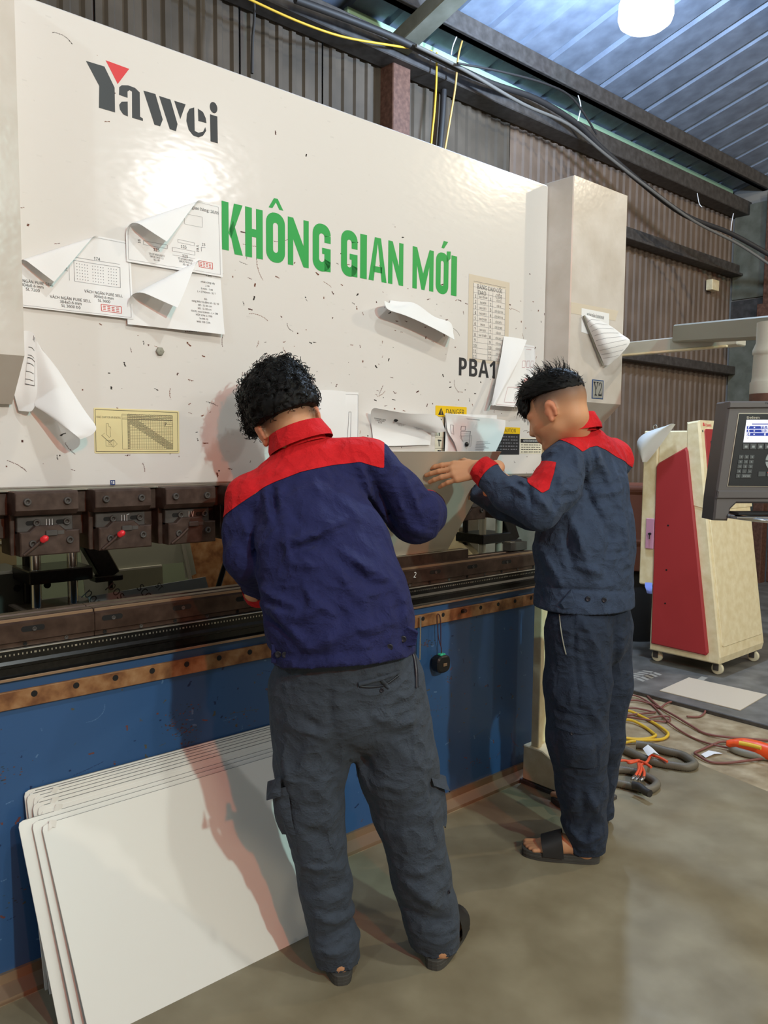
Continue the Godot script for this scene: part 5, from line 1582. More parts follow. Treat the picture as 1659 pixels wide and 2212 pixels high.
	cable("brown_cable", "flat brown cable loops crossing above the yellow air hose", "cable", [Vector3(3.849, 0.012, -0.183), Vector3(3.896, 0.012, -0.131), Vector3(3.931, 0.012, -0.056), Vector3(3.933, 0.012, -0.032), Vector3(3.858, 0.012, -0.051), Vector3(3.773, 0.012, -0.101), Vector3(3.752, 0.012, -0.107), Vector3(3.765, 0.012, -0.021), Vector3(3.795, 0.012, 0.046), Vector3(3.854, 0.012, 0.085), Vector3(3.914, 0.012, 0.061), Vector3(3.876, 0.012, 0.025), Vector3(3.797, 0.012, -0.016)], 0.005, M.cable_brown)
	cable("brown_cable", "brown cord looping around the paper scrap to the orange tool", "cable", [Vector3(3.738, 0.01, 0.646), Vector3(3.63, 0.01, 0.603), Vector3(3.544, 0.01, 0.546), Vector3(3.497, 0.01, 0.49), Vector3(3.518, 0.01, 0.418), Vector3(3.547, 0.01, 0.393), Vector3(3.629, 0.01, 0.393), Vector3(3.749, 0.01, 0.407), Vector3(3.791, 0.01, 0.424), Vector3(3.793, 0.01, 0.444)], 0.006, M.cable_brown)
	cable("yellow_hose", "yellow air hose lying in two flat loops beside the right worker's legs", "hose", [Vector3(3.811, 0.012, -0.169), Vector3(3.827, 0.012, -0.121), Vector3(3.811, 0.012, -0.036), Vector3(3.766, 0.012, 0.063), Vector3(3.694, 0.012, 0.162), Vector3(3.661, 0.012, 0.192), Vector3(3.59, 0.012, 0.197), Vector3(3.5, 0.012, 0.158), Vector3(3.44, 0.012, 0.125), Vector3(3.385, 0.012, 0.096)], 0.0075, M.cable_yellow)
	cable("yellow_hose", "inner loop of yellow air hose nearer the right worker", "hose", [Vector3(3.681, 0.012, -0.088), Vector3(3.702, 0.012, -0.033), Vector3(3.681, 0.012, 0.052), Vector3(3.631, 0.012, 0.128), Vector3(3.592, 0.012, 0.162), Vector3(3.534, 0.012, 0.15), Vector3(3.482, 0.012, 0.1), Vector3(3.447, 0.012, 0.058)], 0.0075, M.cable_yellow)
	conduit("grey_conduit", "ribbed grey conduit bending back in a long loop behind the orange leads", "conduit", [Vector3(3.402, 0.022, 0.168), Vector3(3.427, 0.022, 0.223), Vector3(3.433, 0.022, 0.302), Vector3(3.445, 0.022, 0.376), Vector3(3.413, 0.022, 0.442), Vector3(3.379, 0.022, 0.474), Vector3(3.328, 0.022, 0.467), Vector3(3.294, 0.022, 0.409), Vector3(3.271, 0.022, 0.353), Vector3(3.268, 0.022, 0.289), Vector3(3.287, 0.022, 0.211), Vector3(3.305, 0.022, 0.136), Vector3(3.323, 0.022, 0.058)], 0.02)
	conduit("grey_conduit", "shorter ribbed grey conduit loop nearest the worker's foot with a torn end", "conduit", [Vector3(3.041, 0.022, 0.26), Vector3(3.082, 0.022, 0.295), Vector3(3.1, 0.022, 0.339), Vector3(3.098, 0.022, 0.394), Vector3(3.081, 0.022, 0.447), Vector3(3.051, 0.022, 0.475), Vector3(2.992, 0.022, 0.483), Vector3(2.967, 0.022, 0.461), Vector3(2.96, 0.022, 0.423), Vector3(2.946, 0.022, 0.379), Vector3(2.932, 0.022, 0.34), Vector3(2.919, 0.022, 0.309)], 0.018)
	cable("torn_sleeve", "torn end of grey conduit lying on the near loop", "conduit", [Vector3(2.922, 0.045, 0.44), Vector3(2.924, 0.045, 0.467), Vector3(2.912, 0.045, 0.502), Vector3(2.906, 0.045, 0.528)], 0.016, M.cable_black)
	for k in 3:
		var ends := [[Vector3(3.133, 0.05, 0.339), Vector3(3.074, 0.05, 0.376), Vector3(3, 0.05, 0.403), Vector3(2.981, 0.05, 0.407)], [Vector3(3.137, 0.05, 0.343), Vector3(3.082, 0.05, 0.383), Vector3(3.007, 0.05, 0.415), Vector3(2.988, 0.05, 0.42)], [Vector3(3.13, 0.05, 0.352), Vector3(3.073, 0.05, 0.403), Vector3(3.014, 0.05, 0.435), Vector3(2.996, 0.05, 0.439)]]
		o = thing("orange_lead", ["orange lead with silver plug, left of three hanging over the conduit", "orange lead with silver plug, middle of three over the conduit", "orange lead with silver plug, right of three over the conduit"][k], "cable", Vector3.ZERO, 0.0, "orange leads with silver plugs")
		b = MB.new()
		var e: Array = ends[k]
		b.tube([e[0], e[1], e[2]], 0.006, 8, 5)
		part(o, "lead", b, M.cable_orange)
		b = MB.new()
		b.tube([e[2], e[2].lerp(e[3], 1.6), e[2].lerp(e[3], 1.7), e[2].lerp(e[3], 2.4)], [0.008, 0.009, 0.006, 0.005], 10, 1)
		part(o, "plug", b, M.chrome)
	cable("orange_lead", "orange lead knotted round the conduits", "cable", [Vector3(3.07, 0.05, 0.256), Vector3(3.106, 0.05, 0.28), Vector3(3.132, 0.05, 0.294), Vector3(3.176, 0.05, 0.317), Vector3(3.108, 0.05, 0.318), Vector3(3.113, 0.05, 0.3), Vector3(3.154, 0.05, 0.305), Vector3(3.159, 0.05, 0.347), Vector3(3.136, 0.05, 0.4)], 0.006, M.cable_orange)
	cable("orange_lead", "orange lead passing under the label to the right", "cable", [Vector3(3.143, 0.045, 0.347), Vector3(3.184, 0.045, 0.352), Vector3(3.256, 0.045, 0.323), Vector3(3.283, 0.045, 0.315), Vector3(3.273, 0.045, 0.36), Vector3(3.265, 0.045, 0.406)], 0.006, M.cable_orange)
	o = thing("cable_label", "white paper label tied on the orange lead", "label")
	b = MB.new()
	var lb: Array = [Vector3(3.308, 0.05, 0.257), Vector3(3.345, 0.05, 0.289), Vector3(3.296, 0.05, 0.35), Vector3(3.245, 0.05, 0.322)]
	b.grid([[lb[3], lb[3].lerp(lb[2], 0.5) + Vector3(0, 0.015, 0), lb[2]], [lb[0], lb[0].lerp(lb[1], 0.5) + Vector3(0, 0.02, 0), lb[1]]])
	part(o, "paper", b, M.paper)
	o = thing("paper_scrap", "white printed paper scrap on the concrete inside the brown cord loop", "paper")
	b = MB.new()
	var sc: Array = [Vector3(3.562, 0.006, 0.415), Vector3(3.647, 0.006, 0.447), Vector3(3.649, 0.006, 0.478), Vector3(3.537, 0.006, 0.45)]
	b.grid([[sc[3], sc[3].lerp(sc[2], 0.5) + Vector3(0, 0.008, 0), sc[2]], [sc[0], sc[0].lerp(sc[1], 0.5) + Vector3(0, 0.012, 0), sc[1]]])
	part(o, "paper", b, M.paper)
	# orange power tool at the edge
	o = thing("power_tool", "orange hand tool with a cord lying at the right border", "power tool")
	b = MB.new()
	var pt: Array = [Vector3(3.703, 0.04, 0.468), Vector3(3.72, 0.04, 0.499), Vector3(3.734, 0.04, 0.536), Vector3(3.741, 0.04, 0.599), Vector3(3.742, 0.04, 0.671)]
	b.tube(pt, [0.012, 0.026, 0.036, 0.04, 0.036], 18, 5)
	part(o, "body", b, mat("tool_orange", c8(240, 86, 34), 0.4))
	b = MB.new()
	b.tube([Vector3(3.662, 0.075, 0.547), Vector3(3.673, 0.075, 0.589), Vector3(3.678, 0.075, 0.642)], 0.01, 10, 4)
	part(o, "top_band", b, M.cable_yellow)
	b = MB.new()
	b.tube([Vector3(3.723, 0.02, 0.484), Vector3(3.701, 0.02, 0.523), Vector3(3.701, 0.02, 0.579), Vector3(3.72, 0.02, 0.627), Vector3(3.744, 0.02, 0.663)], 0.018, 10, 4)
	part(o, "grey_grip", b, M.tarnish)
	# rusty drum, dark bundle and rag behind the right worker
	o = thing("rust_drum", "rusty brown steel drum between the right worker and the cabinet", "drum", Vector3(5.42, 0.0, -1.08))
	b = MB.new()
	b.lathe([Vector2(0.001, 0.55), Vector2(0.27, 0.55), Vector2(0.285, 0.56), Vector2(0.285, 0.75), Vector2(0.295, 0.76), Vector2(0.295, 0.78), Vector2(0.285, 0.79), Vector2(0.285, 1.13), Vector2(0.298, 1.14), Vector2(0.298, 1.17), Vector2(0.28, 1.175), Vector2(0.275, 1.15), Vector2(0.001, 1.15)], 32)
	part(o, "drum_body", b, mat("drum_rust", c8(128, 74, 52), 0.7))
	b = MB.new()
	b.lathe([Vector2(0.001, 0.0), Vector2(0.24, 0.0), Vector2(0.24, 0.5), Vector2(0.16, 0.55), Vector2(0.001, 0.55)], 24)
	part(o, "dark_stand", b, M.cable_black)
	o = thing("glass_sheet", "greenish glass pane edge behind the right worker's shoulder", "glass pane")
	b = MB.new()
	b.bx(3.9, 4.95, 1.30, 1.312, -1.75, -1.3, 0.002)
	var gm := mat("pane_green", Color(0.62, 0.82, 0.70, 0.45), 0.1)
	gm.transparency = BaseMaterial3D.TRANSPARENCY_ALPHA
	part(o, "pane", b, gm)
	b = MB.new()
	b.bx(3.95, 4.9, 0.0, 1.298, -1.7, -1.35, 0.004)
	part(o, "support", b, M.board_grey)
	o = thing("cable_bundle", "tangled grey cable bundle on the pale floor behind the cabinet", "cable")
	b = MB.new()
	for q in [[Vector3(6.127, 0.035, -1.53), Vector3(6.071, 0.035, -1.436), Vector3(6.063, 0.035, -1.362), Vector3(6.054, 0.035, -1.289), Vector3(6, 0.035, -1.229)], [Vector3(5.972, 0.05, -1.426), Vector3(5.901, 0.05, -1.325), Vector3(6.042, 0.05, -1.37), Vector3(5.926, 0.05, -1.253), Vector3(5.966, 0.05, -1.22)], [Vector3(5.921, 0.03, -1.375), Vector3(6.075, 0.03, -1.408), Vector3(5.93, 0.03, -1.264), Vector3(5.934, 0.03, -1.21)]]: b.tube(q, 0.014, 8, 4)
	var cb := part(o, "strands", b, M.cable_black)
	cb.set_meta("kind", "stuff")
	o = thing("blue_rag", "small blue rag hanging under the back of the cabinet", "rag")
	b = MB.new()
	b.grid([[Vector3(4.451, 0.618, -0.422), Vector3(4.471, 0.618, -0.405), Vector3(4.485, 0.616, -0.392)], [Vector3(4.423, 0.6, -0.405), Vector3(4.442, 0.599, -0.388), Vector3(4.456, 0.589, -0.374)], [Vector3(4.4, 0.585, -0.384), Vector3(4.416, 0.575, -0.368), Vector3(4.427, 0.579, -0.359)], [Vector3(4.431, 0.557, -0.394), Vector3(4.445, 0.553, -0.38), Vector3(4.455, 0.553, -0.372)]])
	part(o, "cloth", b, mat("rag_blue", c8(110, 130, 205), 0.9))

func cable(nm: String, label: String, cat: String, path: Array, r: float, m: Material) -> void:
	var o := thing(nm, label, cat)
	var b := MB.new()
	for i in path.size():
		path[i].y = maxf(path[i].y, r + 0.005) + 0.004 * sin(i * 1.9)
	b.tube(path, r, 8, 6)
	part(o, "run", b, m)

func conduit(nm: String, label: String, cat: String, path: Array, r: float) -> void:
	var o := thing(nm, label, cat)
	# rings along the run: resample the path finely, alternate two radii
	var c := Curve3D.new()
	for i in path.size():
		var d: Vector3 = (path[mini(i + 1, path.size() - 1)] - path[maxi(i - 1, 0)]) / 6.0
		c.add_point(path[i], -d, d)
	c.bake_interval = 0.003
	var L := c.get_baked_length()
	var n := int(L / 0.0042)
	var pts := []
	var rr := []
	for i in n + 1:
		pts.append(c.sample_baked(L * i / n))
		rr.append(r if i % 2 == 0 else r * 0.84)
	var b := MB.new()
	b.tube(pts, rr, 12, 1)
	part(o, "ribbed_tube", b, mat("conduit_grey", c8(112, 104, 90), 0.5) if not M.has("conduit_grey") else M.conduit_grey)

func cabinet() -> void:
	var o := thing("laser_cabinet", "cream and red control cabinet on casters right of the right worker", "cabinet")
	var b := MB.new()
	side_extrude(b, [Vector2(-0.575, 0.105), Vector2(-0.10, 0.105), Vector2(-0.09, 0.15), Vector2(-0.225, 1.075), Vector2(-0.36, 1.2), Vector2(-0.36, 1.56), Vector2(-0.56, 1.56), Vector2(-0.575, 0.15)], 4.80, 5.42, 0.008)
	part(o, "body", b, M.cream_paint)
	b = MB.new()
	b.bx(4.79, 5.3, 0.54, 1.56, -0.665, -0.56, 0.008)
	part(o, "rear_column", b, M.cream_paint)
	b = MB.new()
	side_extrude(b, [Vector2(-0.364, 1.09), Vector2(-0.218, 1.06), Vector2(-0.29, 1.625), Vector2(-0.375, 1.612)], 4.795, 5.44, 0.012)
	part(o, "screen_housing", b, M.cream_paint)
	b = MB.new()
	side_extrude(b, [Vector2(-0.553, 0.155), Vector2(-0.178, 0.150), Vector2(-0.165, 0.17), Vector2(-0.352, 1.43), Vector2(-0.364, 1.454), Vector2(-0.545, 1.352), Vector2(-0.562, 1.325)], 4.776, 4.80, 0.008)
	part(o, "side_panel", b, M.cabinet_red, "red side panel")
	# front of the screen housing, in its own slanted plane
	var down := Vector3(0, 1.06 - 1.625, 0.072).normalized()
	var xf := Transform3D(Basis(Vector3(1, 0, 0), -down, Vector3(1, 0, 0).cross(-down)), Vector3(4.795, 1.625, -0.29))
	b = MB.new(); b.xf = xf
	b.prism(arc_rect(0.055, 0.60, -0.50, -0.055, 0.02), 0.0, 0.006, 0.002)
	var red := part(o, "screen_frame", b, M.cabinet_red, "red screen frame")
	b = MB.new(); b.xf = xf
	b.prism(arc_rect(0.115, 0.54, -0.44, -0.13, 0.006), 0.006, 0.009, 0.001)
	part(red, "screen", b, M.console_dark)
	b = MB.new(); b.xf = xf
	b.rect(Rect2(0.125, -0.165, 0.2, 0.028), 0.0096)
	part(red, "screen_note", b, M.cream_paint)
	b = MB.new(); b.xf = xf
	b.text("Yawei", Vector3(0.115, -0.030, 0.001), 0.028, bold)
	b.prism([Vector2(0.04, -0.036), Vector2(0.075, -0.036), Vector2(0.06, -0.02), Vector2(0.07, -0.018), Vector2(0.045, -0.014)], 0.0, 0.001, 0.0)
	part(o, "maker_mark", b, M.print_red)
	b = MB.new(); b.xf = xf
	b.bx(0.028, 0.036, -0.075, -0.062, 0.0, 0.004, 0.001)
	part(o, "key_hole", b, M.black_plastic)
	# lower front with raised door
	down = Vector3(0, 0.15 - 1.06, 0.13).normalized()
	xf = Transform3D(Basis(Vector3(1, 0, 0), -down, Vector3(1, 0, 0).cross(-down)), Vector3(4.80, 1.06, -0.222))
	b = MB.new(); b.xf = xf
	b.prism(arc_rect(0.03, 0.60, -0.86, -0.05, 0.02), 0.0, 0.008, 0.003)
	part(o, "front_door", b, M.cream_paint)
	b = MB.new()
	b.bx(4.778, 4.789, 0.785, 0.985, -0.62, -0.562, 0.003)
	var lk := part(o, "lock_plate", b, mat("lock_pink", c8(206, 150, 178), 0.5), "pink lock plate")
	b = MB.new()
	b.cyl(Vector3(4.778, 0.885, -0.585), Vector3(4.762, 0.885, -0.585), 0.008, 10)
	b.bx(4.765, 4.768, 0.85, 0.885, -0.588, -0.582, 0.001)
	part(lk, "key", b, M.black_plastic)
	for y in [0.95, 0.66, 0.44]:
		b = MB.new()
		b.cyl(Vector3(4.7765, y, -0.46), Vector3(4.774, y, -0.46), 0.006, 10)
		part(o, "screw", b, M.hole_black)
	for q in [Vector2(4.86, -0.56), Vector2(4.87, -0.15), Vector2(5.36, -0.14), Vector2(5.36, -0.56)]:
		b = MB.new()
		b.bx(q.x - 0.035, q.x + 0.035, 0.097, 0.105, q.y - 0.035, q.y + 0.035, 0.002)
		b.bx(q.x - 0.02, q.x - 0.014, 0.05, 0.098, q.y - 0.01, q.y + 0.025, 0.001)
		b.bx(q.x + 0.014, q.x + 0.02, 0.05, 0.098, q.y - 0.01, q.y + 0.025, 0.001)
		var fk := part(o, "caster", b, M.steel_dark)
		b = MB.new()
		b.xf = Transform3D(Basis(Vector3(0, 1, 0), Vector3(1, 0, 0), Vector3(0, 0, -1)), Vector3(q.x, 0.06, q.y + 0.012))
		b.lathe([Vector2(0.001, -0.012), Vector2(0.033, -0.012), Vector2(0.0375, -0.008), Vector2(0.0375, 0.008), Vector2(0.033, 0.012), Vector2(0.001, 0.012)], 24)
		part(fk, "wheel", b, mat("wheel_cream", c8(228, 220, 190), 0.5) if not M.has("wheel_cream") else M.wheel_cream)
	# white cap hung on the corner
	o = thing("safety_visor", "white curved visor hung on the upper rear corner of the cabinet", "visor")
	b = MB.new()
	var rows := []
	for j in 7:
		var r := PackedVector3Array()
		for i in 13:
			var t := float(i) / 12.0
			var s := float(j) / 6.0
			# a bent crescent from the ring at top to the tip below
			var p0 := Vector3(4.765, 1.60 - 0.245 * t - 0.02 * sin(PI * t), -0.43 - 0.19 * t)
			var wide := sin(PI * clampf(t * 0.96 + 0.02, 0, 1)) * 0.15
			r.append(p0 + Vector3(-0.05 * sin(PI * s) - 0.02 * sin(PI * t), 0.35 * wide * s, -wide * s))
		rows.append(r)
	b.grid(rows)
	part(o, "shell", b, mat("visor_white", c8(232, 234, 232), 0.35))
	b = MB.new()
	var ring := []
	for k in 13: ring.append(Vector3(4.77, 1.585 + 0.014 * sin(TAU * k / 12), -0.575 + 0.014 * cos(TAU * k / 12)))
	b.tube(ring, 0.003, 6, 1, false)
	part(o, "hanging_ring", b, M.chrome)

func console() -> void:
	var rx := Vector3(0.749, 0.008, 0.663).normalized()
	var o := thing("control_console", "dark grey control console with lit screen and keypad at the right border", "control console")
	o.transform = Transform3D(Basis(rx, Vector3.UP, rx.cross(Vector3.UP)).orthonormalized(), Vector3(2.622, 1.206, 0.881))
	var u := 0.00157
	var F := func(px: float, py: float) -> Vector2: return Vector2((px - 1543.0) * u, (1125.0 - py) * u)
	var b := MB.new()
	b.prism([F.call(1543, 1125), F.call(1574, 1126), F.call(1580, 1100), F.call(1592, 1088), F.call(1780, 1088), F.call(1792, 1100), F.call(1798, 1126), F.call(1829, 1125), F.call(1826, 1075), F.call(1804, 872), F.call(1800, 868), F.call(1570, 869), F.call(1567, 872), F.call(1546, 1075)], -0.10, 0.0, 0.006)
	part(o, "case", b, M.console_grey)
	b = MB.new()
	b.prism([F.call(1567, 871), F.call(1804, 871), F.call(1805, 882), F.call(1566, 884)], -0.04, 0.008, 0.003)
	b.prism([F.call(1549, 1060), F.call(1823, 1060), F.call(1825, 1078), F.call(1547, 1078)], -0.04, 0.006, 0.004)
	part(o, "case_rim", b, M.console_grey)
	b = MB.new()
	b.prism([F.call(1569, 1052), F.call(1803, 1054), F.call(1790, 894), F.call(1588, 894)], 0.0, 0.002, 0.0008)
	var rim := part(o, "panel_rim", b, M.bright_steel)
	b = MB.new()
	b.prism([F.call(1571.5, 1050), F.call(1800.5, 1052), F.call(1788, 896.5), F.call(1590, 896.5)], 0.002, 0.004, 0.0006)
	part(rim, "panel", b, M.console_dark)
	b = MB.new()
	b.prism([F.call(1600, 957), F.call(1760, 957), F.call(1758, 909), F.call(1605, 909)], 0.004, 0.005, 0.0003)
	var sm := mat("screen_glow", c8(240, 242, 250), 0.3)
	sm.emission_enabled = true; sm.emission = c8(238, 240, 252); sm.emission_energy_multiplier = 0.8
	part(rim, "screen", b, sm)
	b = MB.new()
	var blue := mat("screen_blue", c8(30, 50, 140), 0.3)
	blue.emission_enabled = true; blue.emission = c8(36, 62, 160); blue.emission_energy_multiplier = 0.6
	for k in 3: b.prism([F.call(1606, 928.5 + k * 7.3), F.call(1756, 928.5 + k * 7.3), F.call(1756, 922.2 + k * 7.3), F.call(1606, 922.2 + k * 7.3)], 0.005, 0.0056, 0.0)
	b.prism([F.call(1617, 919), F.call(1750, 919), F.call(1750, 917), F.call(1617, 917)], 0.005, 0.0056, 0.0)
	part(rim, "screen_bars", b, blue)
	b = MB.new()
	var tx := [["Y", "=", "115.00"], ["X", "=", "10.00"], ["DF", "=", "0"]]
	for k in 3:
		for q in 3:
			var c2: Vector2 = F.call([1610.0, 1622.0, 1645.0][q], 925.3 + k * 7.3)
			b.text(tx[k][q], Vector3(c2.x, c2.y, 0.006), 0.0105, bold)
	part(rim, "screen_figures", b, sm)
	b = MB.new()
	var c3: Vector2 = F.call(1612, 948)
	b.text("ST  =", Vector3(c3.x, c3.y, 0.0056), 0.0085, sans)
	part(rim, "screen_status", b, M.print_grey)
	b = MB.new()
	c3 = F.call(1619, 904.5)
	b.text("Delem", Vector3(c3.x, c3.y, 0.0046), 0.0115, bold, 1.25)
	part(rim, "maker_lettering", b, M.bright_steel)
	b = MB.new()
	c3 = F.call(1650, 874)
	b.text("Yawei", Vector3(c3.x, c3.y, 0.0085), 0.009, bold)
	part(o, "small_lettering", b, M.console_dark)
	var key := mat("key_grey", c8(74, 78, 80), 0.5)
	var keyl := mat("key_light", c8(150, 158, 160), 0.5)
	for k in 4:
		b = MB.new()
		var x := 1598.5 + k * 15.6
		b.prism([F.call(x, 972), F.call(x + 13.5, 972), F.call(x + 14, 960), F.call(x + 0.5, 960)], 0.004, 0.0065, 0.0008)
		var kk := part(o, "soft_key", b, key)
		b = MB.new()
		b.prism([F.call(x + 4, 968.5), F.call(x + 10, 968.5), F.call(x + 10, 964), F.call(x + 4.5, 964)], 0.0065, 0.0069, 0.0)
		part(kk, "key_mark", b, keyl)
	for r in 5:
		for q in 3:
			if r == 4 and q == 2: continue
			b = MB.new()
			var x := 1591.5 + q * 11.6 - r * 1.2
			var y := 984.0 + r * 10.2
			var w := 10.0 if not (r == 4 and q == 1) else 21.0
			b.prism([F.call(x - 0.6, y + 8.6), F.call(x + w - 0.6, y + 8.6), F.call(x + w, y), F.call(x, y)], 0.004, 0.0062, 0.0008)
			var kk := part(o, "key", b, key)
			b = MB.new()
			var c4: Vector2 = F.call(x + w / 2, y + 4.3)
			b.text(["7", "8", "9", "4", "5", "6", "1", "2", "3", "0", ".", "±", "C", "ENTER", ""][r * 3 + q], Vector3(c4.x, c4.y, 0.0066), 0.0075, bold)
			part(kk, "key_mark", b, keyl)
	for k in 6:
		b = MB.new()
		var cc: Vector2 = F.call(1672.0, 997.0)
		var pts := []
		for q in 6: pts.append(cc + Vector2(0.037, 0).rotated(PI / 3 * k + 0.06 + q * 0.185))
		for q in 6: pts.append(cc + Vector2(0.020, 0).rotated(PI / 3 * k + 0.06 + (5 - q) * 0.185))
		b.prism(pts, 0.004, 0.0065, 0.0008)
		part(o, "wheel_key", b, keyl)
	for k in 3:
		b = MB.new()
		var x := 1634.0 + k * 18.0
		b.prism([F.call(x, 1030), F.call(x + 16, 1030), F.call(x + 16, 1019.5), F.call(x + 0.5, 1019.5)], 0.004, 0.0062, 0.0008)
		var kk := part(o, "function_key", b, key)
		if k == 1:
			b = MB.new()
			var c5: Vector2 = F.call(x + 3, 1021.5)
			b.cyl(Vector3(c5.x, c5.y, 0.0062), Vector3(c5.x, c5.y, 0.0075), 0.002, 8)
			part(kk, "red_light", b, M.red_plastic)
	# tray rail under the case with a phone on it
	b = MB.new()
	var rail := []
	for k in 9:
		var t := k / 8.0
		rail.append(Vector3(0.05 + 0.355 * t, 0.015 - 0.012 * sin(PI * t), 0.0 + 0.10 * sin(PI * t)))
	b.tube(rail, 0.008, 10, 3)
	b.bx(0.05, 0.40, 0.012, 0.018, -0.09, 0.06, 0.002)
	part(o, "tray_rail", b, M.chrome)
	var ph := thing("phone", "black phone with reflective back lying on the console tray", "phone")
	ph.transform = o.transform * Transform3D(Basis(), Vector3(0.062, 0.02, 0.01))
	b = MB.new()
	b.box(Vector3(0.075, 0.006, 0.0), Vector3(0.15, 0.009, 0.075), 0.003)
	part(ph, "case", b, M.black_plastic)
	# arm and pole
	o = thing("console_arm", "pale steel arm reaching from behind the right cover to the console", "arm")
	b = MB.new()
	b.bx(3.26, 3.34, 1.872, 1.928, -0.35, 0.64, 0.004)
	part(o, "arm_beam", b, M.pale_arm)
	b = MB.new()
	b.bx(3.25, 3.265, 1.866, 1.874, -0.35, 0.60, 0.001)
	part(o, "edge_strip", b, M.cream_paint)
	b = MB.new()
	b.bar(Vector3(3.298, 1.943, 0.393), Vector3(2.871, 1.867, 1.002), 0.12, 0.075, 0.006)
	part(o, "swing_cover", b, M.tarnish)
	b = MB.new()
	var pp := Vector3(2.88, 1.789, 0.937)
	var pb := Vector3(2.871, 1.611, 0.95)
	pb.x = pp.x; pb.z = pp.z
	b.xf = Transform3D(Basis(), pb)
	var hh := pp.y - pb.y
	b.lathe([Vector2(0.001, -0.02), Vector2(0.062, -0.02), Vector2(0.062, 0.03), Vector2(0.064, 0.031), Vector2(0.064, 0.07), Vector2(0.060, 0.074), Vector2(0.058, 0.09), Vector2(0.056, hh - 0.012), Vector2(0.06, hh - 0.01), Vector2(0.06, hh + 0.004), Vector2(0.05, hh + 0.03), Vector2(0.05, hh + 0.1)], 28)
	part(o, "pole", b, M.pale_arm)
	b = MB.new()
	b.xf = Transform3D(Basis(), pb)
	b.lathe([Vector2(0.0625, -0.02), Vector2(0.0635, -0.018), Vector2(0.0635, 0.028), Vector2(0.0625, 0.03)], 28)
	part(o, "brown_band", b, M.column_brown)

func overhead() -> void:
	cable_air("cable_bundle", "thick black cable bundle slung along under the roof to the right border", [Vector3(2.723, 3.937, -1.7), Vector3(3.125, 3.964, -1.7), Vector3(3.498, 3.981, -1.7), Vector3(3.868, 3.972, -1.7), Vector3(4.374, 3.976, -1.7), Vector3(4.892, 4.014, -1.7), Vector3(5.391, 3.958, -1.68), Vector3(5.684, 3.85, -1.66), Vector3(6.149, 3.685, -1.6), Vector3(6.753, 3.497, -1.5), Vector3(7.325, 3.412, -1.35), Vector3(7.742, 3.208, -1.1)], 0.022, M.cable_black)
	cable_air("cable_bundle", "thinner grey cable sagging just below the black bundle", [Vector3(3.62, 3.965, -1.66), Vector3(4.048, 3.956, -1.66), Vector3(4.659, 3.897, -1.64), Vector3(5.188, 3.887, -1.62), Vector3(5.662, 3.775, -1.6), Vector3(6.196, 3.625, -1.54), Vector3(6.807, 3.444, -1.44), Vector3(7.326, 3.293, -1.26), Vector3(7.617, 3.048, -1)], 0.012, M.cable_grey)
	cable_air("cable_bundle", "loose grey cable loop beside the eave between purlin and bundle", [Vector3(3.96, 3.951, -1.62), Vector3(4.377, 4.028, -1.62), Vector3(4.894, 4.097, -1.62), Vector3(5.266, 4.101, -1.64), Vector3(5.615, 3.939, -1.66)], 0.008, M.cable_black)
	cable_air("yellow_wire", "long yellow wire slung across the top of the far wall", [Vector3(2.376, 3.844, -1.72), Vector3(2.737, 3.838, -1.72), Vector3(3.071, 3.861, -1.72), Vector3(3.438, 3.933, -1.72), Vector3(3.718, 3.995, -1.72), Vector3(3.803, 4.004, -1.7)], 0.007, M.cable_yellow)
	cable_air("yellow_wire", "yellow wire hanging straight down left of the dark pipe", [Vector3(3.896, 4.042, -1.75), Vector3(3.895, 3.851, -1.75), Vector3(3.882, 3.669, -1.75), Vector3(3.859, 3.485, -1.75), Vector3(3.853, 3.365, -1.75)], 0.007, M.cable_yellow)
	cable_air("yellow_wire", "yellow wire hanging from the roof right of the dark pipe", [Vector3(4.179, 4.489, -1.7), Vector3(4.12, 4.26, -1.7), Vector3(4.052, 4.06, -1.7), Vector3(4.046, 3.856, -1.72), Vector3(4.014, 3.612, -1.74), Vector3(3.986, 3.399, -1.76)], 0.007, mat("wire_ochre", c8(196, 160, 92), 0.5))
	cable_air("dark_wire", "black wire hanging against the far wall at the top left", [Vector3(2.514, 3.926, -1.8), Vector3(2.516, 3.804, -1.8), Vector3(2.503, 3.678, -1.8), Vector3(2.499, 3.504, -1.8)], 0.008, M.cable_black)
	cable_air("dark_pipe", "dark conduit pipe standing on the wall between the yellow wires", [Vector3(4.145, 4.103, -1.92), Vector3(4.133, 3.789, -1.92), Vector3(4.103, 3.468, -1.92)], 0.022, M.cable_black)
	for k in 4:
		var ties := [[Vector3(5.339, 4.179, -1.66), Vector3(5.392, 4.091, -1.66), Vector3(5.362, 3.972, -1.66)], [Vector3(7.196, 3.803, -1.62), Vector3(7.239, 3.72, -1.62), Vector3(7.255, 3.686, -1.6)], [Vector3(7.384, 3.603, -1.36), Vector3(7.356, 3.502, -1.36), Vector3(7.326, 3.408, -1.35)], [Vector3(4.019, 4.175, -1.68), Vector3(3.997, 4.101, -1.7), Vector3(3.981, 4.037, -1.7)]]
		var lab := ["pale cable tie tail above the loose cable loop", "pale cable tie tail on the bundle in front of the wall's top right", "pale cable tie tail on the bundle nearest the right border", "pale cable tie tail by the yellow wire under the beam"]
		cable_air("cable_tie", lab[k], ties[k], 0.004, M.paper)
	var o := thing("wall_socket", "small white socket box high on the wall near the corner", "socket")
	var b := MB.new()
	b.bx(8.123, 8.274, 3.092, 3.2, -1.97, -1.9, 0.004)
	part(o, "box", b, M.cream_paint)

func cable_air(nm: String, label: String, path: Array, r: float, m: Material) -> void:
	var o := thing(nm, label, "cable" if nm != "dark_pipe" else "pipe")
	var b := MB.new()
	b.tube(path, r, 8, 5)
	part(o, "run", b, m)

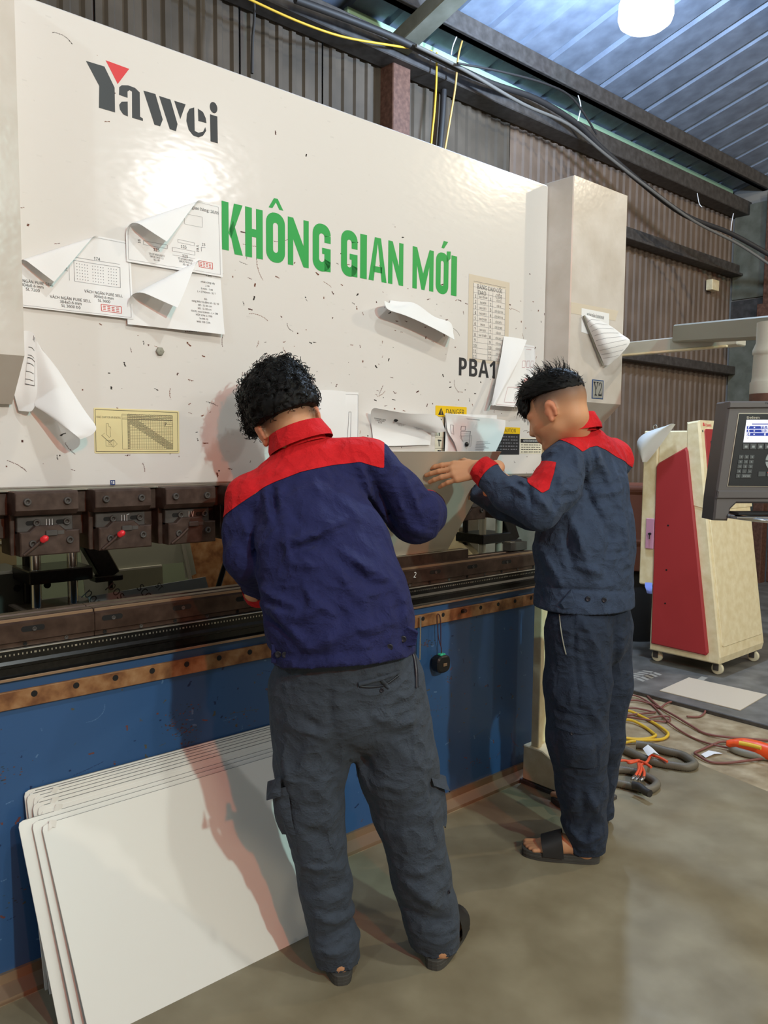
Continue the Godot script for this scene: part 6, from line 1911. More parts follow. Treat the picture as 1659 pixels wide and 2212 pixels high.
# ---- a body or a garment as a field of distances, meshed by surface nets
class Field:
	var A := PackedVector3Array()
	var BA := PackedVector3Array()
	var BB := PackedFloat32Array()
	var RA := PackedFloat32Array()
	var RD := PackedFloat32Array()
	var AX := PackedVector3Array()
	var K := PackedFloat32Array()
	var S := PackedFloat32Array()
	var el := []            # ellipsoids: [inverse frame, radii, blend]
	var cuts := []          # planes; what lies in front of them is cut away
	var carve := []         # [a, b, ra, rb] rounded hollows
	var noise: FastNoiseLite = null
	var amp := 0.0
	var stretch := Vector3.ONE
	var ridged := false
	var fold := []          # [a2, b2, width, height] in the frame below, on the side facing away from «front»
	var frame := Transform3D()
	var two_sided := false
	var act := PackedInt32Array()
	var fact := []
	var lo := Vector3.INF
	var hi := -Vector3.INF

	func bone(a: Vector3, b: Vector3, ra: float, rb: float, blend := 0.03, ax := Vector3.ZERO, k := 1.0) -> void:
		var ba := b - a
		if k != 1.0: ba += ax * (ba.dot(ax) * (k - 1.0))
		A.append(a); BA.append(ba); BB.append(maxf(ba.length_squared(), 1e-9)); RA.append(ra); RD.append(rb - ra)
		AX.append(ax); K.append(k - 1.0); S.append(blend)
		var r := maxf(ra, rb) + 0.02
		for p in [a, b]:
			lo = lo.min(p - Vector3.ONE * r); hi = hi.max(p + Vector3.ONE * r)

	func chain(pts: Array, rs: Array, blend := 0.03) -> void:
		for i in pts.size() - 1: bone(pts[i], pts[i + 1], rs[i], rs[i + 1], blend)

	func ball(c: Vector3, radii: Vector3, basis := Basis(), blend := 0.02) -> void:
		el.append([Transform3D(basis.orthonormalized(), c).affine_inverse(), radii, blend])
		var r := maxf(radii.x, maxf(radii.y, radii.z)) + 0.012
		lo = lo.min(c - Vector3.ONE * r); hi = hi.max(c + Vector3.ONE * r)

	# narrows the work to the bones and folds that matter within «span» of c; returns the plain distance there
	func narrow(c: Vector3, span: float) -> float:
		act.clear()
		var ds := PackedFloat32Array()
		var least := 9.0
		for i in A.size():
			var pa := c - A[i]
			if K[i] != 0.0: pa += AX[i] * (pa.dot(AX[i]) * K[i])
			var h := clampf(pa.dot(BA[i]) / BB[i], 0.0, 1.0)
			var e := (pa - BA[i] * h).length() - RA[i] - RD[i] * h
			ds.append(e)
			least = minf(least, e)
		for i in A.size():
			if ds[i] < least + span * 2.6 + S[i] + 0.01: act.append(i)
		fact.clear()
		if fold.size():
			var f := frame * c
			for q in fold:
				var ab: Vector2 = q[1] - q[0]
				var pp: Vector2 = Vector2(f.x, f.y) - q[0]
				var h := clampf(pp.dot(ab) / ab.length_squared(), 0.0, 1.0)
				if (pp - ab * h).length() < 2.5 * q[2] + span: fact.append(q)
		return least

	func all() -> void:
		act = PackedInt32Array(range(A.size()))
		fact = fold

	func d(p: Vector3) -> float:
		if act.size() == 0: all()
		var best := 9.0
		for i in act:
			var pa := p - A[i]
			var k := K[i]
			if k != 0.0:
				var ax := AX[i]
				pa += ax * (pa.dot(ax) * k)
			var h := clampf(pa.dot(BA[i]) / BB[i], 0.0, 1.0)
			var e := (pa - BA[i] * h).length() - RA[i] - RD[i] * h
			var s := S[i]
			var g := s - absf(best - e)
			best = minf(best, e)
			if g > 0.0: best -= g * g / (s * 4.0)
		for q in el:
			var t: Transform3D = q[0]
			var l := t * p
			var r: Vector3 = q[1]
			var a := l / r
			var k0 := a.length()
			var k1 := (a / r).length()
			var e := k0 * (k0 - 1.0) / maxf(k1, 1e-6)
			var s: float = q[2]
			var g := s - absf(best - e)
			best = minf(best, e)
			if g > 0.0: best -= g * g / (s * 4.0)
		if best < 0.04 and best > -0.04:
			if amp != 0.0:
				var v := noise.get_noise_3dv(p * stretch)
				best -= amp * ((1.0 - 2.0 * absf(v)) if ridged else v)
			if fact.size():
				var f := frame * p
				if f.z > 0.0 or two_sided:
					for q in fact:
						var a: Vector2 = q[0]
						var b: Vector2 = q[1]
						var pp := Vector2(f.x, f.y) - a
						var ab := b - a
						var h := clampf(pp.dot(ab) / ab.length_squared(), 0.0, 1.0)
						var x: float = (pp - ab * h).length() / q[2]
						if x < 2.5: best -= q[3] * exp(-x * x) * (1.0 - 0.6 * absf(h * 2.0 - 1.0))
		for q in carve:
			var a: Vector3 = q[0]
			var b: Vector3 = q[1]
			var ba := b - a
			var h := clampf((p - a).dot(ba) / ba.length_squared(), 0.0, 1.0)
			best = maxf(best, lerpf(q[2], q[3], h) - (p - a - ba * h).length())
		for q in cuts:
			var pl: Plane = q
			best = maxf(best, pl.distance_to(p))
		return best

	# [vertices, triangle indices]
	func net(cell: float) -> Array:
		var step := 4
		var n := ((hi - lo) / cell).ceil() + Vector3.ONE * 2
		var nx := (int(n.x) / step + 1) * step
		var ny := (int(n.y) / step + 1) * step
		var nz := (int(n.z) / step + 1) * step
		var sx := nx + 1
		var sxy := sx * (ny + 1)
		var val := PackedFloat32Array()
		val.resize(sxy * (nz + 1))
		val.fill(77.0)
		var o := lo - Vector3.ONE * cell
		var reach := step * cell * 0.95 + (0.034 if fold.size() else 0.014)
		var live := []
		for bz in range(0, nz, step):
			for by in range(0, ny, step):
				for bx in range(0, nx, step):
					var c := o + Vector3(bx + step * 0.5, by + step * 0.5, bz + step * 0.5) * cell
					var near := narrow(c, step * cell * 0.87)
					if el.size() == 0 and (near > reach + 0.03 or near < -reach - 0.04): continue
					if absf(d(c)) < reach:
						live.append(Vector3i(bx, by, bz))
						for z in range(bz, bz + step + 1):
							for y in range(by, by + step + 1):
								var at := z * sxy + y * sx + bx
								for x in step + 1:
									if val[at + x] == 77.0:
										val[at + x] = d(o + Vector3(bx + x, y, z) * cell)
		all()
		var vid := {}
		var V := PackedVector3Array()
		var I := PackedInt32Array()
		var corner := [0, 1, sx, sx + 1, sxy, sxy + 1, sxy + sx, sxy + sx + 1]
		var cpos := [Vector3(0, 0, 0), Vector3(1, 0, 0), Vector3(0, 1, 0), Vector3(1, 1, 0), Vector3(0, 0, 1), Vector3(1, 0, 1), Vector3(0, 1, 1), Vector3(1, 1, 1)]
		var edges := [[0, 1], [2, 3], [4, 5], [6, 7], [0, 2], [1, 3], [4, 6], [5, 7], [0, 4], [1, 5], [2, 6], [3, 7]]
		for b in live:
			for z in range(b.z, b.z + step):
				for y in range(b.y, b.y + step):
					for x in range(b.x, b.x + step):
						var at: int = z * sxy + y * sx + x
						var neg := 0
						for k in 8:
							if val[at + corner[k]] < 0.0: neg += 1
						if neg == 0 or neg == 8: continue
						var sum := Vector3.ZERO
						var cnt := 0
						for e in edges:
							var va: float = val[at + corner[e[0]]]
							var vb: float = val[at + corner[e[1]]]
							if (va < 0.0) != (vb < 0.0):
								var pa: Vector3 = cpos[e[0]]
								sum += pa.lerp(cpos[e[1]], va / (va - vb))
								cnt += 1
						vid[at] = V.size()
						V.append(o + (Vector3(x, y, z) + sum / cnt) * cell)
		for at in vid:
			var s0: bool = val[at] < 0.0
			var dirs := [[1, sx, sxy], [sx, sxy, 1], [sxy, 1, sx]]
			for q in dirs:
				var s1: bool = val[at + q[0]] < 0.0
				if s0 == s1: continue
				var i0: int = vid[at]
				var k1: int = at - q[1]
				var k2: int = at - q[1] - q[2]
				var k3: int = at - q[2]
				if not (vid.has(k1) and vid.has(k2) and vid.has(k3)): continue
				var i1: int = vid[k1]; var i2: int = vid[k2]; var i3: int = vid[k3]
				if s0: I.append_array(PackedInt32Array([i0, i2, i1, i0, i3, i2]))
				else: I.append_array(PackedInt32Array([i0, i1, i2, i0, i2, i3]))
		return [V, I]

# smooth normals for triangles that run clockwise seen from outside
static func soft_normals(V: PackedVector3Array, I: PackedInt32Array) -> PackedVector3Array:
	var N := PackedVector3Array()
	N.resize(V.size())
	for k in range(0, I.size(), 3):
		var f := (V[I[k + 2]] - V[I[k]]).cross(V[I[k + 1]] - V[I[k]])
		N[I[k]] += f; N[I[k + 1]] += f; N[I[k + 2]] += f
	for i in N.size(): N[i] = N[i].normalized()
	return N

# splits a net along the line where g is nought: [kept where g > 0, the rest]; the cut edge is clean
func split(net: Array, g: Callable) -> Array:
	var V: PackedVector3Array = net[0]
	var N: PackedVector3Array = net[2]
	var I: PackedInt32Array = net[1]
	var G := PackedFloat32Array()
	G.resize(V.size())
	for i in V.size(): G[i] = g.call(V[i])
	var out := [[PackedVector3Array(), PackedInt32Array(), PackedVector3Array()], [PackedVector3Array(), PackedInt32Array(), PackedVector3Array()]]
	var maps := [{}, {}]
	for k in range(0, I.size(), 3):
		for side in 2:
			var sg := 1.0 if side == 0 else -1.0
			var poly := []
			for q in 3:
				var i := I[k + q]
				var j := I[k + (q + 1) % 3]
				var gi := G[i] * sg
				var gj := G[j] * sg
				if gi >= 0.0: poly.append(i)
				if (gi >= 0.0) != (gj >= 0.0): poly.append(Vector2i(i, j) if i < j else Vector2i(j, i))
			if poly.size() < 3: continue
			var ids := []
			for q in poly:
				if not maps[side].has(q):
					var p: Vector3
					var n: Vector3
					if q is Vector2i:
						var t := G[q.x] / (G[q.x] - G[q.y])
						p = V[q.x].lerp(V[q.y], t); n = N[q.x].lerp(N[q.y], t).normalized()
					else:
						p = V[q]; n = N[q]
					maps[side][q] = out[side][0].size()
					out[side][0].append(p); out[side][2].append(n)
				ids.append(maps[side][q])
			for q in range(1, ids.size() - 1):
				out[side][1].append_array(PackedInt32Array([ids[0], ids[q], ids[q + 1]]))
	return out

func netted(f: Field, cell: float) -> Array:
	var r := f.net(cell)
	r.append(soft_normals(r[0], r[1]))
	return r

func net_part(parent: Node, nm: String, net: Array, m: Material, label := "", push := 0.0, tints := PackedColorArray()) -> MeshInstance3D:
	var b := MB.new()
	b.v = net[0].duplicate(); b.idx = net[1]; b.n = net[2]
	if push != 0.0:
		for i in b.v.size(): b.v[i] += b.n[i] * push
	b.uv.resize(b.v.size())
	if tints.size():
		b.use_col = true
		b.col = tints
	return part(parent, nm, b, m, label)

func join(a: Array, b: Array) -> Array:
	var off: int = a[0].size()
	var I: PackedInt32Array = a[1].duplicate()
	for i in b[1]: I.append(i + off)
	return [a[0] + b[0], I, a[2] + b[2]]

# ---- body pieces
func head_field(f: Field, T: Transform3D) -> void:
	# +z is where the face looks, +y the crown; origin between the ears
	var B := T.basis
	f.ball(T * Vector3(0, 0.035, -0.018), Vector3(0.076, 0.088, 0.095), B, 0.02)
	f.ball(T * Vector3(0, -0.015, 0.028), Vector3(0.062, 0.075, 0.066), B, 0.03)
	f.bone(T * Vector3(0.035, -0.055, 0.005), T * Vector3(0.012, -0.098, 0.068), 0.026, 0.017, 0.03)
	f.bone(T * Vector3(-0.035, -0.055, 0.005), T * Vector3(-0.012, -0.098, 0.068), 0.026, 0.017, 0.03)
	f.bone(T * Vector3(0.032, -0.028, 0.062), T * Vector3(0.028, -0.034, 0.066), 0.02, 0.02, 0.03)
	f.bone(T * Vector3(-0.032, -0.028, 0.062), T * Vector3(-0.028, -0.034, 0.066), 0.02, 0.02, 0.03)
	f.bone(T * Vector3(0, 0.005, 0.090), T * Vector3(0, -0.034, 0.110), 0.007, 0.0105, 0.014)
	f.bone(T * Vector3(-0.010, -0.038, 0.098), T * Vector3(0.010, -0.038, 0.098), 0.008, 0.008, 0.012)
	f.bone(T * Vector3(-0.045, 0.012, 0.078), T * Vector3(0.045, 0.012, 0.078), 0.010, 0.010, 0.02)
	f.bone(T * Vector3(-0.020, -0.062, 0.084), T * Vector3(0.020, -0.062, 0.084), 0.007, 0.007, 0.010)
	f.bone(T * Vector3(-0.018, -0.072, 0.083), T * Vector3(0.018, -0.072, 0.083), 0.0075, 0.0075, 0.010)
	for s in [-1.0, 1.0]:
		# ear: outer rim, hollow, lobe
		var rim := []
		for k in 8:
			var an := lerpf(-2.0, 2.2, k / 7.0)
			rim.append(T * Vector3(s * (0.085 + 0.004 * cos(an)), -0.006 + 0.026 * cos(an) - 0.004, -0.012 - 0.016 * sin(an) * (1.0 if an > -0.3 else 0.6)))
		for k in 7: f.bone(rim[k], rim[k + 1], 0.0055, 0.0055, 0.004)
		f.bone(T * Vector3(s * 0.078, 0.01, -0.012), T * Vector3(s * 0.078, -0.028, -0.006), 0.012, 0.009, 0.012)
		f.bone(T * Vector3(s * 0.083, -0.036, -0.004), T * Vector3(s * 0.081, -0.030, -0.002), 0.0075, 0.006, 0.006)
		f.bone(T * Vector3(s * 0.086, -0.006, 0.004), T * Vector3(s * 0.084, -0.016, 0.004), 0.005, 0.005, 0.005)

func eyes(o: Node, T: Transform3D) -> void:
	for s in [-1.0, 1.0]:
		var b := MB.new()
		b.xf = T * Transform3D(Basis(Vector3(1, 0, 0), PI / 2), Vector3(s * 0.031, -0.004, 0.0705))
		b.lathe([Vector2(0.0001, 0.0135), Vector2(0.006, 0.012), Vector2(0.0105, 0.008), Vector2(0.013, 0.002), Vector2(0.0125, -0.004)], 16)
		var e := part(o, "eye", b, M.eye_white)
		b = MB.new()
		b.xf = T * Transform3D(Basis(Vector3(1, 0, 0), PI / 2), Vector3(s * 0.031, -0.006, 0.0705))
		b.lathe([Vector2(0.0001, 0.0142), Vector2(0.004, 0.0136), Vector2(0.0056, 0.0122)], 14)
		part(e, "iris", b, M.iris_brown)
		b = MB.new()
		b.tube([T * Vector3(s * 0.012, 0.018, 0.089), T * Vector3(s * 0.03, 0.023, 0.085), T * Vector3(s * 0.05, 0.016, 0.070)], [0.003, 0.004, 0.002], 6, 4)
		part(o, "eyebrow", b, M.hair_black)

# hand: wrist at the origin of T, +y to the finger tips, +z out of its back, thumb on the side s * x
func hand_field(f: Field, T: Transform3D, s: float, curl: Array, spread := 0.06, thumb := [0.5, 0.3], sc := 1.0) -> void:
	var base := [Vector3(0.030, 0.088, 0.0), Vector3(0.010, 0.094, 0.003), Vector3(-0.010, 0.090, 0.002), Vector3(-0.028, 0.080, -0.002)]
	var len := [[0.042, 0.026, 0.020], [0.046, 0.029, 0.021], [0.043, 0.027, 0.021], [0.034, 0.021, 0.018]]
	for k in 4:
		var b: Vector3 = base[k] * sc
		f.bone(T * (Vector3(b.x * s * 0.45, 0.0, 0.0)), T * Vector3(b.x * s, b.y, b.z), 0.0155 * sc, 0.0115 * sc, 0.012)
		var p := Vector3(b.x * s, b.y, b.z)
		var side: float = (1.5 - k) * spread * s
		var a := 0.0
		var r := (0.0095 if k < 3 else 0.0083) * sc
		for j in 3:
			a += curl[k][j]
			var dir := Vector3(sin(side), cos(a) * cos(side), -sin(a)).normalized()
			var q: Vector3 = p + dir * len[k][j] * sc
			f.bone(T * p, T * q, r, r * 0.9, 0.004)
			r *= 0.9
			p = q
	# thumb from the side of the palm near its root
	f.bone(T * Vector3(0.010 * s, 0.018, -0.002) , T * Vector3(0.034 * s, 0.045, -0.010) * 1.0, 0.016 * sc, 0.013 * sc, 0.012)
	var t0 := Vector3(0.034 * s, 0.045, -0.010)
	var t1 := t0 + Vector3(sin(thumb[0]) * s, cos(thumb[0]), -sin(thumb[1])).normalized() * 0.036
	var t2 := t1 + Vector3(sin(thumb[0] * 0.6) * s, cos(thumb[0] * 0.6), -sin(thumb[1] * 1.6)).normalized() * 0.028
	f.bone(T * t0, T * t1, 0.0125 * sc, 0.0105 * sc, 0.006)
	f.bone(T * t1, T * t2, 0.0105 * sc, 0.0085 * sc, 0.004)
	f.bone(T * Vector3(0, -0.05, 0.0), T * Vector3(0, 0.012, 0.0), 0.026 * sc, 0.022 * sc, 0.02, T.basis.z.normalized(), 1.35)

# foot: heel at the origin on the ground, +z to the toes, mirror s (big toe on the side s * x)
func foot_field(f: Field, T: Transform3D, s: float) -> void:
	f.bone(T * Vector3(0, 0.048, 0.035), T * Vector3(0, 0.12, 0.045), 0.033, 0.028, 0.03)
	f.bone(T * Vector3(0, 0.045, 0.03), T * Vector3(0.004 * s, 0.052, 0.13), 0.032, 0.028, 0.03)
	f.bone(T * Vector3(0.004 * s, 0.052, 0.12), T * Vector3(0.018 * s, 0.036, 0.185), 0.030, 0.019, 0.02)
	f.bone(T * Vector3(0.0, 0.048, 0.12), T * Vector3(-0.018 * s, 0.034, 0.175), 0.028, 0.018, 0.02)
	for k in 5:
		var x: float = [0.026, 0.008, -0.006, -0.019, -0.031][k]
		var z: float = [0.236, 0.238, 0.231, 0.221, 0.207][k]
		var r: float = [0.0125, 0.0092, 0.0088, 0.0085, 0.0082][k]
		f.bone(T * Vector3(x * s * 0.9, 0.036, z - 0.05), T * Vector3(x * s, 0.031, z), r * 1.05, r, 0.005)

func sandal(o: Node, nm: String, T: Transform3D, s: float, back_strap: bool) -> void:
	var rows := []
	# sole outline from heel to toe
	var outl := []
	for k in 36:
		var an := TAU * k / 36
		var z := 0.117 - 0.135 * cos(an)
		var w := 0.040 + 0.010 * smoothstep(0.08, 0.2, z)
		outl.append(Vector2(w * signf(sin(an)) * pow(absf(sin(an)), 0.62) + 0.004 * s, -z))
	var b := MB.new()
	for lay in 3:
		b.xf = T * Transform3D(Basis(Vector3(1, 0, 0), -PI / 2), Vector3.ZERO)
		var pts := []
		for q in outl: pts.append(q * Vector2(1.0 + 0.03 * (lay % 2), 1.0))
		b.prism(pts, 0.001 + lay * 0.009, 0.010 + lay * 0.009, 0.002)
	var so := part(o, nm, b, M.sole_grey)
	b = MB.new()
	b.xf = T
	# broad band over the foot
	var r2 := []
	for j in 6:
		var z := 0.105 + 0.014 * j
		var r := PackedVector3Array()
		for i in 15:
			var an := PI * i / 14.0
			var hh := lerpf(0.098, 0.062, j / 5.0)
			r.append(Vector3(-0.047 * cos(an) * (1.0 + 0.05 * j / 5.0), 0.02 + hh * 0.86 * pow(sin(an), 0.7), z + 0.012 * sin(an)))
		r2.append(r)
	b.grid(r2)
	part(so, "strap", b, M.strap_black)
	if back_strap:
		b = MB.new()
		b.xf = T
		r2 = []
		for j in 2:
			var r := PackedVector3Array()
			for i in 15:
				var an := PI * i / 14.0
				r.append(Vector3(-0.046 * cos(an), 0.022 + 0.05 * pow(sin(an), 0.8), 0.175 + 0.016 * j + 0.014 * sin(an)))
			r2.append(r)
		b.grid(r2)
		part(so, "strap", b, M.strap_black)

func band_part(o: Node, nm: String, rings: Array, m: Material, label := "") -> MeshInstance3D:
	var b := MB.new()
	b.grid(rings, true)
	return part(o, nm, b, m, label)

func button(o: Node, c: Vector3, n: Vector3, m: Material, r := 0.0085) -> void:
	var b := MB.new()
	var y := n.normalized()
	var x := y.cross(Vector3.UP).normalized()
	b.xf = Transform3D(Basis(x, y, x.cross(y)), c)
	b.lathe([Vector2(r, -0.001), Vector2(r, 0.002), Vector2(r * 0.8, 0.0035), Vector2(r * 0.55, 0.002), Vector2(0.0001, 0.002)], 14)
	part(o, "button", b, m)

func person_materials() -> void:
	var weave := normal_tex(61, 0.25, 5.0, 2, 256)
	var cn := FastNoiseLite.new()
	cn.seed = 66; cn.frequency = 0.0045; cn.noise_type = FastNoiseLite.TYPE_SIMPLEX_SMOOTH
	cn.fractal_type = FastNoiseLite.FRACTAL_RIDGED; cn.fractal_octaves = 2; cn.fractal_gain = 0.35
	cn.domain_warp_enabled = true; cn.domain_warp_amplitude = 40.0; cn.domain_warp_frequency = 0.008
	var crease := NoiseTexture2D.new()
	crease.width = 512; crease.height = 512; crease.seamless = true; crease.noise = cn
	for q in [["jacket_navy", c8(38, 41, 84)], ["jacket_slate", c8(62, 74, 96)], ["trouser_grey", c8(68, 76, 88)], ["trouser_blue", c8(48, 57, 74)], ["cloth_red", c8(212, 34, 40)]]:
		var m := mat(q[0], q[1], 0.88, 0.0, 0.3)
		tri_tex(m, noise_tex(62, 0.03, c8(222, 222, 222), c8(255, 255, 255), 4, FastNoiseLite.TYPE_SIMPLEX_SMOOTH, 256), 4.0, weave, 0.25)
		m.heightmap_enabled = true
		m.heightmap_texture = crease
		m.heightmap_scale = 1.4
		m.rim_enabled = true; m.rim = 0.25; m.rim_tint = 0.6
	var s := mat("skin", Color.WHITE, 0.52, 0.0, 0.4)
	s.vertex_color_use_as_albedo = true
	s.subsurf_scatter_enabled = true; s.subsurf_scatter_strength = 0.08
	mat("hair_black", c8(12, 11, 11), 0.6, 0.0, 0.3)
	mat("eye_white", c8(232, 228, 222), 0.25)
	mat("iris_brown", c8(44, 28, 20), 0.15)
	mat("sole_grey", c8(64, 62, 58), 0.8)
	mat("strap_black", c8(34, 33, 33), 0.55)
	mat("button_dark", c8(26, 28, 40), 0.4)

func head_frame(c: Vector3, fwd: Vector3, up: Vector3) -> Transform3D:
	var z := fwd.normalized()
	var x := up.cross(z).normalized()
	return Transform3D(Basis(x, z.cross(x), z), c)

func hand_frame(w: Vector3, tip: Vector3, back: Vector3) -> Transform3D:
	var y := (tip - w).normalized()
	var x := y.cross(back).normalized()
	return Transform3D(Basis(x, y, x.cross(y)), w)

func skin_tints(net: Array, head: Transform3D, y0: float, y1: float) -> PackedColorArray:
	var inv := head.affine_inverse()
	var out := PackedColorArray()
	var skin := c8(204, 150, 112).srgb_to_linear()
	var ruddy := c8(196, 118, 92).srgb_to_linear()
	var stub := c8(70, 58, 52).srgb_to_linear()
	for p in net[0]:
		var l: Vector3 = inv * p
		var c := skin
		if l.length() < 0.2:
			if absf(l.x) > 0.078 and absf(l.y) < 0.06: c = skin.lerp(ruddy, 0.6)
			if l.z < 0.045 and absf(l.x) < 0.082:
				c = c.lerp(stub, smoothstep(y0, y1, l.y - maxf(0.0, l.z) * 0.4))
			if absf(l.y + 0.067) < 0.012 and l.z > 0.075 and absf(l.x) < 0.026: c = skin.lerp(ruddy, 0.8)
		out.append(c)
	return out

func line_at(pts: Array, x: float) -> float:
	if x <= pts[0].x: return pts[0].y
	for i in pts.size() - 1:
		if x <= pts[i + 1].x: return lerpf(pts[i].y, pts[i + 1].y, (x - pts[i].x) / (pts[i + 1].x - pts[i].x))
	return pts[pts.size() - 1].y

func cloth_noise(sd: int, freq: float) -> FastNoiseLite:
	var n := FastNoiseLite.new()
	n.seed = sd; n.frequency = freq; n.fractal_octaves = 3; n.noise_type = FastNoiseLite.TYPE_SIMPLEX_SMOOTH
	n.domain_warp_enabled = true; n.domain_warp_amplitude = 0.06; n.domain_warp_frequency = 4.0
	return n

func collar(o: Node, c: Vector3, axis: Vector3, fwd: Vector3, r: float, h: float, flare: float, dip := 0.035) -> void:
	var y := axis.normalized()
	var x := y.cross(fwd).normalized()
	var z := x.cross(y)
	var rings := []
	for q in [[1.04 + flare, -0.25], [1.06 + flare * 0.8, 0.1], [1.02, 0.75], [0.98, 0.98], [0.95, 1.0], [0.92, 0.9], [0.9, 0.0], [0.92, -0.4]]:
		var ring := PackedVector3Array()
		for k in 40:
			var an := TAU * k / 40
			var front := clampf(cos(an), 0, 1)
			ring.append(c + (x * sin(an) * 0.98 + z * cos(an) * 1.02) * r * q[0] + y * h * q[1] * (1.0 - 0.3 * front) - y * dip * front * front)
		rings.append(ring)
	band_part(o, "collar", rings, M.cloth_red, "red turned-down collar")

func flap_pocket(o: Node, at: Array, m: Material, lift: float, f: Field = null) -> void:
	# at: four corners of the pocket (top left, top right, bottom right, bottom left) on the cloth, and the way out
	var n: Vector3 = at[4].normalized()
	for q in [["cargo_pocket", 0.16, 1.0, 0.020], ["pocket_flap", -0.02, 0.30, lift]]:
		var b := MB.new()
		var rows := []
		for j in 7:
			var v := lerpf(q[1], q[2], j / 6.0)
			var r := PackedVector3Array()
			for i in 11:
				var u := i / 10.0
				var p: Vector3 = at[0].lerp(at[1], u).lerp(at[3].lerp(at[2], u), v)
				if f != null: p = land(f, p, n, 0.0)
				var e := minf(minf(u, 1.0 - u) * 5.0, 1.0)
				var fv := j / 6.0
				var bulge: float = q[3] * pow(e, 0.6)
				if q[0] == "cargo_pocket": bulge *= (0.5 + 0.5 * sin(PI * clampf(fv * 1.02, 0, 1)))
				else: bulge = 0.010 + q[3] * fv * (0.4 + 0.6 * sin(PI * u))
				r.append(p + n * (bulge + 0.002 * sin(u * 9.0 + v * 7.0)) + (at[3] - at[0]) * (0.02 * sin(u * PI) if q[0] == "pocket_flap" and j == 6 else 0.0))
			rows.append(r)
		b.grid_down(rows)
		part(o, q[0], b, m)

# the point where a garment's surface lies, looking inwards from p against n
func land(f: Field, p: Vector3, n: Vector3, out := 0.001) -> Vector3:
	var dir := n.normalized()
	var q := p + dir * 0.12
	for k in 60:
		var e := f.d(q)
		if e < 0.0008: break
		q -= dir * clampf(e * 0.7, 0.0006, 0.03)
	return q + dir * out

func people() -> void:
	person_materials()
	left_worker()
	right_worker()

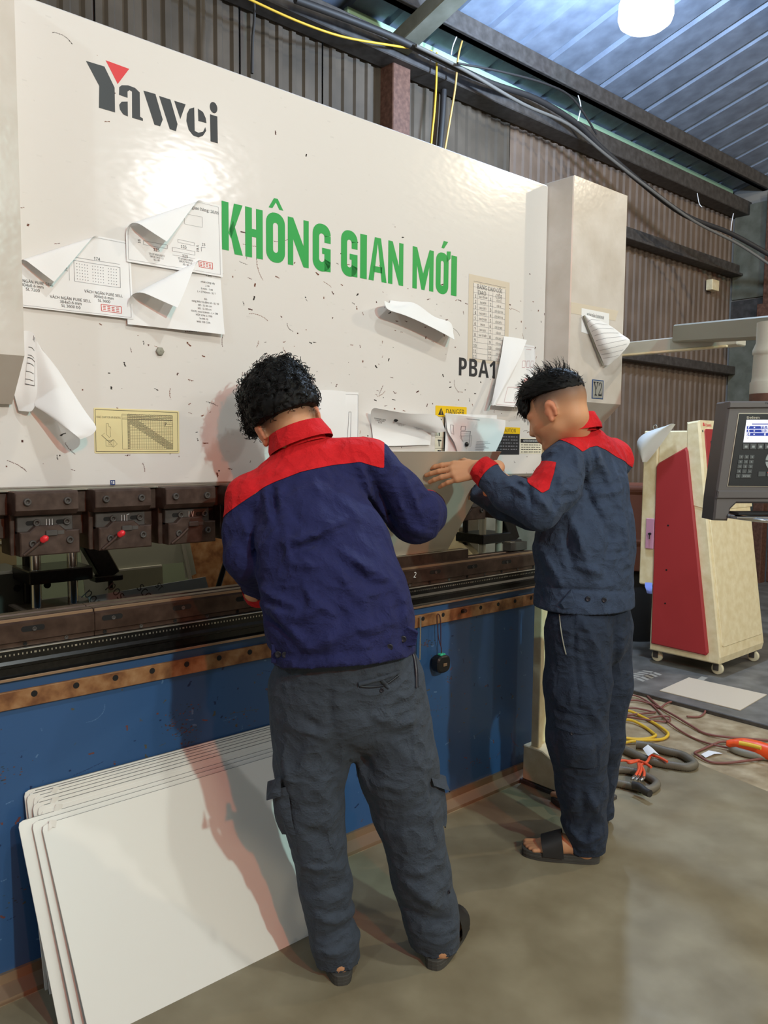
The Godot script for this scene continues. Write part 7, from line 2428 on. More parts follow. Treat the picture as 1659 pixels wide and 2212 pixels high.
func left_worker() -> void:
	var o := thing("person", "left worker in navy and red jacket bending over the press, curly black hair", "person", Vector3(1.427, 0.0, 0.597))
	o.position = Vector3.ZERO
	var right := Vector3(0.91, 0.0, 0.41)
	var fwd := Vector3(0.41, 0.0, -0.91)
	var lean := (fwd * 0.9 - Vector3(0, 0.42, 0)).normalized()
	var H := head_frame(Vector3(1.299, 1.506, 0.278), Vector3(0.55, -0.52, -0.83), Vector3(-0.28, 1.0, -0.24))
	# joints
	var lsh := Vector3(1.181, 1.296, 0.277)
	var rsh := Vector3(1.478, 1.395, 0.422)
	var lel := Vector3(1.14, 1.147, 0.325)
	var rel := Vector3(1.617, 1.241, 0.469)
	var lwr := Vector3(1.252, 1.021, 0.197)
	var rwr := Vector3(1.797, 1.263, 0.331)
	var neck := Vector3(1.301, 1.42, 0.343)
	var mid := Vector3(1.28, 1.135, 0.491)
	var hem := Vector3(1.258, 0.945, 0.586)
	var lhip := Vector3(1.204, 0.816, 0.512)
	var rhip := Vector3(1.378, 0.818, 0.599)
	var lkn := Vector3(1.22, 0.488, 0.495)
	var rkn := Vector3(1.465, 0.454, 0.609)
	var lan := Vector3(1.306, 0.038, 0.501)
	var ran := Vector3(1.551, 0.048, 0.636)
	# --- body
	var f := Field.new()
	f.bone(neck.lerp(mid, 0.2) + fwd * 0.03, mid + fwd * 0.02, 0.07, 0.11, 0.04, fwd, 1.4)
	f.bone(mid, hem, 0.12, 0.13, 0.05, fwd, 1.4)
	f.bone(lsh, rsh, 0.045, 0.045, 0.03)
	f.chain([lsh, lel, lwr], [0.052, 0.043, 0.03])
	f.chain([rsh, rel, rwr], [0.052, 0.043, 0.03])
	f.bone(hem, (lhip + rhip) * 0.5, 0.13, 0.13, 0.05, fwd, 1.3)
	f.chain([lhip, lkn, lan], [0.085, 0.055, 0.036], 0.04)
	f.chain([rhip, rkn, ran], [0.085, 0.055, 0.036], 0.04)
	var skin := netted(f, 0.016)
	f = Field.new()
	head_field(f, H)
	f.bone(neck + Vector3(0, -0.03, 0), H * Vector3(0, -0.045, -0.028), 0.064, 0.056, 0.03)
	skin = join(skin, netted(f, 0.0042))
	f = Field.new()
	var hr := hand_frame(rwr, Vector3(1.887, 1.251, 0.144), Vector3(-0.4, 0.5, 0.6))
	hand_field(f, hr, -1.0, [[0.25, 0.4, 0.3], [0.25, 0.45, 0.3], [0.3, 0.5, 0.3], [0.35, 0.5, 0.3]])
	skin = join(skin, netted(f, 0.0035))
	f = Field.new()
	var hl := hand_frame(lwr, Vector3(1.375, 1.019, 0.105), Vector3(-0.2, 0.9, 0.3))
	hand_field(f, hl, 1.0, [[0.2, 0.3, 0.2], [0.2, 0.35, 0.2], [0.25, 0.4, 0.2], [0.3, 0.4, 0.2]])
	skin = join(skin, netted(f, 0.0035))
	var FL := Transform3D(Basis(Vector3.UP.cross(Vector3(0.5, 0, -0.87)).normalized(), Vector3.UP, Vector3(0.5, 0, -0.87).normalized()), Vector3(1.278, 0.0, 0.55) + Vector3(-0.005, 0.004, 0.005))
	var FR := Transform3D(Basis(Vector3.UP.cross(Vector3(0.89, 0, -0.45)).normalized(), Vector3.UP, Vector3(0.89, 0, -0.45).normalized()), Vector3(1.522, 0.0, 0.675) + Vector3(-0.01, 0.004, 0.005))
	for q in [[FL, -1.0], [FR, 1.0]]:
		f = Field.new()
		foot_field(f, q[0], q[1])
		skin = join(skin, netted(f, 0.005))
	net_part(o, "body", skin, M.skin, "", 0.0, skin_tints(skin, H, -0.045, 0.015))
	eyes(o, H)
	sandal(o, "sandal", FL, -1.0, true)
	sandal(o, "sandal", FR, 1.0, true)
	# --- trousers
	f = Field.new()
	f.noise = cloth_noise(7, 7.0); f.amp = 0.007; f.stretch = Vector3(1.0, 0.6, 1.0)
	f.bone(hem + Vector3(0, 0.02, 0), (lhip + rhip) * 0.5 + Vector3(0, -0.01, 0), 0.166, 0.180, 0.05, fwd, 1.35)
	f.bone(lhip, lkn.lerp(lhip, 0.35), 0.108, 0.094, 0.035)
	f.bone(rhip, rkn.lerp(rhip, 0.35), 0.112, 0.104, 0.035)
	f.chain([lkn.lerp(lhip, 0.35), lkn, lkn.lerp(lan, 0.5), Vector3(1.291, 0.092, 0.502), Vector3(1.313, -0.025, 0.508)], [0.096, 0.082, 0.069, 0.063, 0.062], 0.02)
	f.chain([rkn.lerp(rhip, 0.35), rkn, rkn.lerp(ran, 0.5), Vector3(1.541, 0.113, 0.634), Vector3(1.561, -0.025, 0.633)], [0.107, 0.096, 0.082, 0.075, 0.067], 0.02)
	f.frame = Transform3D(Basis(Vector3(0.749, 0.008, 0.663), Vector3(0.049, 0.997, -0.068), Vector3(-0.661, 0.083, 0.746)), Vector3(1.293, 0.905, 0.541)).affine_inverse()
	f.two_sided = true
	f.fold = [[Vector2(-0.14, -0.158), Vector2(-0.044, -0.191), 0.012, 0.0090], [Vector2(-0.096, -0.136), Vector2(-0.044, -0.165), 0.009, -0.0050], [Vector2(-0.11, -0.176), Vector2(-0.059, -0.195), 0.008, -0.0060], [Vector2(0.055, -0.121), Vector2(0.14, -0.173), 0.014, 0.0090], [Vector2(0.14, -0.173), Vector2(0.202, -0.158), 0.014, 0.0080], [Vector2(0.044, -0.092), Vector2(0.081, -0.154), 0.01, -0.0050], [Vector2(-0.03, -0.04), Vector2(-0.022, -0.191), 0.006, -0.0060], [Vector2(-0.015, -0.195), Vector2(0.081, -0.312), 0.02, -0.0080], [Vector2(-0.162, -0.209), Vector2(-0.129, -0.357), 0.014, 0.0060], [Vector2(-0.044, -0.209), Vector2(-0.011, -0.357), 0.016, -0.0050], [Vector2(0.029, -0.239), Vector2(0.059, -0.412), 0.014, 0.0060], [Vector2(0.118, -0.209), Vector2(0.206, -0.301), 0.016, 0.0060], [Vector2(0.217, -0.32), Vector2(0.239, -0.412), 0.01, -0.0080], [Vector2(0.051, -0.029), Vector2(0.103, -0.04), 0.009, 0.0060]]
	f.fold.append_array([[Vector2(-0.128, -0.549), Vector2(-0.012, -0.568), 0.012, 0.006], [Vector2(-0.116, -0.635), Vector2(0.0, -0.617), 0.010, -0.005], [Vector2(-0.098, -0.702), Vector2(0.043, -0.72), 0.014, 0.010], [Vector2(-0.067, -0.769), Vector2(0.043, -0.733), 0.012, -0.008], [Vector2(0.128, -0.604), Vector2(0.263, -0.586), 0.012, 0.006], [Vector2(0.153, -0.623), Vector2(0.293, -0.726), 0.018, 0.012], [Vector2(0.165, -0.72), Vector2(0.299, -0.769), 0.014, -0.010], [Vector2(-0.067, -0.812), Vector2(0.043, -0.794), 0.012, 0.008], [Vector2(-0.128, -0.427), Vector2(-0.031, -0.476), 0.02, -0.006], [Vector2(0.104, -0.452), Vector2(0.25, -0.476), 0.02, -0.006]])
	for q in f.fold: q[3] *= 1.6
	f.cuts = [Plane(Vector3(0, 1, 0), hem.y + 0.015), Plane(Vector3(0, -1, 0), -0.032)]
	var tr := net_part(o, "trousers", netted(f, 0.0085), M.trouser_grey)
	var toward := Vector3(-0.661, 0.0, 0.75)
	var pl := [Vector3(1.111, 0.58, 0.469), Vector3(1.11, 0.613, 0.532), Vector3(1.146, 0.448, 0.528), Vector3(1.145, 0.434, 0.475)]
	flap_pocket(tr, [pl[0], pl[1], pl[2], pl[3], Vector3(-0.9, 0.0, -0.2)], M.trouser_grey, 0.030)
	flap_pocket(tr, [Vector3(1.443, 0.593, 0.695), Vector3(1.554, 0.529, 0.653), Vector3(1.56, 0.383, 0.661), Vector3(1.459, 0.449, 0.699), Vector3(0.75, 0.0, 0.66)], M.trouser_grey, 0.026)
	var b := MB.new()
	var wl := []
	for q in [Vector3(1.223, 0.867, 0.684), Vector3(1.244, 0.872, 0.702), Vector3(1.271, 0.878, 0.726), Vector3(1.299, 0.882, 0.749)]: wl.append(land(f, q, toward))
	b.tube(wl, 0.006, 8, 5)
	part(tr, "back_pocket_welt", b, M.trouser_grey)
	b = MB.new()
	wl = []
	for q in [Vector3(1.225, 0.861, 0.686), Vector3(1.247, 0.856, 0.707), Vector3(1.273, 0.857, 0.729), Vector3(1.297, 0.873, 0.749)]: wl.append(land(f, q, toward, -0.001))
	b.tube(wl, 0.0035, 6, 5)
	part(tr, "back_pocket_slit", b, M.button_dark)
	b = MB.new()
	wl = []
	for q in [Vector3(1.266, 0.873, 0.721), Vector3(1.272, 0.857, 0.729), Vector3(1.278, 0.847, 0.735)]: wl.append(land(f, q, toward))
	b.tube(wl, 0.005, 6, 4)
	part(tr, "pocket_loop", b, M.trouser_grey)
	b = MB.new()
	wl = []
	for q in [Vector3(1.357, 0.935, 0.728), Vector3(1.362, 0.91, 0.735), Vector3(1.378, 0.875, 0.727), Vector3(1.39, 0.83, 0.716)]: wl.append(land(f, q, toward, 0.002))
	b.tube(wl, 0.006, 6, 5)
	part(tr, "side_zip", b, M.button_dark)
	button(tr, land(f, Vector3(1.265, 0.844, 0.723), toward), toward, M.button_dark, 0.006)
	button(tr, land(f, Vector3(1.452, 0.227, 0.797), toward), toward, M.button_dark, 0.005)
	# --- jacket
	f = Field.new()
	f.noise = cloth_noise(3, 6.5); f.amp = 0.009; f.stretch = Vector3(1.0, 0.75, 1.0)
	f.bone(Vector3(1.295, 1.27, 0.401), Vector3(1.277, 1.17, 0.47), 0.145, 0.178, 0.05, lean, 1.5)
	f.bone(Vector3(1.277, 1.17, 0.47), Vector3(1.262, 1.023, 0.554), 0.178, 0.183, 0.05, lean, 1.45)
	f.bone(Vector3(1.262, 1.023, 0.554), Vector3(1.247, 0.868, 0.611), 0.183, 0.186, 0.05, fwd, 1.4)
	f.bone(lsh, rsh, 0.066, 0.066, 0.06)
	f.bone(Vector3(1.245, 1.362, 0.3), Vector3(1.303, 1.413, 0.333), 0.055, 0.06, 0.05)
	f.bone(Vector3(1.427, 1.414, 0.402), Vector3(1.303, 1.413, 0.333), 0.05, 0.06, 0.05)
	f.chain([lsh, Vector3(1.156, 1.212, 0.291), lel, lwr], [0.068, 0.068, 0.062, 0.046], 0.025)
	f.chain([rsh, Vector3(1.558, 1.31, 0.449), rel, Vector3(1.735, 1.24, 0.386), rwr], [0.068, 0.075, 0.074, 0.064, 0.046], 0.025)
	f.frame = Transform3D(Basis(Vector3(0.749, 0.008, 0.663), Vector3(0.049, 0.997, -0.068), Vector3(-0.661, 0.083, 0.746)), Vector3(1.293, 0.905, 0.541)).affine_inverse()
	f.two_sided = true
	f.fold = [[Vector2(-0.212, 0.439), Vector2(-0.188, 0.344), 0.009, 0.0070], [Vector2(-0.196, 0.435), Vector2(-0.163, 0.332), 0.009, -0.0060], [Vector2(-0.175, 0.447), Vector2(-0.159, 0.381), 0.007, 0.0050], [Vector2(0.039, 0.501), Vector2(0.076, 0.402), 0.009, 0.0070], [Vector2(0.06, 0.488), Vector2(0.122, 0.365), 0.01, -0.0070], [Vector2(-0.146, 0.293), Vector2(-0.068, 0.313), 0.012, 0.0100], [Vector2(-0.068, 0.313), Vector2(0.002, 0.352), 0.011, 0.0090], [Vector2(-0.117, 0.278), Vector2(-0.027, 0.307), 0.01, -0.0080], [Vector2(-0.117, 0.243), Vector2(-0.039, 0.239), 0.011, 0.0090], [Vector2(-0.142, 0.303), Vector2(-0.126, 0.241), 0.009, 0.0060], [Vector2(-0.002, 0.278), Vector2(0.105, 0.204), 0.01, 0.0090], [Vector2(-0.01, 0.258), Vector2(0.093, 0.175), 0.009, -0.0070], [Vector2(-0.019, 0.245), Vector2(0.039, 0.159), 0.009, 0.0080], [Vector2(-0.085, 0.459), Vector2(-0.06, 0.422), 0.008, 0.0050], [Vector2(-0.27, 0.352), Vector2(-0.241, 0.282), 0.012, 0.0070], [Vector2(-0.241, 0.303), Vector2(-0.216, 0.22), 0.01, -0.0070], [Vector2(-0.035, 0.468), Vector2(-0.019, 0.422), 0.008, -0.0040], [Vector2(0.105, 0.406), Vector2(0.134, 0.332), 0.008, -0.0080], [Vector2(0.163, 0.468), Vector2(0.225, 0.332), 0.009, 0.0050], [Vector2(0.15, 0.332), Vector2(0.253, 0.299), 0.014, 0.0060], [Vector2(0.138, 0.422), Vector2(0.171, 0.344), 0.008, 0.0050], [Vector2(-0.2, 0.175), Vector2(-0.109, 0.142), 0.01, 0.0080], [Vector2(-0.093, 0.2), Vector2(-0.06, 0.142), 0.009, 0.0070], [Vector2(0.047, 0.175), Vector2(0.072, 0.117), 0.009, 0.0060], [Vector2(0.113, 0.208), Vector2(0.163, 0.142), 0.009, 0.0060], [Vector2(-0.126, 0.365), Vector2(-0.093, 0.332), 0.01, -0.0060], [Vector2(0.014, 0.389), Vector2(0.047, 0.332), 0.009, 0.0050]]
	f.fold.append_array([[Vector2(-0.202, 0.14), Vector2(-0.118, 0.116), 0.011, 0.0090], [Vector2(-0.118, 0.116), Vector2(-0.044, 0.135), 0.012, 0.0100], [Vector2(-0.158, 0.116), Vector2(-0.074, 0.048), 0.012, 0.0100], [Vector2(-0.177, 0.111), Vector2(-0.122, 0.074), 0.009, -0.0070], [Vector2(-0.074, 0.048), Vector2(0.015, 0.081), 0.014, 0.0100], [Vector2(0.015, 0.081), Vector2(0.118, 0.103), 0.012, 0.0090], [Vector2(-0.066, 0.162), Vector2(-0.015, 0.125), 0.009, 0.0080], [Vector2(-0.015, 0.173), Vector2(0.015, 0.092), 0.009, -0.0060], [Vector2(0.154, 0.148), Vector2(0.166, 0.074), 0.009, 0.0060], [Vector2(0.044, 0.159), Vector2(0.103, 0.181), 0.009, 0.0050], [Vector2(0.037, 0.081), Vector2(0.081, 0.052), 0.008, -0.0050], [Vector2(-0.195, 0.022), Vector2(0.154, 0.041), 0.006, -0.0050]])
	for q in f.fold: q[3] *= 2.4
	f.cuts = [Plane((hem - neck).normalized() * 0.35 + Vector3(0, -0.93, 0), Vector3(1.245, 0.914, 0.604))]
	f.cuts[0] = Plane(f.cuts[0].normal.normalized(), Vector3(1.245, 0.91, 0.605))
	# an opening at each cuff and at the hem
	var jn := netted(f, 0.0078)
	var fr := f.frame
	var yk := [Vector2(-0.336, 0.352), Vector2(-0.282, 0.389), Vector2(-0.2, 0.443), Vector2(-0.117, 0.476), Vector2(-0.035, 0.497), Vector2(0.039, 0.507), Vector2(0.103, 0.491), Vector2(0.14, 0.482)]
	var ur: float = Vector2(0.105, 0.501).x
	var g1 := func(p: Vector3) -> float:
		var q := fr * p
		return minf(q.y - line_at(yk, q.x), ur - q.x)
	var s1 := split(jn, g1)
	var g2 := func(p: Vector3) -> float:
		var dr := (p - rwr).dot((rwr - rel).normalized()) + 0.045
		var dl := (p - lwr).dot((lwr - lel).normalized()) + 0.045
		if p.distance_to(rwr) > 0.12: dr = -1.0
		if p.distance_to(lwr) > 0.12: dl = -1.0
		return maxf(dr, dl)
	var g0 := func(p: Vector3) -> float:
		var dr := (p - rwr).dot((rwr - rel).normalized()) - 0.008
		var dl := (p - lwr).dot((lwr - lel).normalized()) - 0.008
		if p.distance_to(rwr) > 0.12: dr = -1.0
		if p.distance_to(lwr) > 0.12: dl = -1.0
		return maxf(dr, dl)
	var s2 := split(split(s1[1], g0)[1], g2)
	var ja := net_part(o, "jacket", s2[1], M.jacket_navy)
	net_part(ja, "yoke", s1[0], M.cloth_red, "red shoulder yoke", 0.0015)
	net_part(ja, "cuff", s2[0], M.cloth_red, "red cuffs", 0.002)
	collar(ja, Vector3(1.307, 1.456, 0.324), Vector3(-0.16, 0.88, -0.32), fwd, 0.082, 0.042, 0.12)
	for q in [Vector3(1.095, 0.944, 0.562), Vector3(1.081, 0.942, 0.55), Vector3(1.285, 0.959, 0.728), Vector3(1.311, 0.971, 0.75)]:
		button(ja, land(f, q, toward, 0.002 if q != Vector3(1.081, 0.942, 0.55) else 0.006), toward, M.button_dark)
	var tf := Basis(Vector3(0.749, 0.0, 0.663), Vector3.UP, Vector3(-0.663, 0, 0.749))
	b = MB.new()
	b.xf = Transform3D(tf, land(f, Vector3(1.316, 0.968, 0.756), toward))
	b.prism([Vector2(-0.024, -0.02), Vector2(0.024, -0.016), Vector2(0.030, 0.018), Vector2(0.004, 0.032), Vector2(-0.016, 0.022)], -0.01, 0.004, 0.002)
	part(ja, "waist_tab", b, M.jacket_navy)
	b = MB.new()
	b.xf = Transform3D(tf, land(f, Vector3(1.078, 0.942, 0.547), toward))
	b.prism([Vector2(-0.014, -0.024), Vector2(0.008, -0.026), Vector2(0.015, 0.0), Vector2(0.008, 0.02), Vector2(-0.014, 0.022)], -0.01, 0.004, 0.002)
	part(ja, "waist_tab", b, M.jacket_navy)
	# --- curly hair
	f = Field.new()
	f.noise = cloth_noise(19, 26.0); f.amp = 0.013; f.ridged = true
	f.ball(H * Vector3(0, 0.066, -0.012), Vector3(0.094, 0.088, 0.106), H.basis, 0.03)
	f.ball(H * Vector3(0.0, 0.112, 0.03), Vector3(0.090, 0.078, 0.098), H.basis, 0.03)
	f.ball(H * Vector3(-0.025, 0.128, -0.012), Vector3(0.07, 0.058, 0.08), H.basis, 0.03)
	f.ball(H * Vector3(0.035, 0.07, 0.085), Vector3(0.06, 0.055, 0.05), H.basis, 0.03)
	f.ball(H * Vector3(0, 0.03, -0.04), Vector3(0.083, 0.08, 0.085), H.basis, 0.03)
	f.cuts = [Plane((H.basis * Vector3(0, -0.96, 0.28)).normalized(), H * Vector3(0, 0.006, -0.05))]
	var hn := netted(f, 0.0055)
	var hp := net_part(o, "hair", hn, M.hair_black)
	b = MB.new()
	var rng := RandomNumberGenerator.new()
	rng.seed = 77
	for k in 1300:
		var i: int = rng.randi() % hn[0].size()
		var p: Vector3 = hn[0][i]
		var l := H.affine_inverse() * p
		if l.y < 0.035 and rng.randf() < 0.75: continue
		var n: Vector3 = hn[2][i]
		var t := n.cross(Vector3(rng.randf() - 0.5, rng.randf() - 0.5, rng.randf() - 0.5)).normalized()
		var u := n.cross(t)
		var R := rng.randf_range(0.004, 0.009)
		var grow := rng.randf_range(0.5, 1.6)
		var pts := []
		var ph := rng.randf() * TAU
		for s in 9:
			var an := ph + s * 0.85
			pts.append(p + n * (0.0016 * s * grow - 0.004) + (t * cos(an) + u * sin(an)) * R + t * 0.0012 * s)
		b.tube(pts, rng.randf_range(0.0006, 0.0012), 3, 1, false)
	var cl := part(hp, "curls", b, M.hair_black)
	cl.set_meta("kind", "stuff")

func right_worker() -> void:
	var o := thing("person", "right worker in slate jacket with shaved sides, one hand on the grey sheet", "person", Vector3.ZERO)
	var fwd := Vector3(-0.12, 0.0, -0.99).normalized()
	var right := Vector3(0.99, 0.0, -0.12).normalized()
	var H := head_frame(Vector3(2.21, 1.568, 0.529), Vector3(-0.22, -0.42, -0.97), Vector3(0.0, 1.0, -0.1))
	var lsh := Vector3(2.194, 1.395, 0.588)
	var rsh := Vector3(2.534, 1.409, 0.539)
	var lel := Vector3(2.049, 1.256, 0.582)
	var rel := Vector3(2.346, 1.214, 0.327)
	var lwr := Vector3(2.008, 1.374, 0.378)
	var rwr := Vector3(2.239, 1.279, 0.158)
	var neck := Vector3(2.323, 1.484, 0.558)
	var mid := Vector3(2.331, 1.159, 0.575)
	var hem := Vector3(2.321, 0.919, 0.579)
	var lhip := Vector3(2.235, 0.842, 0.618)
	var rhip := Vector3(2.506, 0.798, 0.555)
	var lkn := Vector3(2.25, 0.456, 0.621)
	var rkn := Vector3(2.537, 0.374, 0.523)
	var lan := Vector3(2.35, 0.04, 0.608)
	var ran := Vector3(2.603, 0.044, 0.483)
	var f := Field.new()
	f.bone(neck.lerp(mid, 0.2) + fwd * 0.03, mid + fwd * 0.02, 0.07, 0.11, 0.04, fwd, 1.4)
	f.bone(mid, hem, 0.12, 0.13, 0.05, fwd, 1.4)
	f.bone(lsh, rsh, 0.045, 0.045, 0.03)
	f.chain([lsh, lel, lwr], [0.052, 0.043, 0.03])
	f.chain([rsh, rel, rwr], [0.052, 0.043, 0.03])
	f.bone(hem, (lhip + rhip) * 0.5, 0.13, 0.13, 0.05, fwd, 1.3)
	f.chain([lhip, lkn, lan], [0.08, 0.055, 0.036], 0.04)
	f.chain([rhip, rkn, ran], [0.08, 0.055, 0.036], 0.04)
	var skin := netted(f, 0.016)
	f = Field.new()
	head_field(f, H)
	f.bone(Vector3(2.283, 1.479, 0.55), H * Vector3(0, -0.035, -0.04), 0.056, 0.057, 0.035)
	skin = join(skin, netted(f, 0.0042))
	f = Field.new()
	var hl := hand_frame(lwr, Vector3(1.912, 1.355, 0.248), Vector3(-0.50, 0.52, 0.70))
	hand_field(f, hl, 1.0, [[0.10, 0.16, 0.10], [0.16, 0.18, 0.12], [0.22, 0.2, 0.14], [0.32, 0.24, 0.16]], 0.03, [0.95, 0.9], 1.04)
	skin = join(skin, netted(f, 0.003))
	f = Field.new()
	var hr := hand_frame(rwr, Vector3(2.258, 1.272, -0.039), Vector3(0.6, -0.3, -0.7))
	hand_field(f, hr, -1.0, [[0.2, 0.3, 0.2], [0.2, 0.35, 0.2], [0.25, 0.4, 0.2], [0.3, 0.4, 0.2]])
	skin = join(skin, netted(f, 0.0035))
	var dl := (Vector3(2.189, 0.0, 0.465) - Vector3(2.331, 0.0, 0.661)).normalized()
	var FL := Transform3D(Basis(Vector3.UP.cross(dl).normalized(), Vector3.UP, dl), Vector3(2.331, 0.0, 0.653) + Vector3(0.005, 0.004, -0.008))
	var dr := Vector3(0.1, 0.0, -1.0).normalized()
	var FR := Transform3D(Basis(Vector3.UP.cross(dr).normalized(), Vector3.UP, dr), Vector3(2.616, 0.0, 0.501) + Vector3(0.0, 0.004, 0.0))
	for q in [[FL, -1.0], [FR, 1.0]]:
		f = Field.new()
		foot_field(f, q[0], q[1])
		skin = join(skin, netted(f, 0.0045))
	net_part(o, "body", skin, M.skin, "", 0.0, skin_tints(skin, H, -0.04, 0.065))
	eyes(o, H)
	sandal(o, "sandal", FL, -1.0, false)
	sandal(o, "sandal", FR, 1.0, false)
	# --- trousers
	f = Field.new()
	f.noise = cloth_noise(17, 7.0); f.amp = 0.007; f.stretch = Vector3(1.0, 0.5, 1.0)
	f.bone(hem + Vector3(0, 0.03, 0), (lhip + rhip) * 0.5, 0.150, 0.150, 0.05, fwd, 1.15)
	f.chain([lhip, Vector3(2.234, 0.653, 0.625), lkn, Vector3(2.289, 0.28, 0.615), Vector3(2.329, 0.115, 0.608), Vector3(2.352, -0.028, 0.604)], [0.110, 0.109, 0.103, 0.085, 0.069, 0.065], 0.03)
	f.chain([rhip, Vector3(2.525, 0.576, 0.543), rkn, Vector3(2.564, 0.198, 0.499), Vector3(2.592, 0.057, 0.486), Vector3(2.61, -0.041, 0.486)], [0.095, 0.092, 0.085, 0.070, 0.056, 0.052], 0.03)
	f.frame = Transform3D(Basis(Vector3(0.749, 0.008, 0.663), Vector3(0.049, 0.997, -0.068), Vector3(-0.661, 0.083, 0.746)), Vector3(2.261, 0.917, 0.62)).affine_inverse()
	f.two_sided = true
	f.fold = [[Vector2(-0.036, -0.016), Vector2(0.037, -0.19), 0.014, 0.0100], [Vector2(-0.027, -0.145), Vector2(0.028, -0.332), 0.014, -0.0080], [Vector2(0.037, -0.19), Vector2(0.097, -0.264), 0.014, 0.0080], [Vector2(0.0, -0.319), Vector2(0.046, -0.387), 0.012, 0.0070], [Vector2(0.097, -0.026), Vector2(0.106, -0.181), 0.012, -0.0090], [Vector2(-0.055, -0.044), Vector2(-0.059, -0.163), 0.006, -0.0070], [Vector2(-0.05, -0.163), Vector2(-0.041, -0.319), 0.005, -0.0050], [Vector2(-0.091, -0.438), Vector2(0.046, -0.447), 0.016, 0.0080], [Vector2(-0.009, -0.612), Vector2(0.005, -0.731), 0.008, -0.0080], [Vector2(-0.027, -0.621), Vector2(-0.045, -0.712), 0.012, 0.0070], [Vector2(0.009, -0.621), Vector2(0.064, -0.731), 0.014, 0.0090], [Vector2(0.037, -0.708), Vector2(0.009, -0.799), 0.012, -0.0080], [Vector2(-0.045, -0.767), Vector2(0.009, -0.818), 0.012, 0.0100], [Vector2(0.009, -0.818), Vector2(0.069, -0.795), 0.012, 0.0090], [Vector2(-0.064, -0.804), Vector2(-0.009, -0.85), 0.012, -0.0080], [Vector2(0.037, -0.832), Vector2(0.064, -0.859), 0.01, 0.0080], [Vector2(0.092, -0.227), Vector2(0.083, -0.502), 0.012, -0.0060], [Vector2(0.129, -0.09), Vector2(0.142, -0.227), 0.012, 0.0060]]
	for q in f.fold: q[3] *= 1.6
	f.cuts = [Plane(Vector3(0, 1, 0), hem.y + 0.05), Plane(Vector3(0, -1, 0), -0.032)]
	var tr := net_part(o, "trousers", netted(f, 0.0085), M.trouser_blue)
	var side := Vector3(-0.75, 0.0, 0.66)
	flap_pocket(tr, [land(f, Vector3(2.105, 0.586, 0.626), side), land(f, Vector3(2.201, 0.581, 0.711), side), land(f, Vector3(2.204, 0.4, 0.734), side), land(f, Vector3(2.116, 0.402, 0.655), side), side], M.trouser_blue, 0.010, f)
	button(tr, land(f, Vector3(2.144, 0.523, 0.667), side, 0.016), side, M.button_dark, 0.006)
	var b := MB.new()
	var wl := []
	for q in [Vector3(2.134, 0.902, 0.616), Vector3(2.134, 0.857, 0.621), Vector3(2.138, 0.812, 0.629), Vector3(2.142, 0.779, 0.637)]: wl.append(land(f, q, side))
	b.tube(wl, 0.0022, 6, 5)
	part(tr, "pocket_piping", b, M.tarnish, "pale worn edge of the side pocket")
	# --- jacket
	f = Field.new()
	f.noise = cloth_noise(23, 6.0); f.amp = 0.009; f.stretch = Vector3(1.0, 0.7, 1.0)
	f.bone(Vector3(2.381, 1.293, 0.57), Vector3(2.341, 1.142, 0.565), 0.145, 0.190, 0.05, fwd, 1.3)
	f.bone(Vector3(2.341, 1.142, 0.565), Vector3(2.323, 0.87, 0.579), 0.192, 0.204, 0.05, fwd, 1.25)
	f.bone(lsh, rsh, 0.066, 0.066, 0.06)
	f.bone(Vector3(2.325, 1.453, 0.563), Vector3(2.452, 1.429, 0.545), 0.06, 0.055, 0.05)
	f.bone(Vector3(2.325, 1.453, 0.563), Vector3(2.237, 1.422, 0.569), 0.06, 0.06, 0.05)
	f.chain([lsh, Vector3(2.135, 1.322, 0.591), lel, Vector3(2.028, 1.3, 0.478), lwr], [0.076, 0.078, 0.068, 0.058, 0.046], 0.025)
	f.chain([rsh, rel, Vector3(2.286, 1.237, 0.245), rwr], [0.07, 0.066, 0.055, 0.044], 0.025)
	f.frame = Transform3D(Basis(Vector3(0.749, 0.008, 0.663), Vector3(0.049, 0.997, -0.068), Vector3(-0.661, 0.083, 0.746)), Vector3(2.261, 0.917, 0.62)).affine_inverse()
	f.two_sided = true
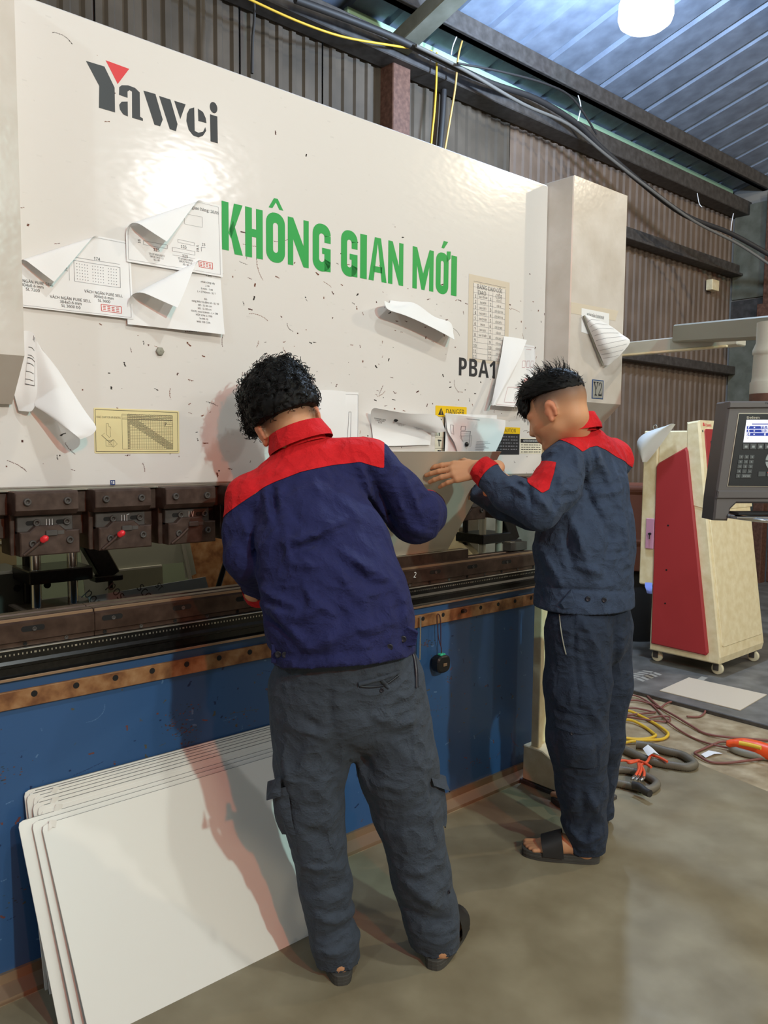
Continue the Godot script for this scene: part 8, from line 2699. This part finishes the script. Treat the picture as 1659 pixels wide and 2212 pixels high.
	f.fold = [[Vector2(-0.029, 0.509), Vector2(-0.009, 0.419), 0.007, -0.0080], [Vector2(0.018, 0.533), Vector2(0.034, 0.454), 0.01, 0.0070], [Vector2(0.03, 0.521), Vector2(0.109, 0.336), 0.014, 0.0090], [Vector2(-0.021, 0.371), Vector2(0.105, 0.383), 0.014, 0.0090], [Vector2(0.105, 0.383), Vector2(0.144, 0.139), 0.014, 0.0080], [Vector2(0.014, 0.336), Vector2(-0.009, 0.415), 0.01, -0.0080], [Vector2(-0.009, 0.371), Vector2(0.073, 0.218), 0.016, -0.0100], [Vector2(-0.065, 0.296), Vector2(-0.005, 0.119), 0.014, 0.0090], [Vector2(-0.084, 0.273), Vector2(-0.061, 0.139), 0.012, -0.0090], [Vector2(-0.045, 0.139), Vector2(0.046, 0.115), 0.012, 0.0090], [Vector2(-0.155, 0.198), Vector2(-0.1, 0.079), 0.014, 0.0080], [Vector2(0.046, 0.115), Vector2(0.073, 0.296), 0.012, -0.0060], [Vector2(-0.282, 0.462), Vector2(-0.25, 0.423), 0.009, -0.0080], [Vector2(-0.25, 0.423), Vector2(-0.218, 0.403), 0.009, 0.0080], [Vector2(-0.282, 0.415), Vector2(-0.218, 0.36), 0.01, 0.0070], [Vector2(-0.218, 0.399), Vector2(-0.211, 0.336), 0.008, -0.0080], [Vector2(-0.203, 0.371), Vector2(-0.147, 0.312), 0.011, 0.0080], [Vector2(-0.132, 0.375), Vector2(-0.155, 0.304), 0.01, -0.0060], [Vector2(-0.112, 0.454), Vector2(-0.124, 0.364), 0.012, 0.0050], [Vector2(-0.061, 0.533), Vector2(-0.049, 0.435), 0.01, 0.0050], [Vector2(-0.163, 0.494), Vector2(-0.1, 0.533), 0.009, 0.0060], [Vector2(-0.171, 0.072), Vector2(0.176, 0.052), 0.006, -0.0050], [Vector2(-0.147, 0.068), Vector2(-0.14, 0.02), 0.008, -0.0040], [Vector2(0.089, 0.494), Vector2(0.121, 0.375), 0.01, 0.0060]]
	for q in f.fold: q[3] *= 2.4
	f.cuts = [Plane(Vector3(0.0, -1.0, 0.0).rotated(Vector3(0.66, 0, -0.75).normalized(), 0.0), Vector3(2.295, 0.908, 0.597))]
	f.carve = [[rwr + (rwr - rel).normalized() * 0.06, rwr - (rwr - rel).normalized() * 0.05, 0.034, 0.02]]
	var jn := netted(f, 0.0078)
	var fr := f.frame
	var yk := [Vector2(-0.175, 0.611), Vector2(-0.12, 0.569), Vector2(-0.033, 0.51), Vector2(0.0, 0.527), Vector2(0.028, 0.533), Vector2(0.067, 0.524), Vector2(0.122, 0.502), Vector2(0.215, 0.477)]
	var g1 := func(p: Vector3) -> float:
		var q := fr * p
		return q.y - line_at(yk, q.x)
	var s1 := split(jn, g1)
	var ld := (lwr - Vector3(2.028, 1.3, 0.478)).normalized()
	var g2 := func(p: Vector3) -> float:
		if p.distance_to(lwr) > 0.14: return -1.0
		return (p - lwr).dot(ld) + 0.038
	var rd := (rwr - Vector3(2.263, 1.239, 0.264)).normalized()
	var g0 := func(p: Vector3) -> float:
		var dl2 := (p - lwr).dot(ld) - 0.010
		var dr2 := (p - rwr).dot(rd) - 0.010
		if p.distance_to(lwr) > 0.12: dl2 = -1.0
		if p.distance_to(rwr) > 0.12: dr2 = -1.0
		return maxf(dl2, dr2)
	var s2 := split(split(s1[1], g0)[1], g2)
	# red patch on the upper sleeve
	var pc := [Vector2(-0.171, 0.486), Vector2(-0.122, 0.474), Vector2(-0.157, 0.386), Vector2(-0.181, 0.374), Vector2(-0.218, 0.41)]
	var g3 := func(p: Vector3) -> float:
		var q := fr * p
		if p.distance_to(lsh) > 0.3 or (p - lsh).dot(right) > -0.01: return -1.0
		var best := 9.0
		for i in 5:
			var e: Vector2 = pc[(i + 1) % 5] - pc[i]
			var nn := Vector2(e.y, -e.x).normalized()
			best = minf(best, -(Vector2(q.x, q.y) - pc[i]).dot(nn) * -1.0)
		return best
	var s3 := split(s2[1], g3)
	var ja := net_part(o, "jacket", s3[1], M.jacket_slate)
	net_part(ja, "yoke", s1[0], M.cloth_red, "red shoulder yoke", 0.0015)
	net_part(ja, "cuff", s2[0], M.cloth_red, "red cuff", 0.002)
	if s3[0][0].size(): net_part(ja, "sleeve_patch", s3[0], M.cloth_red, "red sleeve patch", 0.002)
	collar(ja, Vector3(2.276, 1.506, 0.541), Vector3(-0.06, 0.94, -0.22), fwd, 0.088, 0.046, 0.1, 0.01)
	button(ja, land(f, Vector3(2.203, 0.962, 0.67), side, 0.002), side, M.button_dark)
	button(ja, land(f, Vector3(2.242, 0.958, 0.706), side, 0.002), side, M.button_dark)
	b = MB.new()
	b.xf = Transform3D(Basis(Vector3(0.66, 0.0, 0.75), Vector3.UP, Vector3(-0.75, 0, 0.66)), land(f, Vector3(2.156, 0.954, 0.63), side))
	b.prism([Vector2(-0.026, -0.010), Vector2(-0.014, -0.028), Vector2(0.006, -0.028), Vector2(0.024, -0.008), Vector2(0.008, 0.036)], -0.008, 0.006, 0.003)
	part(ja, "waist_tab", b, M.jacket_slate)
	# --- hair: short black top over faded sides
	f = Field.new()
	f.noise = cloth_noise(29, 40.0); f.amp = 0.005; f.ridged = true; f.stretch = Vector3(1.0, 1.0, 0.4)
	f.ball(H * Vector3(0, 0.052, -0.012), Vector3(0.079, 0.086, 0.099), H.basis, 0.02)
	f.ball(H * Vector3(0.0, 0.085, 0.045), Vector3(0.068, 0.050, 0.062), H.basis, 0.03)
	f.cuts = [Plane((H.basis * Vector3(0, -0.98, 0.16)).normalized(), H * Vector3(0, 0.052, -0.03))]
	var hn := netted(f, 0.0045)
	f = Field.new()
	f.noise = cloth_noise(29, 40.0); f.amp = 0.004; f.ridged = true
	f.ball(H * Vector3(0.0, 0.062, 0.088), Vector3(0.060, 0.034, 0.020), H.basis, 0.02)
	f.ball(H * Vector3(0.012, 0.042, 0.096), Vector3(0.046, 0.026, 0.012), H.basis, 0.02)
	hn = join(hn, netted(f, 0.0045))
	var hp := net_part(o, "hair", hn, M.hair_black)
	b = MB.new()
	var rng := RandomNumberGenerator.new()
	rng.seed = 78
	var inv := H.affine_inverse()
	for k in 900:
		var i: int = rng.randi() % hn[0].size()
		var p: Vector3 = hn[0][i]
		var l := inv * p
		var n: Vector3 = hn[2][i]
		if l.y < 0.05 and l.z < 0.06: continue
		var way := (H.basis * Vector3(rng.randf_range(-0.3, 0.3), 0.35, 0.75)).normalized()
		if l.z > 0.06: way = (H.basis * Vector3(rng.randf_range(-0.3, 0.3), -0.9, 0.25)).normalized()
		var L := rng.randf_range(0.012, 0.03) * (1.4 if l.y > 0.11 and l.z < 0.02 else 0.9)
		var d := (n * rng.randf_range(0.3, 1.0) + way * 0.7).normalized()
		if l.y > 0.115: d = (n * 0.9 + H.basis * Vector3(rng.randf_range(-0.4, 0.4), 0.3, rng.randf_range(-0.5, 0.3))).normalized()
		b.tube([p - n * 0.003, p + d * L * 0.5, p + (d + way * 0.3 - Vector3(0, 0.15, 0)).normalized() * L], [0.0011, 0.0009, 0.0003], 3, 2, false)
	var st := part(hp, "spikes", b, M.hair_black)
	st.set_meta("kind", "stuff")
